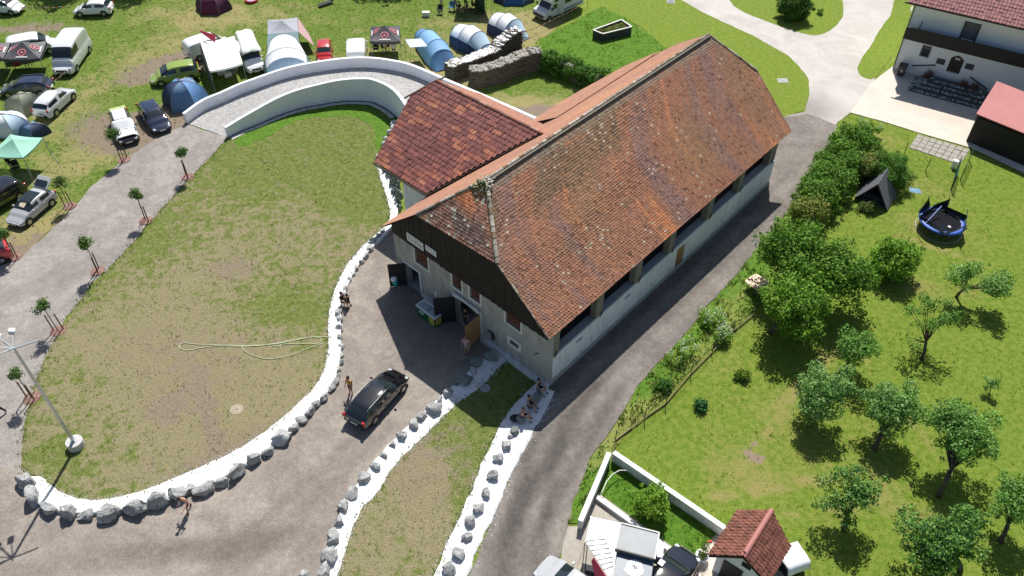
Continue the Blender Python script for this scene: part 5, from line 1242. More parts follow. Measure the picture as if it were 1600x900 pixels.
for i, (px, py, s) in enumerate(rowA):
    r_ = random.Random(i + 5); m = mpp(g(px, py)); d = s * m * 1.2 * r_.uniform(.88, 1.12); j = min(i + 1, n - 1); a_ = ang(g(*rowA[max(i - 1, 0)][:2]), g(*rowA[j][:2]))
    hgt = d * r_.uniform(.5, .8)
    c = g(px, py, hgt * .30)
    boulder('boulder', '%s boulder from the lamp post end in the row edging the big oval lawn' % ordn(i), c, (d * r_.uniform(.95, 1.2), d * r_.uniform(.6, .85), hgt * 1.25, a_ + r_.uniform(-.3, .3)), m_rk3 if i in (15, 29) else m_rk, i, 'boulders edging the big oval lawn')
rowB = [(765, 557, 24, 1), (742, 567, 22, 1), (739, 579, 16, 2), (725, 592, 24, 1), (711, 600, 12, 1), (699, 614, 19, 0), (687, 624, 13, 0), (677, 637, 24, 0), (660, 651, 19, 0), (646, 664, 20, 0), (628, 680, 20, 0), (614, 694, 15, 0), (600, 711, 15, 0), (586, 728, 19, 0), (569, 746, 22, 0), (551, 769, 22, 0), (537, 792, 21, 0), (529, 814, 20, 0), (520, 840, 27, 0), (514, 866, 27, 0), (505, 893, 28, 0), (476, 900, 20, 0)]
for i, (px, py, s, k) in enumerate(rowB):
    r_ = random.Random(i + 55); d = s * mpp(g(px, py)) * 1.18; h_ = d * .6
    boulder('boulder', '%s boulder counted from the barn in the row between yard and narrow lawn strip' % ordn(i), g(px, py, h_ * .38), (d, d * r_.uniform(.75, .95), h_ * 1.25, r_.uniform(0, 3)), [m_rk, m_rk2, m_rk3][k], i + 60, 'boulders between yard and lawn strip')
rowC = [(804, 673, 18, 1), (797, 681, 12, 2), (791, 695, 20, 0), (780, 715, 23, 0), (770, 742, 23, 0), (759, 769, 21, 0), (747, 794, 22, 0), (735, 815, 24, 0), (729, 839, 19, 0), (717, 864, 23, 0), (702, 889, 26, 0)]
for i, (px, py, s, k) in enumerate(rowC):
    r_ = random.Random(i + 95); d = s * mpp(g(px, py)) * 1.05; h_ = d * .62
    boulder('boulder', '%s boulder counted from the barn in the white gravel beside the side road' % ordn(i), g(px, py, h_ * .38), (d, d * r_.uniform(.75, .95), h_ * 1.25, r_.uniform(0, 3)), [m_rk, m_rk2, m_rk3][k], i + 100, 'boulders in the white gravel beside the side road')
# long seat stones by the barn corner
for lab, a_, b_, wd, hh in (('grey stone block under the person in pink at the barn corner', (806, 662), (818, 652), .62, .5), ('long low stone seat below the barn corner under two seated people', (828, 640), (846, 612), .55, .48)):
    p, q = g(*a_), g(*b_); c = (p + q) / 2; boulder('boulder', lab, Vector((c.x, c.y, hh * .5)), ((q - p).length * 1.25, wd * 1.3, hh * 1.25, ang(p, q)), m_rk2, int(a_[0]), 'stone seats by the barn corner', cat='boulder')
# slate rockery between the white gravel and the bridge house
rk = thing('rockery', 'bank of dark upright slate rocks below the bridge house wall', 'rockery', g(610, 300)); rl_ = rk.location.copy(); rs = random.Random(9)
for k in range(46):
    t_ = rs.random(); p = g(597, 262).lerp(g(628, 336), t_); q = g(622, 262, 0).lerp(g(632, 318), t_); u = rs.random() ** .8; c = p.lerp(q, u * .85); d = rs.uniform(.35, .75)
    boulder('slate_rock', None, Vector((c.x - rl_.x, c.y - rl_.y, .1 + 1.5 * u)), (d, d * .5, d * 1.3, rs.uniform(0, 3)), m_rk2, k + 300, None, rk)
rs = random.Random(19)
for k in range(16):
    t_ = rs.random(); c = g(622, 190, 0).lerp(g(592, 245), t_); d = rs.uniform(.6, 1.1)
    boulder('white_rock', None, Vector((c.x - rl_.x + rs.uniform(-.2, .7), c.y - rl_.y, .25)), (d, d * .8, d * .9, 0.1), m_rk3, k + 400, None, rk)
# ---------------------------------------------------------------- stone ruin
def ruin(label, base, w_, hs, capm, seed, white_top=False):
    "base: list of ground points along the camera side; hs heights"
    t = thing('ruined_wall', label, 'stone wall', base[0]); o0 = base[0]; rs = random.Random(seed); core = MB(); rg = []
    for i, p in enumerate(base):
        n = norm2(base, i) * w_; z = hs[i]; a_ = p - o0; rg.append([Vector((a_.x, a_.y, 0)), Vector((a_.x, a_.y, z)), Vector((a_.x + n.x, a_.y + n.y, z)), Vector((a_.x + n.x, a_.y + n.y, 0))])
    core.rings(rg, 0, True, True); co = core.build('wall_core', M('dark_mortar', (.06, .055, .05), .95), t)
    st = MB(); st.cc = (0, 0, 0)
    for i in range(len(base) - 1):
        a_, b_ = base[i] - o0, base[i + 1] - o0; L_ = (b_ - a_).length; an_ = ang(a_, b_); n = norm2(base, i)
        for side in (0, 1):
            z = 0
            while z < max(hs[i], hs[i + 1]) - .02:
                hh = rs.uniform(.07, .14); x = 0
                while x < L_:
                    l_ = rs.uniform(.15, .42); zz = hs[i] + (hs[i + 1] - hs[i]) * x / L_
                    if z + hh < zz + .03:
                        c = a_.lerp(b_, (x + l_ / 2) / L_) + n * (w_ * side + (rs.uniform(-.05, .03) if not side else rs.uniform(-.03, .05)))
                        st.cc = tint((.12, .10, .085), .6, 1.3, rs); st.box((c.x, c.y, z + hh / 2), (l_ * .95, .16, hh * .88), an_ + rs.uniform(-.06, .06))
                    x += l_
                z += hh
        K = int(L_ / .22)
        for q in range(K):
            for r_ in range(int(w_ / .2)):
                c = a_.lerp(b_, (q + rs.random()) / K) + n * (.1 + .2 * r_ + rs.uniform(-.04, .04)); zz = hs[i] + (hs[i + 1] - hs[i]) * q / K
                st.cc = tint((.80, .79, .77) if (white_top and rs.random() < .85) else (.36, .34, .30), .65, 1.15, rs); st.box((c.x, c.y, zz + rs.uniform(-.03, .04)), (rs.uniform(.2, .42), rs.uniform(.18, .34), .09), rs.uniform(0, 3), 0)
    st.build('wall_stone', M_attr('rubble_stone', .95, .1, .8, 12, var=.3), t, kind='stuff'); return t, o0
B1 = densify([g(708, 128), g(745, 112), g(775, 96), g(795, 82), g(814, 76)], 4); n1_ = len(B1)
ruin('ruined stone wall with a pale capped top nearest the tents', B1, 1.25, [1.5 + .1 * math.sin(i * 1.3) - .45 * math.exp(-((i - n1_ * .45) / 3.2) ** 2) + .35 * (i > n1_ * .75) for i in range(n1_)], None, 3, True)
B2 = densify([g(737, 139), g(770, 134), g(800, 124), g(825, 114), g(846, 110)], 4); n2_ = len(B2)
ruin('ruined rubble wall with a rough grey top nearest the bridge house', B2, 1.3, [1.75 + .25 * i / n2_ + .06 * math.sin(i * 2) for i in range(n2_)], None, 4)
B3 = densify([g(852, 110), g(880, 121), g(908, 132), g(932, 142)], 4)
iv, io = ruin('low garden wall overgrown with green ivy beside the ruin', B3, .6, [1.5] * len(B3), None, 5)
# raised bed
c4 = [g(927, 47, .85), g(971, 31, .85), g(987, 42, .85), g(942, 53, .85)]; cc = sum(c4, Vector()) / 4; t = thing('raised_bed', 'long black raised planter bed with a white rim in the meadow', 'planter', (cc.x, cc.y, 0)); c4 = [p - Vector((cc.x, cc.y, 0)) for p in c4]
for i in range(4):
    p, q = c4[i], c4[(i + 1) % 4]
    for k in range(4): x = MB(); x.beam(Vector((p.x, p.y, .1 + k * .2)), Vector((q.x, q.y, .1 + k * .2)), .06, .185); x.build('plank', M('anthracite_board', (.05, .055, .065), .7), t)
    x = MB(); x.beam(p + Vector((0, 0, .02)), q + Vector((0, 0, .02 + .003 * (i % 2))), .16, .06); x.build('rim', m_trim, t)
x = MB(); x.add([p * .97 + Vector((0, 0, -.15)) for p in c4], [(0, 1, 2, 3)]); x.build('soil', M('dark_bed_soil', (.10, .085, .05), .95, (.09, .14, .03), 4, .3), t); bedc = c4; bedt = t
# ---------------------------------------------------------------- vegetation
m_leaf = M_attr('leaf', .6, .15, 0, 8, .3, var=.05); m_bark = M('bark', (.075, .055, .042), .95, (.12, .10, .08), 8, .3, .6); m_blade = M_attr('grass_blade', .7, .15, 0, 8, .25, var=.05)
def leaves(name, clumps, mat, cols, size, parent, seed=1, per=1.0, updir=.55, shell=.55, asp=.55):
    rs = np.random.RandomState(seed); Vs = []; Cs = []; size = size * .86
    for (c, r, dens) in clumps:
        r = np.array(r if isinstance(r, (tuple, list)) else (r, r, r)); n = max(8, int(5.5 * dens * per * (r[0] * r[1] + r[0] * r[2] + r[1] * r[2]) / 3 / size ** 2))
        d = rs.randn(n, 3); d /= np.linalg.norm(d, axis=1)[:, None]; rad = shell + (1.08 - shell) * rs.rand(n); rad *= 1 + .22 * rs.randn(n) * .6
        P = np.array(c) + d * rad[:, None] * r
        nn = d * .7 + rs.randn(n, 3) * .55 + np.array([0, 0, updir]); nn /= np.linalg.norm(nn, axis=1)[:, None]
        a = np.cross(nn, rs.randn(n, 3)); a /= np.linalg.norm(a, axis=1)[:, None]; b = np.cross(nn, a); s = size * (.6 + .8 * rs.rand(n))[:, None]
        Vs.append(np.stack([P - a * s, P - b * s * asp + nn * s * .12, P + a * s, P + b * s * asp + nn * s * .12], 1))
        cb = np.array(cols); k = cb[rs.randint(0, len(cb), n)] * (.75 + .5 * rs.rand(n))[:, None] * (.88 + .24 * rs.rand()); Cs.append(np.repeat(k[:, None, :], 4, 1))
    V = np.concatenate(Vs).reshape(-1, 3); C = np.concatenate(Cs).reshape(-1, 3)
    return rmesh(name, V, np.arange(len(V)).reshape(-1, 4), mat, C, parent)
G_APPLE = [(.13, .28, .05), (.18, .34, .07), (.24, .39, .11), (.09, .20, .035)]; G_DEEP = [(.12, .25, .035), (.16, .30, .04), (.21, .35, .06), (.08, .18, .03)]
G_BRIGHT = [(.19, .36, .035), (.25, .42, .05), (.14, .27, .028), (.30, .46, .08)]; G_GREY = [(.19, .35, .10), (.26, .42, .14), (.12, .26, .07), (.33, .46, .19)]
def tree(label, base, crown, hc, rx, cols, seed, lf=.10, clump=.55, dens=1.0, nl=14, flat=.8, name='apple_tree', cat='tree', group=None, gaps=.0, lobes=None, hb=1.1, tr=.14, per=1.0):
    b = g(*base); c = g(*crown, hc); rs = random.Random(seed); t = thing(name, label, cat, b, 0, group); cl = c - b; lobes_ = lobes
    tips = []; mb = MB(); fork = Vector((cl.x * .35, cl.y * .35, min(hb, hc * .5)))
    mb.tube([(0, 0, -.05), (fork.x * .3, fork.y * .3, fork.z * .5), fork], [tr * 1.3, tr * .95, tr * .85], 8)
    L = lobes_ or [(0, 0, 0, 1)]
    cls = []
    for (ox, oy, oz, sc_) in L:
        lc = cl + Vector((ox, oy, oz)); R3 = Vector((rx * sc_, rx * sc_ * .92, rx * sc_ * flat))
        for i in range(max(4, int(nl * sc_))):
            ph = i * 2.399 + rs.uniform(-.3, .3); zz = 1 - 2 * (i + .5) / max(4, int(nl * sc_)); zz = zz * .95; rr = math.sqrt(max(0, 1 - zz * zz)); k = rs.uniform(.50, .92)
            if name in ('apple_tree', 'walnut_tree'):
                k *= 1 + .55 * noise.noise(Vector((math.cos(ph) * rr * 1.6, math.sin(ph) * rr * 1.6, zz * 1.6 + seed * 7.1)))
                if noise.noise(Vector((math.cos(ph) * rr * 2.2, math.sin(ph) * rr * 2.2, zz * 2 + seed * 3.7))) > .30: continue
            p = lc + Vector((math.cos(ph) * rr * R3.x * k, math.sin(ph) * rr * R3.y * k, zz * R3.z * k)); tips.append((p, lc))
            if rs.random() > gaps: cls.append((tuple(p), (clump * rs.uniform(.9, 1.55), clump * rs.uniform(.9, 1.55), clump * rs.uniform(.65, 1.0)), dens))
            # small side sprays break the outline
            for _ in range(2):
                q = p + Vector((rs.gauss(0, .5), rs.gauss(0, .5), rs.gauss(0, .3))) * clump * 1.5; cls.append((tuple(q), clump * rs.uniform(.25, .42), dens * 1.1))
            if i % 2 == 0 and gaps < .05: cls.append((tuple(lc.lerp(p, .45)), clump * rs.uniform(.9, 1.3), dens * .8))
            if (p - lc).length > .01:
                q = p + (p - lc).normalized() * clump * rs.uniform(.7, 1.2); cls.append((tuple(q), clump * rs.uniform(.16, .28), dens * 1.2))
    for p, lc in tips:
        mid = fork.lerp(lc, .5) + (p - lc) * .35; mb.tube([fork, mid, p], [tr * .42, tr * .2, .015], 5, 0, False)
    mb.build('trunk', m_bark, t, True); leaves('crown', cls, m_leaf, cols, lf, t, seed, per); return t
OT = 'fruit trees on the orchard lawn'
tree('big leafy tree at the upper end of the cluster beside the side road', (1213, 480), (1240, 388), 3.6, 2.35, G_DEEP, 1, .13, .8, 1.0, 26, .85, 'walnut_tree', group='large trees beside the side road', per=.8)
tree('big leafy tree on the right of the cluster with branches reaching over the lawn', (1262, 500), (1292, 420), 3.2, 2.6, G_DEEP, 2, .13, .8, 1.0, 24, .8, 'walnut_tree', group='large trees beside the side road', per=.8, lobes=[(0, 0, 0, 1), (2.1, -.3, -.4, .35)])
tree('brighter green tree nearest the square table at the lower end of the cluster', (1204, 520), (1244, 474), 3.0, 2.15, G_BRIGHT[:3] + G_DEEP, 3, .12, .75, 1.0, 24, .8, 'walnut_tree', group='large trees beside the side road', per=.8)
tree('round dense bush-like tree standing alone below the trampoline', (1399, 424), (1399, 403), 1.5, 1.75, G_BRIGHT + G_DEEP[:2], 4, .11, .55, 1.1, 26, .85, 'round_tree', group=OT, hb=.5)
tree('leaning fruit tree with a split pale crown at the right', (1494, 464), (1527, 440), 2.2, 1.3, G_GREY + G_BRIGHT[:1], 5, .09, .45, .9, 12, .7, group=OT, lobes=[(-.8, .5, .2, .9), (1.4, -.2, -.1, .85)], tr=.10)
tree('sparse open fruit tree whose forked trunk shows clearly', (1440, 562), (1456, 490), 2.7, 1.75, G_APPLE, 6, .08, .36, .55, 16, .6, group=OT, gaps=.15, lobes=[(0, 0, .1, 1), (-1.6, -1.4, -1.0, .3)], tr=.11)
tree('dark fruit tree touching the pale one below the big cluster', (1322, 574), (1341, 540), 2.3, 1.7, G_APPLE, 7, .09, .48, .9, 16, .75, group=OT)
tree('pale grey-green fruit tree with a narrow crown below the dark one', (1266, 652), (1290, 602), 2.7, 1.65, G_GREY, 8, .09, .46, .9, 16, .9, group=OT, lobes=[(0, 0, 0, 1), (-.7, -1.0, -.7, .6)])
tree('pale broad fruit tree in the middle of the lower orchard', (1366, 702), (1395, 636), 2.6, 1.95, G_GREY + G_APPLE[:1], 9, .09, .48, .9, 20, .75, group=OT)
tree('fruit tree with a long dark leaning trunk at the lower right', (1466, 776), (1508, 678), 3.3, 2.0, G_GREY[:2] + G_APPLE, 10, .09, .48, .9, 20, .7, group=OT, lobes=[(0, 0, 0, 1), (-.4, 1.1, .2, .5)], hb=2.0)
tree('blue-green fruit tree at the bottom left of the orchard', (1318, 826), (1331, 772), 2.6, 1.75, G_APPLE + [(.05, .13, .06)], 11, .09, .45, .9, 18, .75, group=OT)
tree('largest fruit tree at the bottom edge of the orchard', (1500, 892), (1482, 838), 2.9, 2.3, G_APPLE + [(.06, .15, .06), (.07, .16, .04)], 12, .10, .52, .9, 26, .8, group=OT, lobes=[(0, 0, 0, 1), (-1.0, -1.0, -.5, .5)])
tree('fruit tree with a bent trunk cut by the right edge', (1563, 846), (1592, 778), 2.8, 1.6, G_GREY[:2] + G_APPLE, 13, .09, .45, .9, 16, .8, group=OT)
tree('tiny spiky sapling on the lawn right of the orchard', (1546, 614), (1549, 598), .9, .45, G_GREY, 14, .07, .2, .8, 5, 1.2, 'sapling', group=OT, tr=.03, hb=.4)
tree('round clipped bush on the round lawn at the top', (1240, 22), (1241, 10), 1.35, 1.5, [(.05, .13, .02), (.07, .165, .028), (.09, .19, .035)], 15, .09, .55, 1.5, 40, .95, 'clipped_bush', 'bush', hb=.3, per=1.6)
tree('very small clipped bush right of the large one on the round lawn', (1282, 20), (1282, 18), .3, .32, G_DEEP, 16, .06, .16, 1.2, 6, 1, 'clipped_bush', 'bush', hb=.1, tr=.03)
tree('young bright green tree inside the white-walled garden', (1013, 802), (1019, 784), 1.1, .95, G_BRIGHT + [(.14, .25, .02)], 17, .08, .38, 1.1, 18, .8, 'young_tree', group=None, tr=.05, gaps=.1, hb=.5)
tree('feathery green bush behind the wooden play hut', (1388, 288), (1388, 266), 1.3, 1.9, [(.11, .24, .035), (.15, .29, .045), (.08, .18, .04)], 18, .07, .5, 1.1, 26, .8, 'feathery_bush', 'bush', hb=.3)
for i, (lab, p, q, r_, cols) in enumerate([('highest bush in the dense hedge beside the side road', (1338, 240), (1336, 222), 2.0, G_DEEP), ('second bush from the top in the dense hedge beside the side road', (1312, 272), (1310, 254), 2.0, G_DEEP), ('third bush from the top in the dense hedge beside the side road', (1296, 298), (1297, 282), 1.9, G_DEEP), ('lowest green bush of the dense hedge beside the side road', (1276, 322), (1277, 306), 1.6, G_DEEP), ('yellowish shrub at the lower end of the hedge beside the side road', (1266, 338), (1266, 330), 1.0, [(.24, .28, .06), (.30, .30, .08), (.14, .22, .04)]), ('reddish mixed shrub between the hedge and the feathery bush', (1356, 268), (1356, 258), .9, [(.18, .25, .05), (.26, .24, .08), (.13, .23, .04)])]):
    tree(lab, p, q, 1.3, r_, cols, 30 + i, .11, .62, 1.2, 26, .75, 'hedge_bush', 'bush', 'hedge bushes beside the side road', hb=.3, tr=.08)
# small plants on the lawn and verge
for i, (lab, p, r_, cols) in enumerate([('small dark tuft plant on the lawn right of the wire fence', (1096, 636), .34, [(.05, .15, .045), (.08, .20, .06)]), ('tiny yellow-green seedling on the open lawn', (1160, 588), .3, [(.2, .32, .04), (.08, .14, .02)]), ('dark green shrub in the verge near the white-flowered plants', (1038, 605), .5, [(.06, .15, .03), (.09, .2, .04)]), ('weedy plant in front of the play hut opening', (1353, 328), .7, [(.20, .24, .09), (.12, .18, .05)])]):
    tree(lab, p, (p[0], p[1] - 3), .3, r_, cols, 50 + i, .08, .25, 1, 8, .8, 'shrub', 'shrub', hb=.1, tr=.02)
def flowering(label, px, r_, seed):
    c = g(*px); t = thing('flowering_shrub', label, 'shrub', c); rs = random.Random(seed); cl = [((rs.gauss(0, r_ * .45), rs.gauss(0, r_ * .6), .35 + rs.random() * .5), .35, .8) for _ in range(9)]
    leaves('foliage', cl, m_leaf, G_BRIGHT, .08, t, seed); leaves('white_flowers', [((a[0], a[1], a[2] + .28), .28, .28) for a, _, _ in cl], m_leaf, [(.62, .66, .6), (.5, .56, .46)], .045, t, seed + 1, .35, updir=1.2, asp=.9)['kind'] = 'stuff'; s = MB()
    for a, _, _ in cl: s.tube([(a[0] * .3, a[1] * .3, 0), a], .012, 4)
    s.build('stems', m_bark, t); return t
flowering('white-flowered shrub in the verge nearest the white-walled garden', (1066, 558), .9, 1); flowering('white-flowered shrub in the verge nearest the side road bend', (1108, 506), .7, 2); flowering('white-flowered plant against the wire fence in the verge', (1127, 532), .5, 3); flowering('pale flowered weeds at the top of the hedge', (1345, 205), 1.6, 4)
# ivy on the low wall: many overlapping leaves
cl = []; rs = random.Random(8)
for i in range(len(B3)):
    p = B3[i] - io; n = norm2(B3, i)
    for k in range(8): q = p + n * rs.uniform(-.25, .9); cl.append(((q.x + rs.gauss(0, .25), q.y, rs.uniform(.2, 1.75)), (.55, .55, .42), 1.1))
leaves('ivy', cl, m_leaf, [(.06, .15, .02), (.09, .20, .03), (.045, .11, .018), (.12, .24, .04)], .11, iv, 3)
# plants in the raised bed
cl = [((bedc[0].lerp(bedc[1], u).lerp(bedc[3].lerp(bedc[2], u), w_)) + Vector((0, 0, -.08)), (.28, .28, .12), .7) for u, w_ in [(random.Random(k).uniform(.08, .92), random.Random(k + 99).uniform(.2, .8)) for k in range(26)]]
leaves('bed_plants', [(tuple(a), b, c) for a, b, c in cl], m_leaf, [(.08, .18, .03), (.16, .22, .05), (.30, .25, .05)], .08, bedt, 5)['kind'] = 'stuff'
# standard globe trees with stakes along the lane
m_stake = M('stake_wood', (.13, .06, .035), .8); m_mulch = M('red_bark_mulch', (.20, .09, .08), .95, (.30, .20, .16), 9, .3, .6)
def globe(label, base, group, seed, h=2.5, r_=.50):
    b = g(*base); t = thing('globe_tree', label, 'tree', b, 0, group); x = MB(); x.tube([(0, 0, 0), (.02, 0, h * .5), (0, 0, h - .2)], [.035, .03, .02], 6); x.build('trunk', m_bark, t)
    rs = random.Random(seed); h *= rs.uniform(.92, 1.1); t.rotation_euler = (rs.uniform(-.05, .05), rs.uniform(-.05, .05), rs.random() * 6); r_ *= rs.uniform(.85, 1.1); leaves('crown', [((rs.gauss(0, .2), rs.gauss(0, .2), h + rs.gauss(0, .13)), r_ * rs.uniform(.5, .8), 1.0) for _ in range(9)], m_leaf, [(.10, .18, .045), (.14, .22, .07), (.08, .14, .035)], .09, t, seed, .9)
    for dx, dy in ((-.28, -.2), (.3, .05)):
        s = MB(); s.tube([(dx, dy, 0), (dx, dy, 1.55)], .045, 6); s.build('stake', m_stake, t)
    c = MB(); c.tube([(-.28, -.2, 1.4), (0, 0, 1.45), (.3, .05, 1.4)], .015, 4); c.build('tie', m_blk, t)
    rr = [[Vector((math.cos(k * .5236) * q * (1 + .2 * noise.noise(Vector((k, seed, 0)))), math.sin(k * .5236) * q * (1 + .2 * noise.noise(Vector((k, seed, 0)))), zz)) for k in range(12)] for q, zz in ((.55, .034), (.35, .07), (.02, .09))]
    x = MB(); x.rings(rr, 0, True, False); x.build('bark_mulch', m_mulch, t); return t
for i, p in enumerate([(294, 277), (228, 345), (153, 424), (91, 517), (50, 622)]): globe('%s staked globe tree from the curved ramp along the lawn edge of the gravel lane' % ORD[i], p, 'staked globe trees on the lawn side of the lane', 60 + i)
for i, p in enumerate([(194, 250), (109, 322), (23, 402)]): globe('%s staked globe tree from the curved ramp along the campsite edge of the gravel lane' % ORD[i], p, 'staked globe trees on the campsite side of the lane', 70 + i)
# grass blades
GG = [(.12, .19, .03), (.16, .24, .045), (.22, .27, .07)]
tufts('grass_blades', VERGE, 22, .20, m_blade, [(.10, .20, .025), (.15, .26, .04), (.24, .27, .08), (.42, .36, .19)], 1, zb=.02)
tufts('grass_blades', ORCH, 7, .09, m_blade, [(.11, .19, .02), (.16, .24, .035), (.28, .27, .09)], 2, hole=[VERGE, [g(*p) for p in ((957, 704), (910, 822), (1130, 828))]])
tufts('grass_blades', WG, 26, .12, m_blade, [(.07, .17, .015), (.11, .21, .03)], 3, zb=.03)
MEAD = gp((845, 60), (905, 30), (940, 10), (985, 32), (1040, 75), (1060, 100), (960, 160), (890, 130), (845, 95))
tufts('grass_blades', MEAD, 16, .11, m_blade, [(.085, .19, .02), (.12, .235, .032), (.17, .26, .05)], 4)
tufts('grass_blades', ISL, 9, .08, m_blade, [(.12, .16, .035), (.17, .20, .05), (.30, .26, .15), (.09, .15, .02)], 5, zb=.026)
tufts('grass_blades', STR, 10, .08, m_blade, [(.12, .16, .035), (.17, .20, .05), (.30, .26, .15)], 6, zb=.03)
tufts('grass_blades', gp((0, 0), (900, 0), (900, 60), (700, 110), (500, 92), (300, 180), (200, 245), (30, 400), (0, 420)), 5, .12, m_blade, [(.10, .16, .025), (.16, .22, .04), (.34, .29, .14)], 7)
# denser tufts right along the lawn edges
def edge_tufts(P, wd, seed, cols, size, dens, zb):
    pts = resample(P, .5); k = 0; V = []; C = []; rs = random.Random(seed)
    for p in pts:
        for _ in range(dens):
            q = Vector((p.x + rs.gauss(0, wd), p.y + rs.gauss(0, wd), zb)); a = rs.random() * 6.28; s = size * rs.uniform(.5, 1.4); d = Vector((math.cos(a), math.sin(a), 0)) * s * .25
            V += [tuple(q - d), tuple(q + d), tuple(q + Vector((rs.gauss(0, .5) * s, rs.gauss(0, .5) * s, s)))]; c = rs.choice(cols); C += [c] * 3
    return rmesh('grass_blades', V, [(i, i + 1, i + 2) for i in range(0, len(V), 3)], m_blade, np.array(C), None, 'stuff')
edge_tufts(ISL, .16, 3, [(.11, .19, .03), (.16, .23, .05), (.3, .28, .14)], .13, 12, .026); edge_tufts(STR, .14, 4, [(.11, .19, .03), (.17, .23, .05)], .12, 12, .03)

for i, (lab, p, hc, r_) in enumerate([('tall dark tree beyond the top edge shading the white hatchback', (205, -62), 5, 3.2), ('tall dark tree beyond the top edge shading the grass left of the hatchback', (92, -58), 5, 3.0), ('tall dark tree beyond the top edge behind the group at the dark shelter', (610, -66), 5, 3.4)]):
    c_ = g(*p); tree(lab, p, (p[0], p[1] - 40), hc, r_, G_DEEP, 90 + i, .2, 1.2, .8, 20, .85, 'broadleaf_tree', group='trees beyond the top edge', hb=2.5, tr=.2)
# ---------------------------------------------------------------- flood light mast
c = g(120, 697); t = thing('floodlight_mast', 'tall grey floodlight mast on a round concrete foot in the oval lawn', 'lamp post', c)
x = MB(); x.cyl((0, 0, -.02), .50, .55, 28); x.build('concrete_foot', M('pale_concrete', (.55, .54, .52), .9, (.45, .44, .42), 3, .08, .2), t, bevel=.03)
top = g(22, 545, 9.4) - c; top.z = 9.4
mg = M('galvanised_steel', (.50, .53, .56), .4, None, 3, .08, 0, .7)
x = MB(); x.tube([(0, 0, .5), (top.x * .5, top.y * .5, 4.9), top], [.11, .095, .07], 12); x.cyl((0, 0, .52), .2, .05, 12); x.build('pole', mg, t)
x = MB(); x.beam(top + Vector((-1.0, -.55, 0)), top + Vector((1.15, .6, .05)), .07, .07); x.beam(top + Vector((-.9, .6, 0)), top + Vector((.1, -.2, 0)), .06, .06); x.build('cross_arm', mg, t)
for k, (dx, dy) in enumerate([(-1.15, .75), (-1.05, -.75), (-.55, 1.15), (-1.5, .1)]):
    x = MB(); x.box((0, 0, 0), (.42, .32, .18)); o = x.build('floodlight', M('floodlight_white', (.75, .77, .79), .4), t, bevel=.04, loc=top + Vector((dx, dy, .15))); o.rotation_euler = (.4, .3, k)
    x = MB(); x.box((0, 0, -.12), (.36, .26, .03)); x.build('lamp_glass', m_glass, o)
    x = MB(); x.beam(top, top + Vector((dx, dy, .12)), .05, .05); x.build('bracket', mg, t)
# ---------------------------------------------------------------- freezer, bags and small things by the barn
def chest():
    q = [fw(655, 472, 1.0), fw(687, 498, 1.0)]; p0, p1 = g(656, 470, .95), g(686, 490, .95); c = g(671, 487, 0); a_ = ang(FP0, FP1)
    c = (g(656, 475, .93) + g(686, 491, .93)) / 2; t = thing('chest_freezer', 'green ice cream freezer with a white rim and glass lid by the open barn doors', 'freezer', (c.x, c.y, 0), a_)
    x = MB(); x.box((0, 0, .44), (1.9, .78, .86)); x.build('cabinet', M('green_cabinet', (.01, .10, .04), .4, None, 3, .05), t, bevel=.03)
    x = MB(); 
    for s in (-1, 1): x.box((0, s * .36, .91), (1.96, .12, .10)); x.box((s * .93, 0, .91), (.12, .6, .098))
    x.build('rim', M('white_enamel', (.70, .74, .76), .35), t)
    for s in (-1, 1): x = MB(); x.box((s * .43, 0, .93), (.86, .6, .02)); o = x.build('glass_lid', M('frosted_lid', (.36, .42, .45), .12), t); y = MB(); y.box((s * .08, 0, .955), (.04, .5, .03)); y.build('lid_handle', M('blue_handle', (.05, .25, .4), .4), o)
    x = MB(); sgn = -1 if True else 1
    x.box((-.62, .395, .45), (.52, .012, .6)); x.box((-.955, 0, .45), (.012, .6, .6)); x.build('yellow_panel', M('yellow_print', (.45, .40, .06), .5), t)
    x = MB(); 
    for k in range(4): x.box((.62 - k * .14, .396, .60 + (.04 if k % 2 else -.03)), (.10, .01, .12))
    x.box((.50, .396, .42), (.4, .01, .04)); x.build('white_print', m_pw, t); return t
chest()
x = MB(); c = g(617, 447); t = thing('waste_bag_stand', 'white and turquoise bag stand beside the open side door of the barn', 'bag', c); x.ball((0, 0, .75), (.26, .24, .3), 10, 7); x.build('bag', m_sheet, t, True); y = MB(); y.ball((.1, -.12, .45), (.22, .2, .26), 10, 7); y.build('bag', M('turquoise_plastic', (.03, .42, .36), .4), t, True); z_ = MB(); z_.tube([(0, 0, 0), (0, 0, .7)], .03, 6); z_.build('stand', m_blk, t)
def manhole(label, px, r_, mat=None, z=.036, sq=False):
    c = g(*px); t = thing('manhole_cover', label, 'manhole cover', c); x = MB(); x.cyl((0, 0, z - .04), r_, .045, 24) if not sq else x.box((0, 0, z - .02), (r_ * 2, r_ * 1.7, .045)); x.build('frame', mat or m_conc, t)
    y = MB(); y.cyl((0, 0, z), r_ * .72, .012, 20) if not sq else y.box((0, 0, z + .006), (r_ * 1.7, r_ * 1.4, .012)); y.build('lid', mat or M('iron_lid', (.17, .17, .17), .7), t)
    k = MB(); k.cyl((0, 0, z + .012), r_ * .12, .006, 8); k.build('lid_hole', m_blk, t)
manhole('round manhole cover in the shaded lawn strip by the barn corner', (758, 607), .34, m_conc); manhole('round pale concrete manhole cover low in the oval lawn', (370, 640), .42, M('sandy_concrete', (.36, .31, .23), .9)); manhole('round manhole cover at the top of the mown lawn', (1048, 3), .5)
manhole('rectangular grey cover in the mown lawn right of the barn roof', (1223, 126), .5, m_conc, .02, True)
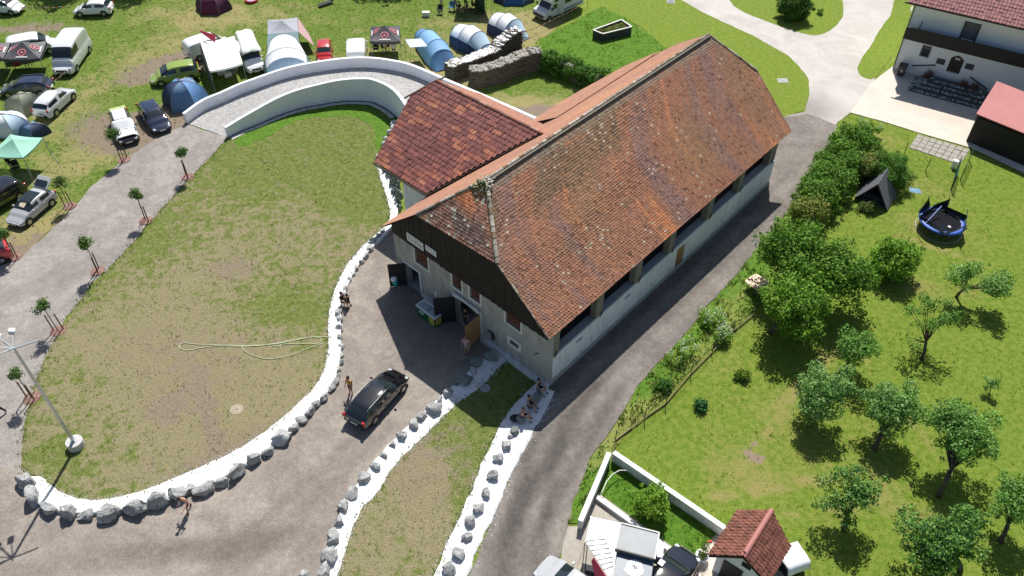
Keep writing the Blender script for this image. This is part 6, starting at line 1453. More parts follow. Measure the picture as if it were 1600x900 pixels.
# hose lying in loops
hp = [(512, 528), (500, 527), (470, 530), (440, 536), (405, 541), (370, 542), (330, 542), (295, 548), (283, 546), (281, 541), (288, 537), (310, 539), (345, 540), (385, 541), (425, 539), (455, 534), (485, 528), (500, 529), (502, 534), (495, 538), (470, 538), (440, 539), (438, 542), (425, 541)]
hp2 = [(378, 542), (382, 549), (395, 556), (412, 561), (430, 561), (455, 556), (480, 546), (505, 537)]
for P_, lab in ((hp, 'long pale green hose lying in flat loops on the worn lawn'), (hp2, 'short loose bend of pale hose beside the long looped hose')):
    x = MB(); x.tube([Vector((p.x, p.y, .05 + .012 * (i % 3))) for i, p in enumerate(densify([g(*q) for q in P_], 4))], .022, 6); o = x.build('garden_hose', M('pale_green_hose', (.60, .68, .42), .5), None, True); tag(o, lab, 'hose')
# ---------------------------------------------------------------- trampoline
c = g(1472, 346, .75); t = thing('trampoline', 'round blue trampoline with torn black safety net on the orchard lawn', 'trampoline', (c.x, c.y, 0)); r_ = 1.72; K = 24
P_ = lambda k, q, z: Vector((math.cos(k * 2 * math.pi / K) * q, math.sin(k * 2 * math.pi / K) * q, z))
x = MB(); x.rings([[P_(k, r_ - .36, .86) for k in range(K)], [P_(k, r_ - .18, .90) for k in range(K)], [P_(k, r_, .86) for k in range(K)], [P_(k, r_ + .02, .78) for k in range(K)]], 0, True, False); x.build('edge_pad', M('blue_pad', (.02, .09, .38), .45), t, True)
x = MB(); x.add([P_(k, r_ - .34, .83) for k in range(K)], [tuple(range(K))]); x.build('jumping_mat', M('black_mat', (.012, .013, .017), .95, None, 3, .1, 0, 0, .1), t)
for k in range(0, K, 4):
    x = MB(); x.tube([P_(k, r_, .8), P_(k, r_ + .05, .05), P_(k + 2, r_ + .05, .03), P_(k + 4, r_ + .05, .05), P_(k + 4, r_, .8)], .022, 6); x.build('leg_frame', mg, t)
net = M('net_cloth', (.02, .02, .025), .8)
for k, hh, st in ((8, 1.9, 0), (4, 1.8, 0), (0, 1.5, 1), (20, 1.6, 1), (16, 1.2, 0), (12, 2.0, 0)):
    x = MB(); x.tube([P_(k, r_ + .05, .3), P_(k, r_ + .06, hh * .7), P_(k + .4, r_ - .05, hh + .35)], .026, 6); x.build('net_pole', M('blue_foam_pole', (.025, .08, .40), .5) if st or k == 16 else m_blk, t)
for k0, k1, h0, h1 in ((4, 6.2, 1.8, .95), (8, 6.8, 1.85, .95), (8, 10, 1.85, .95), (20, 22, 1.4, .9), (0, 22.6, 1.35, .92)):
    x = MB(); rg = []
    for i in range(5): u = i / 4; k = k0 + (k1 - k0) * u; hh = h0 + (h1 - h0) * u; rg.append([P_(k, r_ - .02, .86), P_(k, r_ + .10 - .05 * math.sin(u * 5), .86 + (hh - .86) * .5), P_(k, r_ + .0, hh)])
    x.rings(rg, 0, False, False); x.build('safety_net', net, t)
x = MB(); x.beam(P_(13, 1.5, .95), P_(6, .9, 1.55), .06, .06); x.build('fallen_pole', M('blue_foam_pole', (.025, .08, .40), .5), t); x = MB(); x.box((.25, -.75, .85), (.2, .2, .03)); x.build('white_scrap', m_sheet, t)
# A-frame play hut
rA, rB = g(1385, 268, 2.0), g(1372, 289, 2.0); d = (rB - rA); d.z = 0; d.normalize(); nn = Vector((-d.y, d.x, 0)); L_ = 2.1
c = (rA + rB) / 2; t = thing('play_hut', 'dark wooden A-frame play hut beside the feathery bush', 'playhouse', (c.x, c.y, 0), math.atan2(d.y, d.x)); wdt = 1.3; hz = 2.1
dkw = M('dark_grey_shingle', (.12, .125, .14), .8, (.08, .085, .10), 6, .2, .2)
for s in (-1, 1):
    x = MB(); x.panel((-1.25, 0, hz), (1.25, 0, hz), (1.15, s * wdt, .12), (-1.15, s * wdt, .12), .05 * s); ro_ = x.build('roof', m_deck, t)
    for k in range(11):
        u0, u1 = k / 11, (k + 1) / 11 + .01; e = .07 * s
        A_p = lambda X_, u, e_=0: Vector((X_, s * (wdt * u + .05), hz + .03 + (.12 - hz) * u + e_))
        for q in range(4):
            xa, xb = -1.25 + q * .625 + (.03 if k % 2 else 0), -1.25 + (q + 1) * .625 - .015 + (.03 if k % 2 else 0)
            y = MB(); y.panel(A_p(xa, u0), A_p(xb, u0), A_p(xb, u1, .03), A_p(xa, u1, .03), .025 * s); y.build('shingle_board', dkw, ro_)
x = MB(); x.tube([(-1.3, 0, hz + .06), (1.3, 0, hz + .06)], .05, 6); x.build('ridge_board', dkw, t)
x = MB(); x.add([(-1.1, -1.1, .2), (-1.1, 1.1, .2), (-1.1, 0, 1.85)], [(0, 1, 2)]); x.box((0, 0, .12), (2.1, 2.1, .08)); x.build('back_wall', M('grey_boards', (.09, .09, .10), .9), t)
x = MB(); x.box((.6, 0, .5), (.5, 2.0, .06)); x.box((1.0, -.7, .4), (.08, .08, .8)); x.build('bench', M('grey_boards', (.09, .09, .10), .9), t)
x = MB(); c2 = g(1422, 300); p2 = g(1440, 303); x.panel(c2, p2, p2 + Vector((0, .5, .12)), c2 + Vector((0, .5, .1)), .05); o = x.build('toy_slide', M('faded_blue_plastic', (.08, .25, .42), .5)); tag(o, 'short blue plastic slide lying in the grass right of the play hut', 'slide')
# square table
c = g(1183, 441, .7); t = thing('garden_table', 'pale orange square table with rounded corners by the side road trees', 'table', (c.x, c.y, 0), R(38)); x = MB(); pts = []
for qx, qy in ((1, 1), (-1, 1), (-1, -1), (1, -1)):
    a0 = math.atan2(qy, qx) - math.pi / 4
    for k in range(4): a_ = a0 + k * math.pi / 6; pts.append((qx * .46 + math.cos(a_) * .2, qy * .46 + math.sin(a_) * .2))
x.prism(pts, .68, .74); x.build('tabletop', M('peach_tabletop', (.72, .50, .33), .5, (.65, .44, .28), 2, .05), t)
for qx in (-1, 1):
    for qy in (-1, 1): x = MB(); x.tube([(qx * .45, qy * .45, 0), (qx * .42, qy * .42, .68)], .03, 8); x.build('leg', m_trim, t)
# wire fence
fps = [(961, 690), (1007, 655), (1040, 632), (1079, 585), (1112, 552), (1144, 520), (1178, 492)]
fc = g(*fps[0]); t = thing('wire_fence', 'low wire fence with thin rusty posts along the verge', 'fence', fc); P_ = [g(*p) - fc for p in fps]
for p in P_: x = MB(); x.tube([p, p + Vector((0.02, 0, 1.15))], .03, 5); x.build('post', m_iron, t)
x = MB()
for z in (.1, .4, .7, 1.0):
    for i in range(len(P_) - 1): x.tube([P_[i] + Vector((0, 0, z)), P_[i + 1] + Vector((0, 0, z))], .007, 4, 0, False)
for i in range(len(P_) - 1):
    n = int((P_[i + 1] - P_[i]).length / .3)
    for k in range(n): p = P_[i].lerp(P_[i + 1], k / n); x.tube([p, p + Vector((0, 0, 1.0))], .005, 3, 0, False)
x.build('wire_mesh', m_iron, t)
x = MB(); 
for i in range(len(P_) - 1): x.beam(P_[i] + Vector((0, 0, .12)), P_[i + 1] + Vector((0, 0, .12)), .05, .12)
x.build('edging_board', M('rusty_edging', (.26, .20, .10), .9, (.2, .16, .09), 3, .2, .3), t)
fps = [(1412, 242), (1446, 268), (1485, 296)]; fc = g(*fps[0]); t = thing('wire_fence', 'thin dark fence posts and wire between the slab path and the play hut', 'fence', fc); P_ = [g(*p) - fc for p in fps]
for p in P_: x = MB(); x.tube([p, p + Vector((0, 0, 1.3))], .03, 5); x.build('post', m_blk, t)
x = MB()
for z in (.2, .6, 1.0, 1.25):
    for i in range(2): x.tube([P_[i] + Vector((0, 0, z)), P_[i + 1] + Vector((0, 0, z))], .008, 4, 0, False)
x.build('wire', m_blk, t)
mgf = M('green_gate_mesh', (.01, .09, .06), .5)
for lab, a_, b_ in (('open green mesh gate leaf nearer the trampoline', (1486, 297), (1493, 268)), ('green mesh gate panel nearer the dark shed', (1500, 281), (1514, 250))):
    p, q = g(*a_), g(*b_); t = thing('gate', lab, 'gate', p); q = q - p
    for e in (Vector((0, 0, 0)), q): x = MB(); x.tube([e, e + Vector((0, 0, 1.5))], .04, 6); x.build('post', mgf, t)
    x = MB()
    for k in range(12): e = q * (k / 11); x.tube([e + Vector((0, 0, .1)), e + Vector((0, 0, 1.45))], .012, 4)
    for z in (.1, .5, .9, 1.2, 1.45): x.tube([Vector((0, 0, z)), q + Vector((0, 0, z))], .014, 4)
    x.build('mesh_panel', mgf, t)
x = MB(); c = g(1489, 262); t = thing('waste_bin', 'small white round bin beside the green gate', 'bin', c); x.cyl((0, 0, 0), .2, .7, 14); x.build('body', m_sign, t); x = MB(); x.cyl((0, 0, .7), .22, .06, 14); x.build('lid', m_sign, t)
# ---------------------------------------------------------------- slab path: every slab by itself
SA, SB, SC_, SD_ = g(1434, 210), g(1516, 234), g(1500, 258), g(1420, 231)
pb_ = MB(); pb_.add([p + Vector((0, 0, .02)) for p in (SA, SB, SC_, SD_)], [(0, 3, 2, 1)]); sl = pb_.build('slab_path', M('slab_bed_soil', (.13, .16, .05), .95, (.2, .17, .1), 2, .2), kind='structure'); rs = random.Random(4); ms = M('old_concrete_slab', (.40, .37, .33), .9, (.27, .25, .22), 2.5, .15, .3)
for i in range(8):
    for j in range(4):
        f_ = lambda u, v_: SA.lerp(SB, u).lerp(SD_.lerp(SC_, u), v_); e = .06 + .05 * (i % 2); z = Vector((0, 0, .05 + rs.uniform(-.01, .01)))
        x = MB(); x.panel(f_((i + e) / 8, (j + .04) / 4) + z, f_((i + .04) / 8, (j + .95) / 4) + z, f_((i + .97 - e / 2) / 8, (j + .95) / 4) + z, f_((i + .97 - e / 2) / 8, (j + .04) / 4) + z, .04); x.build('slab', ms, sl)
# ---------------------------------------------------------------- farmhouse
HC = Vector((37.85, 74.9, 0)); ha = R(-31.5); hd = Vector((math.cos(ha), math.sin(ha), 0)); hn = Vector((hd.y, -hd.x, 0)); hn = hn if hn.y < 0 else -hn
hz_ = lambda s, z, o=0.0: Vector((HC.x + hd.x * s + hn.x * o, HC.y + hd.y * s + hn.y * o, z)); HI = Matrix.Translation(-HC)
house = thing('farmhouse', 'white farmhouse with a pale red tiled roof and a long black balcony', 'house', HC)
def hb_(o): o.matrix_parent_inverse = HI; return o
hw = lambda px, py, o=0.0: onwall(px, py, HC + hn * o, hd)
m_hw = M('white_house_render', (.84, .86, .88), .85, (.78, .79, .80), .7, .05, .1); m_hb = M('black_stained_wood', (.014, .012, .011), .7)
dl, dr_ = hw(1480, 112), hw(1503, 112); wv1, wv2 = hw(1438, 72), hw(1452, 90); dq = hw(1510, 33, 0), hw(1498, 70, 0)
Dd = (hw(1481, 103)[0], hw(1503, 104)[0], hw(1491, 115)[1], hw(1494, 86)[1]); Wd1 = (hw(1439, 82)[0], hw(1452, 82)[0], hw(1444, 89)[1], hw(1449, 73)[1])
UD = (hw(1503, 50)[0], hw(1526, 56)[0], 4.6, hw(1522, 37)[1])
print('HOUSE', Dd, Wd1, UD)
hb_(wall_open('wall', hz_(0, 0), hz_(34, 0), 0, 7.1, .5, [Dd, Wd1, UD], m_hw, house, 1 if Vector((-hd.y, hd.x)).dot(-Vector((hn.x, hn.y))) > 0 else -1))
x = MB(); x.box(hz_(.25, 3.6, -5.25), (.5, 9.4, 7.1), ha); hb_(x.build('wall', m_hw, house))
x = MB(); x.box(hz_((Dd[0] + Dd[1]) / 2, (Dd[2] + Dd[3]) / 2, -.3), (Dd[1] - Dd[0] + .1, .08, Dd[3] - Dd[2] + .1), ha); do_ = hb_(x.build('door', M('dark_wood_door', (.03, .018, .012), .5), house))
x = MB(); x.box(hz_((Dd[0] + Dd[1]) / 2, Dd[3] - .45, -.22), (.45, .04, .2), ha); x.build('door_light', m_trim, do_)
x = MB(); K = 8; s0, s1 = Dd[0], Dd[1]
for k in range(K):
    f_ = lambda u: Dd[3] - (s1 - s0) / 2 * .6 * (1 - math.sin(math.pi * (.0 + u))) ; a0, a1 = k / K, (k + 1) / K
    x.panel(hz_(s0 + (s1 - s0) * a0, f_(a0), .01), hz_(s0 + (s1 - s0) * a1, f_(a1), .01), hz_(s0 + (s1 - s0) * a1, Dd[3] + .05, .01), hz_(s0 + (s1 - s0) * a0, Dd[3] + .05, .01), .05)
x.build('door_arch', m_hw, do_)
for (s0, s1, z0, z1), nm in ((Wd1, 'window'), (UD, 'upper_door')):
    x = MB(); x.box(hz_((s0 + s1) / 2, (z0 + z1) / 2, -.2), (s1 - s0 + .1, .05, z1 - z0 + .1), ha); o = hb_(x.build(nm, m_glass if nm == 'window' else M('grey_shutter', (.16, .16, .19), .5), house)); y = MB()
    for s in (s0, s1): y.box(hz_(s, (z0 + z1) / 2, .02), (.12, .12, z1 - z0), ha)
    y.box(hz_((s0 + s1) / 2, z1, .02), (s1 - s0 + .12, .14, .14), ha); y.build('frame', M('dark_frame', (.06, .065, .08), .6), o)
# balcony: floor, posts, boarded parapet
x = MB(); x.box(hz_(17, 3.9, .58), (34, 1.16, .16), ha); bo = hb_(x.build('balcony', m_hb, house))
k = 0.0
while k < 33.8: x = MB(); x.box(hz_(k + .12, 4.45, 1.15), (.2385, .04, 1.05), ha); x.build('parapet_board', m_hb, bo); k += .24 if k < 16 else .5 if False else .24
x = MB(); x.beam(hz_(0, 5.0, 1.15), hz_(34, 5.0, 1.15), .14, .08); x.build('handrail', m_hb, bo)
x = MB(); x.tube([hz_(.0, 7.1, .15), hz_(.0, .1, .15)], .05, 8); hb_(x.build('downpipe', m_iron, house)); x = MB(); x.tube([hz_(-.9, 7.05, .75), hz_(34, 7.05, .75)], .09, 8); hb_(x.build('gutter', m_iron, house))
def col_house(um, fr, t_, rs, p): return tuple(Vector((.44, .19, .18)) * rs.uniform(.85, 1.2))
e0, e1, r0, r1 = hz_(-.6, 7.15, .75), hz_(34, 7.15, .75), hz_(-.6, 12.2, -5.5), hz_(34, 12.2, -5.5); g0, g1 = hz_(-1, 7.1, -11.5), hz_(34, 7.1, -11.5)
x = MB(); x.panel(e0 + dz, e1 + dz, r1 + dz, r0 + dz, .1); x.panel(g1 + dz, g0 + dz, r0 + dz, r1 + dz, .1); hr = hb_(x.build('roof', m_deck, house))
lf, rf = (e0, r0), (e1, r1)
if (e1 - e0).x < 0: lf, rf = rf, lf
tile_slope('roof_tile', None, lambda u: lf[0].lerp(lf[1], u), lambda u: rf[0].lerp(rf[1], u), .33, .30, col_house, M_attr('pale_pantile', .55, .4, .1, 20), hr, thick=.05, shape='pan', seed=77)
x = MB(); x.add([hz_(.2, 7.1, -.3), hz_(.2, 7.1, -10.8), hz_(.2, 11.7, -5.5)], [(0, 1, 2)]); hb_(x.build('gable_wall', m_hw, house))
# balcony lamp, small plaques, handrails beside the steps
for (px, nm) in (((1470, 96), 'sign_board'), ((1515, 104), 'sign_board')):
    q = hw(*px); x = MB(); x.box(hz_(q[0], q[1], .03), (.75, .05, .55), ha); hb_(x.build(nm, M('dark_notice', (.05, .05, .06), .6), house))
for a_, b_ in (((1425, 102), (1462, 101)), ((1516, 119), (1543, 139))):
    q0, q1 = hw(*a_), hw(*b_); x = MB(); x.beam(hz_(q0[0], q0[1], .12), hz_(q1[0], q1[1], .12), .08, .08); hb_(x.build('wall_handrail', m_hb, house))
x = MB(); q = hw(1442, 32), hw(1436, 44); x.beam(hz_(q[0][0], q[0][1], .03), hz_(q[0][0] - .1, q[0][1] - .9, .03), .05, .05); hb_(x.build('wall_anchor', m_iron, house))
# stone steps in front of the door: individual treads
sp_ = [g(1423, 122), g(1527, 166), g(1556, 140), g(1440, 104)]
sc_ = (hz_(hw(1494, 110)[0] + .5, 0, 1.9)); st = thing('stone_steps', 'wide cobbled steps with pale joints in front of the farmhouse door', 'steps', (sc_.x, sc_.y, 0), ha); mset = M_attr('step_cobble', .9, .2, .4, 20); rs = random.Random(6)
for k in range(4):
    L0, D0, z0 = 7.6 - k * .9, 3.0 - k * .65, k * .14
    x = MB(); x.box((0, .4 * 0 + (k * .32 if hn.y < 0 else 0), z0 + .075), (L0, D0, .15)); o = x.build('step', M('dark_step_stone', (.10, .10, .10), .9), st)
    V = MB(); V.cc = (0, 0, 0)
    for i in range(int(L0 / .2)):
        for j in range(int(D0 / .2)):
            if j > 1 and i > 1 and i < int(L0 / .2) - 2: continue
            V.cc = tint(rs.choice([(.34, .36, .35), (.10, .11, .11), (.5, .52, .5)]), .6, 1.3, rs); V.box((-L0 / 2 + .1 + i * .2, -D0 / 2 + .1 + j * .2 + (k * .32), z0 + .155), (.17, .16, .03))
    V.build('cobble', mset, o, kind='stuff')
def planter(label, p, seed, cols):
    t = thing('flower_pot', label, 'potted plant', (p.x, p.y, 0)); x = MB(); x.cyl((0, 0, .05), .28, .45, 14, 0, .36); x.build('pot', M('dark_terracotta', (.10, .05, .045), .8), t); leaves('flowers', [((0, 0, .75), .42, 1), ((.25, .1, .6), .3, 1), ((-.2, -.1, .6), .3, 1)], m_leaf, cols, .07, t, seed)
FLC = [(.35, .05, .09), (.05, .11, .03), (.07, .14, .03), (.5, .12, .2)]
planter('flower pot with pink blooms left of the farmhouse door', hz_(Dd[0] - 1.3, 0, .6), 1, FLC); planter('tall flower pot with pink blooms right of the farmhouse door', hz_(Dd[1] + .7, 0, .7), 2, FLC); planter('second flower pot right of the farmhouse door nearer the handrail', hz_(Dd[1] + 1.7, 0, .8), 3, FLC)
p = hz_(.9, 0, .8); t = thing('wheelie_bin', 'black wheeled bin at the corner of the farmhouse', 'bin', (p.x, p.y, 0), ha); x = MB(); x.rings([[Vector((-.3, -.35, .1)), Vector((.3, -.35, .1)), Vector((.3, .35, .1)), Vector((-.3, .35, .1))], [Vector((-.38, -.42, 1.05)), Vector((.38, -.42, 1.05)), Vector((.38, .42, 1.05)), Vector((-.38, .42, 1.05))]]); x.build('body', m_blk, t, bevel=.03); x = MB(); x.box((0, 0, 1.1), (.8, .9, .08)); x.build('lid', m_blk, t, bevel=.03)
for s in (-1, 1): x = MB(); x.cyl((s * .3 - .03, .38, .12), .12, .06, 12, 0, None, 'x'); x.build('wheel', m_tyre, t)
x = MB(); x.beam((-.1, -.43, .75), (.1, -.43, .55), .02, .06); x.beam((.1, -.43, .75), (-.02, -.43, .62), .02, .05); x.build('white_mark', m_pw, t)
# shed with pinkish metal roof
sr = [g(1557, 128, 3.2), g(1525, 179, 2.7), g(1640, 226, 2.7), g(1680, 176, 3.2)]; c = sum(sr, Vector()) / 4
t = thing('shed', 'black timber shed with a flat pinkish metal roof at the right edge', 'shed', (c.x, c.y, 0)); L0 = Vector((c.x, c.y, 0)); x = MB(); x.panel(*[p - L0 for p in (sr[3], sr[2], sr[1], sr[0])], .10); x.build('roof', M('pink_sheet_metal', (.46, .17, .16), .7, (.40, .14, .13), .8, .05), t)
x = MB(); bs = [Vector((p.x, p.y, 0)) - L0 for p in sr]; bs = [p * .96 for p in bs]; x.prism(bs, 0, [3.0, 2.5, 2.5, 3.0]); x.build('wall', m_hb, t)
for k in range(24):
    p, q = bs[1].lerp(bs[2], k / 24), bs[1].lerp(bs[2], (k + .93) / 24); o_ = Vector((-.03, -.05, 0)); x = MB(); x.panel(p + o_, q + o_, q + o_ + Vector((0, 0, 2.5)), p + o_ + Vector((0, 0, 2.5)), .03); x.build('board', m_hb, t)
rs = random.Random(31); x = MB(); nrm = (sr[1] - sr[0]).cross(sr[3] - sr[0]).normalized()
for k in range(30):
    u, v_ = rs.uniform(.08, .6), rs.uniform(.05, .8); p = sr[0].lerp(sr[3], u).lerp(sr[1].lerp(sr[2], u), v_) - L0; r_ = rs.uniform(.04, .13); x.cyl(p + Vector((0, 0, -.0)), r_, .02, 7)
x.build('dead_leaves', M('dead_leaf', (.15, .06, .05), .9), t, kind='stuff')
# ---------------------------------------------------------------- white-walled garden
m_gw = M_wall('white_garden_wall', (.76, .76, .76), (.70, .70, .70), (.42, .42, .40), .4)
def low_wall(label, pts, hh, wd, side=1):
    P = [g(*p, hh) for p in pts]; o0 = Vector((P[0].x, P[0].y, 0)); t = thing('garden_wall', label, 'wall', o0); rg = []; rc = []
    for i, p in enumerate(P):
        n = norm2(P, i) * wd * side; a_ = Vector((p.x - o0.x, p.y - o0.y, 0)); rg.append([a_, a_ + Vector((0, 0, hh - .06)), a_ + n + Vector((0, 0, hh - .06)), a_ + n]); b_ = a_ - n * .1; e = n * 1.2; rc.append([b_ + Vector((0, 0, hh - .06)), b_ + Vector((0, 0, hh)), b_ + e + Vector((0, 0, hh)), b_ + e + Vector((0, 0, hh - .06))])
    x = MB(); x.rings(rg); x.build('masonry', m_gw, t); x = MB(); x.rings(rc); x.build('coping', M('white_coping', (.82, .82, .82), .7), t); return t
low_wall('white garden wall running from the corner up to the tiled hut', [(957, 708), (1133, 828)], .85, .24, 1)
low_wall('short white garden wall between the side road and the walled lawn', [(910, 815), (955, 708)], .9, .24, 1)
low_wall('low pale retaining kerb between the walled lawn and the truck', [(934, 774), (1076, 876)], .3, .2, -1)
x = MB(); x.tube([g(938, 773, .4), g(941, 768, .5), g(948, 752, .55), g(957, 741, .55), g(968, 735, .5), g(980, 735, .5)], .03, 6); o = x.build('garden_hose', M('white_hose', (.75, .78, .72), .5), None, True); tag(o, 'pale hose curving over the corner of the walled lawn', 'hose')
# ---------------------------------------------------------------- tiled hut
RA, RB = g(1206, 797, 3.4), g(1161, 870, 3.4); d = (RB - RA); d.z = 0; Lh = d.length; d.normalize(); a_ = math.atan2(d.y, d.x)
c = (RA + RB) / 2; hut = thing('tiled_hut', 'small white hut with a brown-red tiled gable roof at the bottom edge', 'hut', (c.x, c.y, 0), a_)
RI = (Matrix.Translation((c.x, c.y, 0)) @ Matrix.Rotation(a_, 4, 'Z')).inverted(); lc = lambda p: RI @ p
eL0, eL1 = lc(g(1153, 797, 2.3)), lc(g(1107, 868, 2.3)); eR0, eR1 = lc(g(1235, 852, 2.3)), lc(g(1199, 912, 2.3)); r0, r1 = lc(RA), lc(RB)
wd_ = max(abs(eL0.y), abs(eR0.y)); print('HUT', eL0, eL1, eR0, eR1, r0, r1)
m_ht = M_attr('brown_pantile', .5, .4, .2, 20); ch = lambda um, fr, t_, rs, p: tuple(Vector((.20, .078, .055)) * rs.uniform(.75, 1.25))
x = MB(); x.panel(r0 + dz, r1 + dz, eL1 + dz, eL0 + dz, -.07); x.panel(r1 + dz, r0 + dz, eR0 + dz, eR1 + dz, -.07); rf_ = x.build('roof', m_deck, hut)
tile_slope('roof_tile', None, lambda u: eL0.lerp(r0, u), lambda u: eL1.lerp(r1, u), .30, .22, ch, m_ht, rf_, thick=.085, shape='pan', seed=5)
tile_slope('roof_tile', None, lambda u: eR1.lerp(r1, u), lambda u: eR0.lerp(r0, u), .30, .22, ch, m_ht, rf_, thick=.085, shape='pan', seed=6)
n_ = 9
for k in range(n_):
    p, q = r0.lerp(r1, k / n_), r0.lerp(r1, (k + 1.03) / n_); x = MB(); rr = []
    for e, q_ in ((p, .17), (q, .15)): rr.append([e + Vector((0, math.cos(math.pi * j / 7) * q_, math.sin(math.pi * j / 7) * q_ * .8)) for j in range(8)])
    x.rings(rr, 0, False, False); x.build('ridge_tile', M('pink_ridge_clay', (.38, .14, .12), .6), rf_, True)
X0, X1 = min(r0.x, r1.x) + .35, max(r0.x, r1.x) - .3; yl, yr = eL1.y * .82, eR1.y * .82; zt = lambda y: 3.3 - (3.3 - 2.2) * abs(y) / wd_ - .14
poly = [(yl, 0), (yr, 0), (yr, zt(yr)), (0, 3.12), (yl, zt(yl))]
x = MB(); x.add([(X1, y, z) for y, z in poly] + [(X0, y, z) for y, z in poly], [tuple(range(5)), (9, 8, 7, 6, 5)] + [(i, 5 + i, 5 + (i + 1) % 5, (i + 1) % 5) for i in range(5)])
bm = bmesh.new(); me = bpy.data.meshes.new('wall'); me.from_pydata(x.v, [], x.f); bm.from_mesh(me); bmesh.ops.recalc_face_normals(bm, faces=bm.faces); bm.to_mesh(me); bm.free(); me.materials.append(m_hw); link('wall', me, hut)
x = MB(); x.box((X1 + .03, yr * .22, 2.35), (.06, .5, .34)); x.build('vent_window', m_dark, hut); x = MB(); x.box((X1 + .04, yl * .25, .85), (.06, 1.1, 1.7)); x.build('door', m_blackd, hut)
x = MB(); x.tube([r1 + Vector((.0, .0, .15)), r1 + Vector((.05, 0, .65))], .03, 6); x.tube([r1 + Vector((.03, -.15, .5)), r1 + Vector((.03, .15, .5))], .03, 6); x.build('finial', m_iron, hut)
c = g(1232, 882); t = thing('covered_bench', 'object under a bright white cover behind the tiled hut', 'covered object', c, R(20)); drape(t, 'white_cover', m_sheet, -.7, .7, -.8, .8, lambda x_, y_: 1.0 + .1 * math.cos(x_ * 2), 8, 8, .5, 9); x = MB(); x.box((0, 0, .45), (1.2, 1.3, .85)); x.build('covered_box', m_dark, t, bevel=.05)
c = g(1096, 873); t = thing('white_planter', 'white tub with a leafy yellow-green plant beside the tiled hut', 'potted plant', c); x = MB(); x.cyl((0, 0, .02), .30, .4, 18, 0, .38); x.build('tub', m_sign, t); leaves('plant', [((0, 0, .7), .32, 1.1), ((.1, .25, .95), .22, 1), ((-.05, -.1, .5), .25, 1)], m_leaf, [(.12, .17, .03), (.20, .22, .04), (.08, .13, .02)], .05, t, 3)
x = MB(); c = g(1109, 846, .05); x.box((c.x, c.y, .05), (.28, .12, .06), .2); o = x.build('red_toy', redc, None, bevel=.02); tag(o, 'tiny red object lying on the pale path beside the hut', 'toy')
# ---------------------------------------------------------------- snack trailer, awning and dark van at the bottom edge
def gz(px, py, z): return g(px, py, z)
q = [gz(970, 817.5, 2.6), gz(1030, 832.7, 2.6), gz(1023, 874, 2.6), gz(961.7, 857.6, 2.6)]; c = sum(q, Vector()) / 4; t = thing('snack_trailer', 'snack trailer with a translucent grey raised roof at the bottom edge', 'trailer', (c.x, c.y, 0)); L0 = Vector((c.x, c.y, 0)); ql = [p - L0 for p in q]
x = MB(); x.panel(ql[3], ql[2], ql[1], ql[0], .05); x.build('roof', M('translucent_roof', (.26, .285, .31), .5, (.22, .235, .24), 1.2, .05), t)
for i in range(4): x = MB(); x.beam(ql[i] + Vector((0, 0, .01)), ql[(i + 1) % 4] + Vector((0, 0, .01 + .004 * (i % 2))), .07, .09); x.build('roof_edge', m_trim if i != 2 else m_blk, t)
x = MB(); x.prism([(p.x * .93, p.y * .93) for p in reversed(ql)], .5, 2.5); x.build('body', M('trailer_body', (.35, .36, .37), .5), t)
for i in (0, 1): x = MB(); p = ql[i] * .8; x.cyl((p.x, p.y, .3), .3, .18, 16, 0, None, 'x'); x.build('wheel', m_tyre, t)
a4 = [gz(923, 807, 2.5), gz(970, 817, 2.55), gz(957, 905, 2.5), gz(949, 899, 2.5), gz(914.5, 846, 2.4)]; t = thing('awning', 'bright white ribbed awning with a crimson side sheet left of the snack trailer', 'awning', (a4[0].x, a4[0].y, 0)); L1 = Vector((a4[0].x, a4[0].y, 0)); A5 = [p - L1 for p in a4]
x = MB(); x.add(A5 + [p + Vector((0, 0, -.03)) for p in A5], [(4, 3, 2, 1, 0), (5, 6, 7, 8, 9)] + [(i, (i + 1) % 5, 5 + (i + 1) % 5, 5 + i) for i in range(5)]); x.build('roof_sheet', M('bright_white_canvas', (.86, .86, .87), .7), t)
for k in range(7): u = k / 7; p, q_ = A5[4].lerp(A5[3], u * .98), A5[0].lerp(A5[1], .35 + u * .6).lerp(A5[2], .35 + .5 * u); x = MB(); x.tube([p + Vector((0, 0, .02)), q_ + Vector((0, 0, .03))], .022, 5); x.build('rib', m_pole, t)
x = MB(); p, q_ = A5[4].lerp(A5[3], .45), A5[3] + (A5[3] - A5[4]) * .4; x.panel(p + Vector((-.05, 0, -.1)), q_ + Vector((-.05, 0, -.1)), q_ + Vector((-.6, 0, -1.5)), p + Vector((-.15, 0, -.5)), .02); x.build('side_sheet', M('crimson_sheet', (.52, .01, .06), .6), t)
for p in (A5[0], A5[4]): x = MB(); x.tube([(p.x, p.y, 0), p], .03, 6); x.build('leg', m_pole, t)
x = MB(); x.tube([A5[4], Vector(g(902, 886)) - L1], .012, 4); x.build('guy_line', m_orange, t)
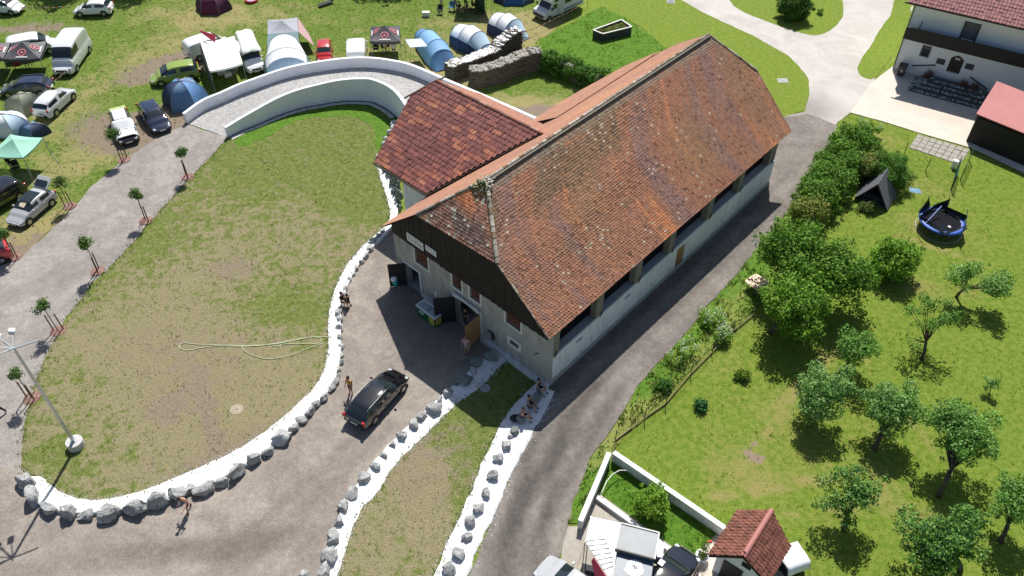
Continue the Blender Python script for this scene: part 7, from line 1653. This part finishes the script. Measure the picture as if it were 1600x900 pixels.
# second roof with a white blob emblem, on a parked lorry
q = [gz(965, 861.5, 2.35), gz(1022, 876, 2.35), gz(1016, 925, 2.35), gz(952, 910, 2.35)]; c = sum(q, Vector()) / 4; t = thing('box_truck', 'grey-blue truck roof carrying a white emblem below the snack trailer', 'truck', (c.x, c.y, 0)); L0 = Vector((c.x, c.y, 0)); ql = [p - L0 for p in q]
x = MB(); x.prism([(p.x, p.y) for p in reversed(ql)], .5, 2.33); x.build('box_body', M('grey_blue_panel', (.09, .13, .17), .4), t, bevel=.04); m_ = ql[0].lerp(ql[1], .5) * .1 + Vector((0, .05, 0)); u_ = (ql[1] - ql[0]).normalized(); v_ = Vector((-u_.y, u_.x, 0)); x = MB(); bl = [(-.55, -.3), (-.45, -.2), (-.40, .15), (-.25, .33), (.02, .42), (.28, .35), (.38, .12), (.5, -.1), (.42, -.35), (.1, -.55), (-.25, -.5)]
O_ = Vector((.12, .25, 2.345)); x.add([O_ + u_ * a * 1.0 + v_ * b for a, b in bl] + [O_ + u_ * a + v_ * b - Vector((0, 0, .01)) for a, b in bl], [tuple(reversed(range(11))) if (u_.cross(v_)).z < 0 else tuple(range(11))]); eo = x.build('emblem', m_pw, t)
x = MB(); 
for a, b in ((-.08, .02), (0, .0), (.08, .03), (.02, -.08), (-.04, .08), (.1, -.06)): x.box(O_ + u_ * a + v_ * b + Vector((0, 0, .006)), (.05, .10, .006), a * 9)
x.build('emblem_detail', m_blk, eo)
x = MB(); x.box((-.9, .6, .35), (.25, .7, .7)); x.build('wheel', m_tyre, t)
t = vehicle('suv', 'car', 'black van bonnet and windscreen right of the snack trailer', 'car', (1022, 935), (1062, 880), pb, .8)
x = MB(); x.box((.2, .6, 1.71), (.35, .3, .02)); x.build('white_sticker', m_pw, t)
x = MB(); q = g(1031, 858, 1.6); x.box((q.x, q.y, 1.2), (.42, .95, .8), R(-14)); o = x.build('gas_cabinet', M('pale_grey_cabinet', (.55, .56, .62), .5), None, bevel=.03); tag(o, 'pale grey cabinet standing against the right end of the snack trailer', 'cabinet')
vehicle('hatch', 'car', 'silver car whose roof shows at the bottom edge left of the awning', 'car', (905, 925), (880, 905), ps_, .8)
x = MB(); x.panel(g(911, 880, .05), g(934, 886, .05), g(936, 905, .05), g(906, 892, .05), -.03); o = x.build('ground_mat', M('black_rubber_mat', (.03, .035, .04), .8)); tag(o, 'dark rubber mat on the gravel under the crimson sheet', 'mat')
# ---------------------------------------------------------------- people
SK = {}
def skin_obj(name, pts, edges, rad, mat, parent, root=0, sub=1):
    me = bpy.data.meshes.new(name); me.from_pydata(pts, edges, []); me.materials.append(mat); o = link(name, me, parent); m = o.modifiers.new('skin', 'SKIN'); m.use_smooth_shade = True
    if not me.skin_vertices: raise RuntimeError('no skin layer')
    for i, r_ in enumerate(rad): me.skin_vertices[0].data[i].radius = (r_, r_) if not isinstance(r_, tuple) else r_
    for v in me.skin_vertices[0].data: v.use_root = False
    me.skin_vertices[0].data[root].use_root = True
    s = o.modifiers.new('s', 'SUBSURF'); s.levels = sub; s.render_levels = sub; return o
m_skin = M('skin', (.48, .27, .19), .6, None, 3, .04); m_hair = M('dark_hair', (.025, .016, .012), .8); m_hair2 = M('fair_hair', (.25, .15, .07), .8)
def person(label, px, rz, pose='stand', top=None, bottom=None, hair=None, shoes=None, sc_=1.0, z=0.0, lean=0.0, arms=(0.15, 0.15), sleeves=True, long_=False, group=None, skirt=False, bend=0.0):
    c = g(*px); t = thing('person', label, 'person', (c.x, c.y, z), rz, group); t.scale = (sc_,) * 3; hair = hair or m_hair; shoes = shoes or m_blk
    sit = pose == 'sit'; walk = pose == 'walk'
    pz = .50 if sit else .95; J = {}
    J['pel'] = Vector((0, 0, pz)); f = lambda h: Vector((lean * (h - pz), 0, h))
    J['bel'] = f(pz + .16); J['che'] = f(pz + .36); J['nec'] = f(pz + .53) + Vector((bend * .05, 0, 0)); J['hd0'] = J['nec'] + Vector((.01 + bend * .06, 0, .07)); J['hd1'] = J['hd0'] + Vector((.02 + bend * .10, 0, .10)); J['hd2'] = J['hd1'] + Vector((-.005 + bend * .05, 0, .09))
    for s, k in ((1, 'L'), (-1, 'R')):
        J['sh' + k] = J['che'] + Vector((0, s * .185, .10)); a = arms[0] if s > 0 else arms[1]
        if sit: J['el' + k] = J['sh' + k] + Vector((.10, s * .06, -.27)); J['wr' + k] = J['el' + k] + Vector((.22, -s * .06, -.04))
        else: J['el' + k] = J['sh' + k] + Vector((a * .3 - .03, s * (.06 + a * .1), -.28)); J['wr' + k] = J['el' + k] + Vector((a * .7 + .05, 0, -.24 + a * .25))
        J['hp' + k] = J['pel'] + Vector((0, s * .09, -.04))
        if sit: J['kn' + k] = Vector((.44, s * .14, .52)); J['an' + k] = Vector((.50 if not long_ else .82, s * .15, .10 if not long_ else .30)); J['to' + k] = J['an' + k] + Vector((.14, s * .02, -.04 if not long_ else .08))
        else:
            w_ = (.16 * s if walk else 0); J['kn' + k] = Vector((w_ + (.06 if walk else .01), s * .10, .50)); J['an' + k] = Vector((w_ * 1.5 - (.08 if walk and s < 0 else .0), s * .10, .08 + (.05 if walk and s < 0 else 0))); J['to' + k] = J['an' + k] + Vector((.15, s * .02, -.045))
    names = ['pel', 'bel', 'che', 'nec', 'hd0', 'hd1', 'hd2']; rad = [.13, .12, .145, .055, .075, .10, .075]; ed = [(0, 1), (1, 2), (2, 3), (3, 4), (4, 5), (5, 6)]; pts = [J[n] for n in names]
    def ch(names_, rads, frm):
        for n_, r_ in zip(names_, rads): pts.append(J[n_]); rad.append(r_); ed.append((frm, len(pts) - 1)); frm = len(pts) - 1
        return frm
    for s, k in ((1, 'L'), (-1, 'R')):
        w0 = ch(['sh' + k, 'el' + k, 'wr' + k], [.058, .043, .03], 2)
        dr = (J['wr' + k] - J['el' + k]).normalized(); pa = J['wr' + k] + dr * .07; pts.append(pa); rad.append((.042, .022)); ed.append((w0, len(pts) - 1)); pi0 = len(pts) - 1; sd_v = Vector((0, 0, 1)).cross(dr); sd_v = sd_v.normalized() if sd_v.length > .1 else Vector((1, 0, 0))
        for q_, (off, l_) in enumerate(((-.028, .062), (-.010, .078), (.010, .072), (.027, .055))):
            m1 = pa + sd_v * off + dr * .045; m2 = pa + sd_v * off * 1.2 + dr * (.045 + l_ * .55) + Vector((0, 0, -.01)); m3 = pa + sd_v * off * 1.25 + dr * (.04 + l_) + Vector((0, 0, -.03)); pts.extend([m1, m2, m3]); rad.extend([.009, .0085, .007]); b_ = len(pts) - 3; ed.extend([(pi0, b_), (b_, b_ + 1), (b_ + 1, b_ + 2)])
        th = J['wr' + k] + dr * .03 + sd_v * .045 * s; pts.extend([th, th + dr * .035 + sd_v * .012 * s]); rad.extend([.011, .009]); b_ = len(pts) - 2; ed.extend([(pi0, b_), (b_, b_ + 1)])
        ch(['hp' + k, 'kn' + k, 'an' + k, 'to' + k], [.088, .058, .04, .035], 0)
    nose = J['hd1'] + Vector((.115, 0, -.015)); pts.append(nose); rad.append(.016); ed.append((5, len(pts) - 1))
    body = skin_obj('body', pts, ed, rad, m_skin, t)
    for s in (-1, 1):
        e = MB(); e.ball(J['hd1'] + Vector((.092, s * .035, .012)), .012, 6, 4); e.build('eye', m_blk, t); e = MB(); e.ball(J['hd1'] + Vector((0, s * .102, -.01)), (.02, .012, .03), 6, 4); e.build('ear', m_skin, t)
    e = MB(); e.box(J['hd1'] + Vector((.098, 0, -.055)), (.01, .045, .012)); e.build('mouth', redc, t)
    h_ = MB(); h_.ball(J['hd1'] + Vector((-.025, 0, .045)), (.112, .112, .10), 12, 8); h_.build('hair', hair, t, True)
    if top:
        P2 = [J['pel'] + Vector((0, 0, .02)), J['bel'], J['che'], J['nec'] - Vector((0, 0, .05))]; E2 = [(0, 1), (1, 2), (2, 3)]; R2 = [.145, .138, .162, .075]
        for k in 'LR':
            P2 += [J['sh' + k]]; R2.append(.072); E2.append((2, len(P2) - 1))
            if sleeves: P2.append(J['sh' + k].lerp(J['el' + k], .65)); R2.append(.058); E2.append((len(P2) - 2, len(P2) - 1))
        skin_obj('shirt', P2, E2, R2, top, t)
    if bottom:
        P2 = [J['pel'] + Vector((0, 0, .05)), J['pel'] - Vector((0, 0, .02))]; E2 = [(0, 1)]; R2 = [.146, .142]
        for k in 'LR':
            P2 += [J['hp' + k], J['hp' + k].lerp(J['kn' + k], .75 if not long_ else 1.0)]; R2 += [.108, .082]; n_ = len(P2); E2 += [(1, n_ - 2), (n_ - 2, n_ - 1)]
            if long_: P2.append(J['kn' + k].lerp(J['an' + k], .9)); R2.append(.058); E2.append((n_ - 1, n_))
        skin_obj('trousers' if long_ else 'shorts', P2, E2, R2, bottom, t)
    for k in 'LR': skin_obj('shoe', [J['an' + k], J['to' + k]], [(0, 1)], [.052, .046], shoes, t)
    return t, J
ck = lambda n, c_: M(n, c_, .8, None, 4, .06)
T_bk, T_or, T_rd, T_wh, T_gy, T_bl, T_pk, T_dg = ck('black_shirt', (.015, .015, .018)), ck('orange_shirt', (.62, .28, .05)), ck('dark_red_shorts', (.28, .015, .03)), ck('white_shirt', (.75, .75, .78)), ck('grey_shorts', (.35, .36, .38)), ck('blue_jeans', (.08, .17, .30)), ck('pink_shirt', (.6, .32, .33)), ck('dark_shorts', (.04, .035, .04))
person('person in an orange top and dark shorts standing beside the black estate car', (549, 616), R(-120), 'stand', T_or, T_dg, m_hair, arms=(.2, .1))
t, J = person('shirtless person in red shorts walking with a pale blue towel by the boulders', (297, 797), R(-110), 'walk', None, T_rd, m_hair, lean=.35, bend=.6, arms=(.5, .2)); x = MB(); x.panel(J['shR'] + Vector((.05, -.05, .02)), J['shR'] + Vector((.15, .02, .02)), J['shR'] + Vector((.22, 0, -.55)), J['shR'] + Vector((.05, -.06, -.55)), .02); x.build('towel', M('pale_blue_towel', (.42, .58, .72), .9), t)
person('person in a pink top and pale shorts standing by the brown barn door', (729, 553), R(-100), 'stand', T_pk, T_gy, m_hair2, M('pink_shoes', (.6, .06, .2), .7)); 
person('person in dark clothes standing inside the main barn doorway', (728, 508), R(-110), 'stand', T_bk, T_dg, m_hair, M('pale_shoes', (.4, .38, .36), .7), long_=True)
person('person in black with pale shoes seated on the boulders at the left of the yard', (536, 477), R(-20), 'sit', T_bk, T_dg, m_hair, long_=False)
person('person in dark clothes crouched right beside the seated one at the boulders', (545, 479), R(150), 'sit', T_bk, T_bk, m_hair, sc_=.95)
person('person in a black vest seated nearest the barn corner', (841, 612), R(-35), 'sit', T_bk, T_dg, m_hair, sleeves=False)
person('middle person of the three seated at the barn corner wearing a dark top', (826, 638), R(-20), 'sit', T_bk, T_dg, m_hair, sleeves=False)
person('person in a pale pink top seated lowest of the three at the barn corner', (816, 656), R(-8), 'sit', T_pk, T_dg, m_hair, sleeves=False, lean=.1)
x = MB(); q = g(805, 652, .3); x.ball((q.x, q.y, .22), (.35, .26, .24), 10, 6); o = x.build('backpack', T_bk, None, True); tag(o, 'black backpack on the white gravel behind the three seated people', 'backpack')
person('person in a white shirt seated under the black canopy by the box van', (616, 84), R(100), 'sit', T_wh, T_dg, m_hair); person('person in black seated under the black canopy nearest the box van', (598, 80), R(-60), 'sit', T_bk, T_bk, m_hair); person('person in black seated in the middle under the black canopy by the box van', (607, 78), R(-90), 'sit', T_bk, T_bk, m_hair)
person('person in a black top walking out of the left edge of the picture', (3, 648), R(200), 'walk', T_bk, T_bk, m_hair, long_=True)
for i, (lab, px, top, bot) in enumerate([('person in jeans standing at the left of the dark shelter', (712, 14), T_bk, T_bl), ('person with bare arms sitting in front of the dark shelter', (718, 20), T_bk, T_dg), ('person in black at the middle of the dark shelter', (730, 20), T_bk, T_bk), ('person in black at the right of the dark shelter', (738, 14), T_bk, T_bk), ('person in black at the back of the dark shelter', (727, 8), T_bk, T_bk), ('person in a dark top standing alone left of the dark shelter', (690, 12), T_bk, T_gy)]):
    person(lab, px, R(-90 + i * 37), 'sit' if i in (1, 2, 3) else 'stand', top, bot, m_hair, long_=(bot in (T_bl, T_bk)))
person('person in pink clothes under the black canopies at the left', (46, 104), R(-80), 'sit', T_pk, T_dg, m_hair); person('person seated in the shade of the mint canopy', (18, 262), R(-40), 'sit', T_bk, T_dg, m_hair)
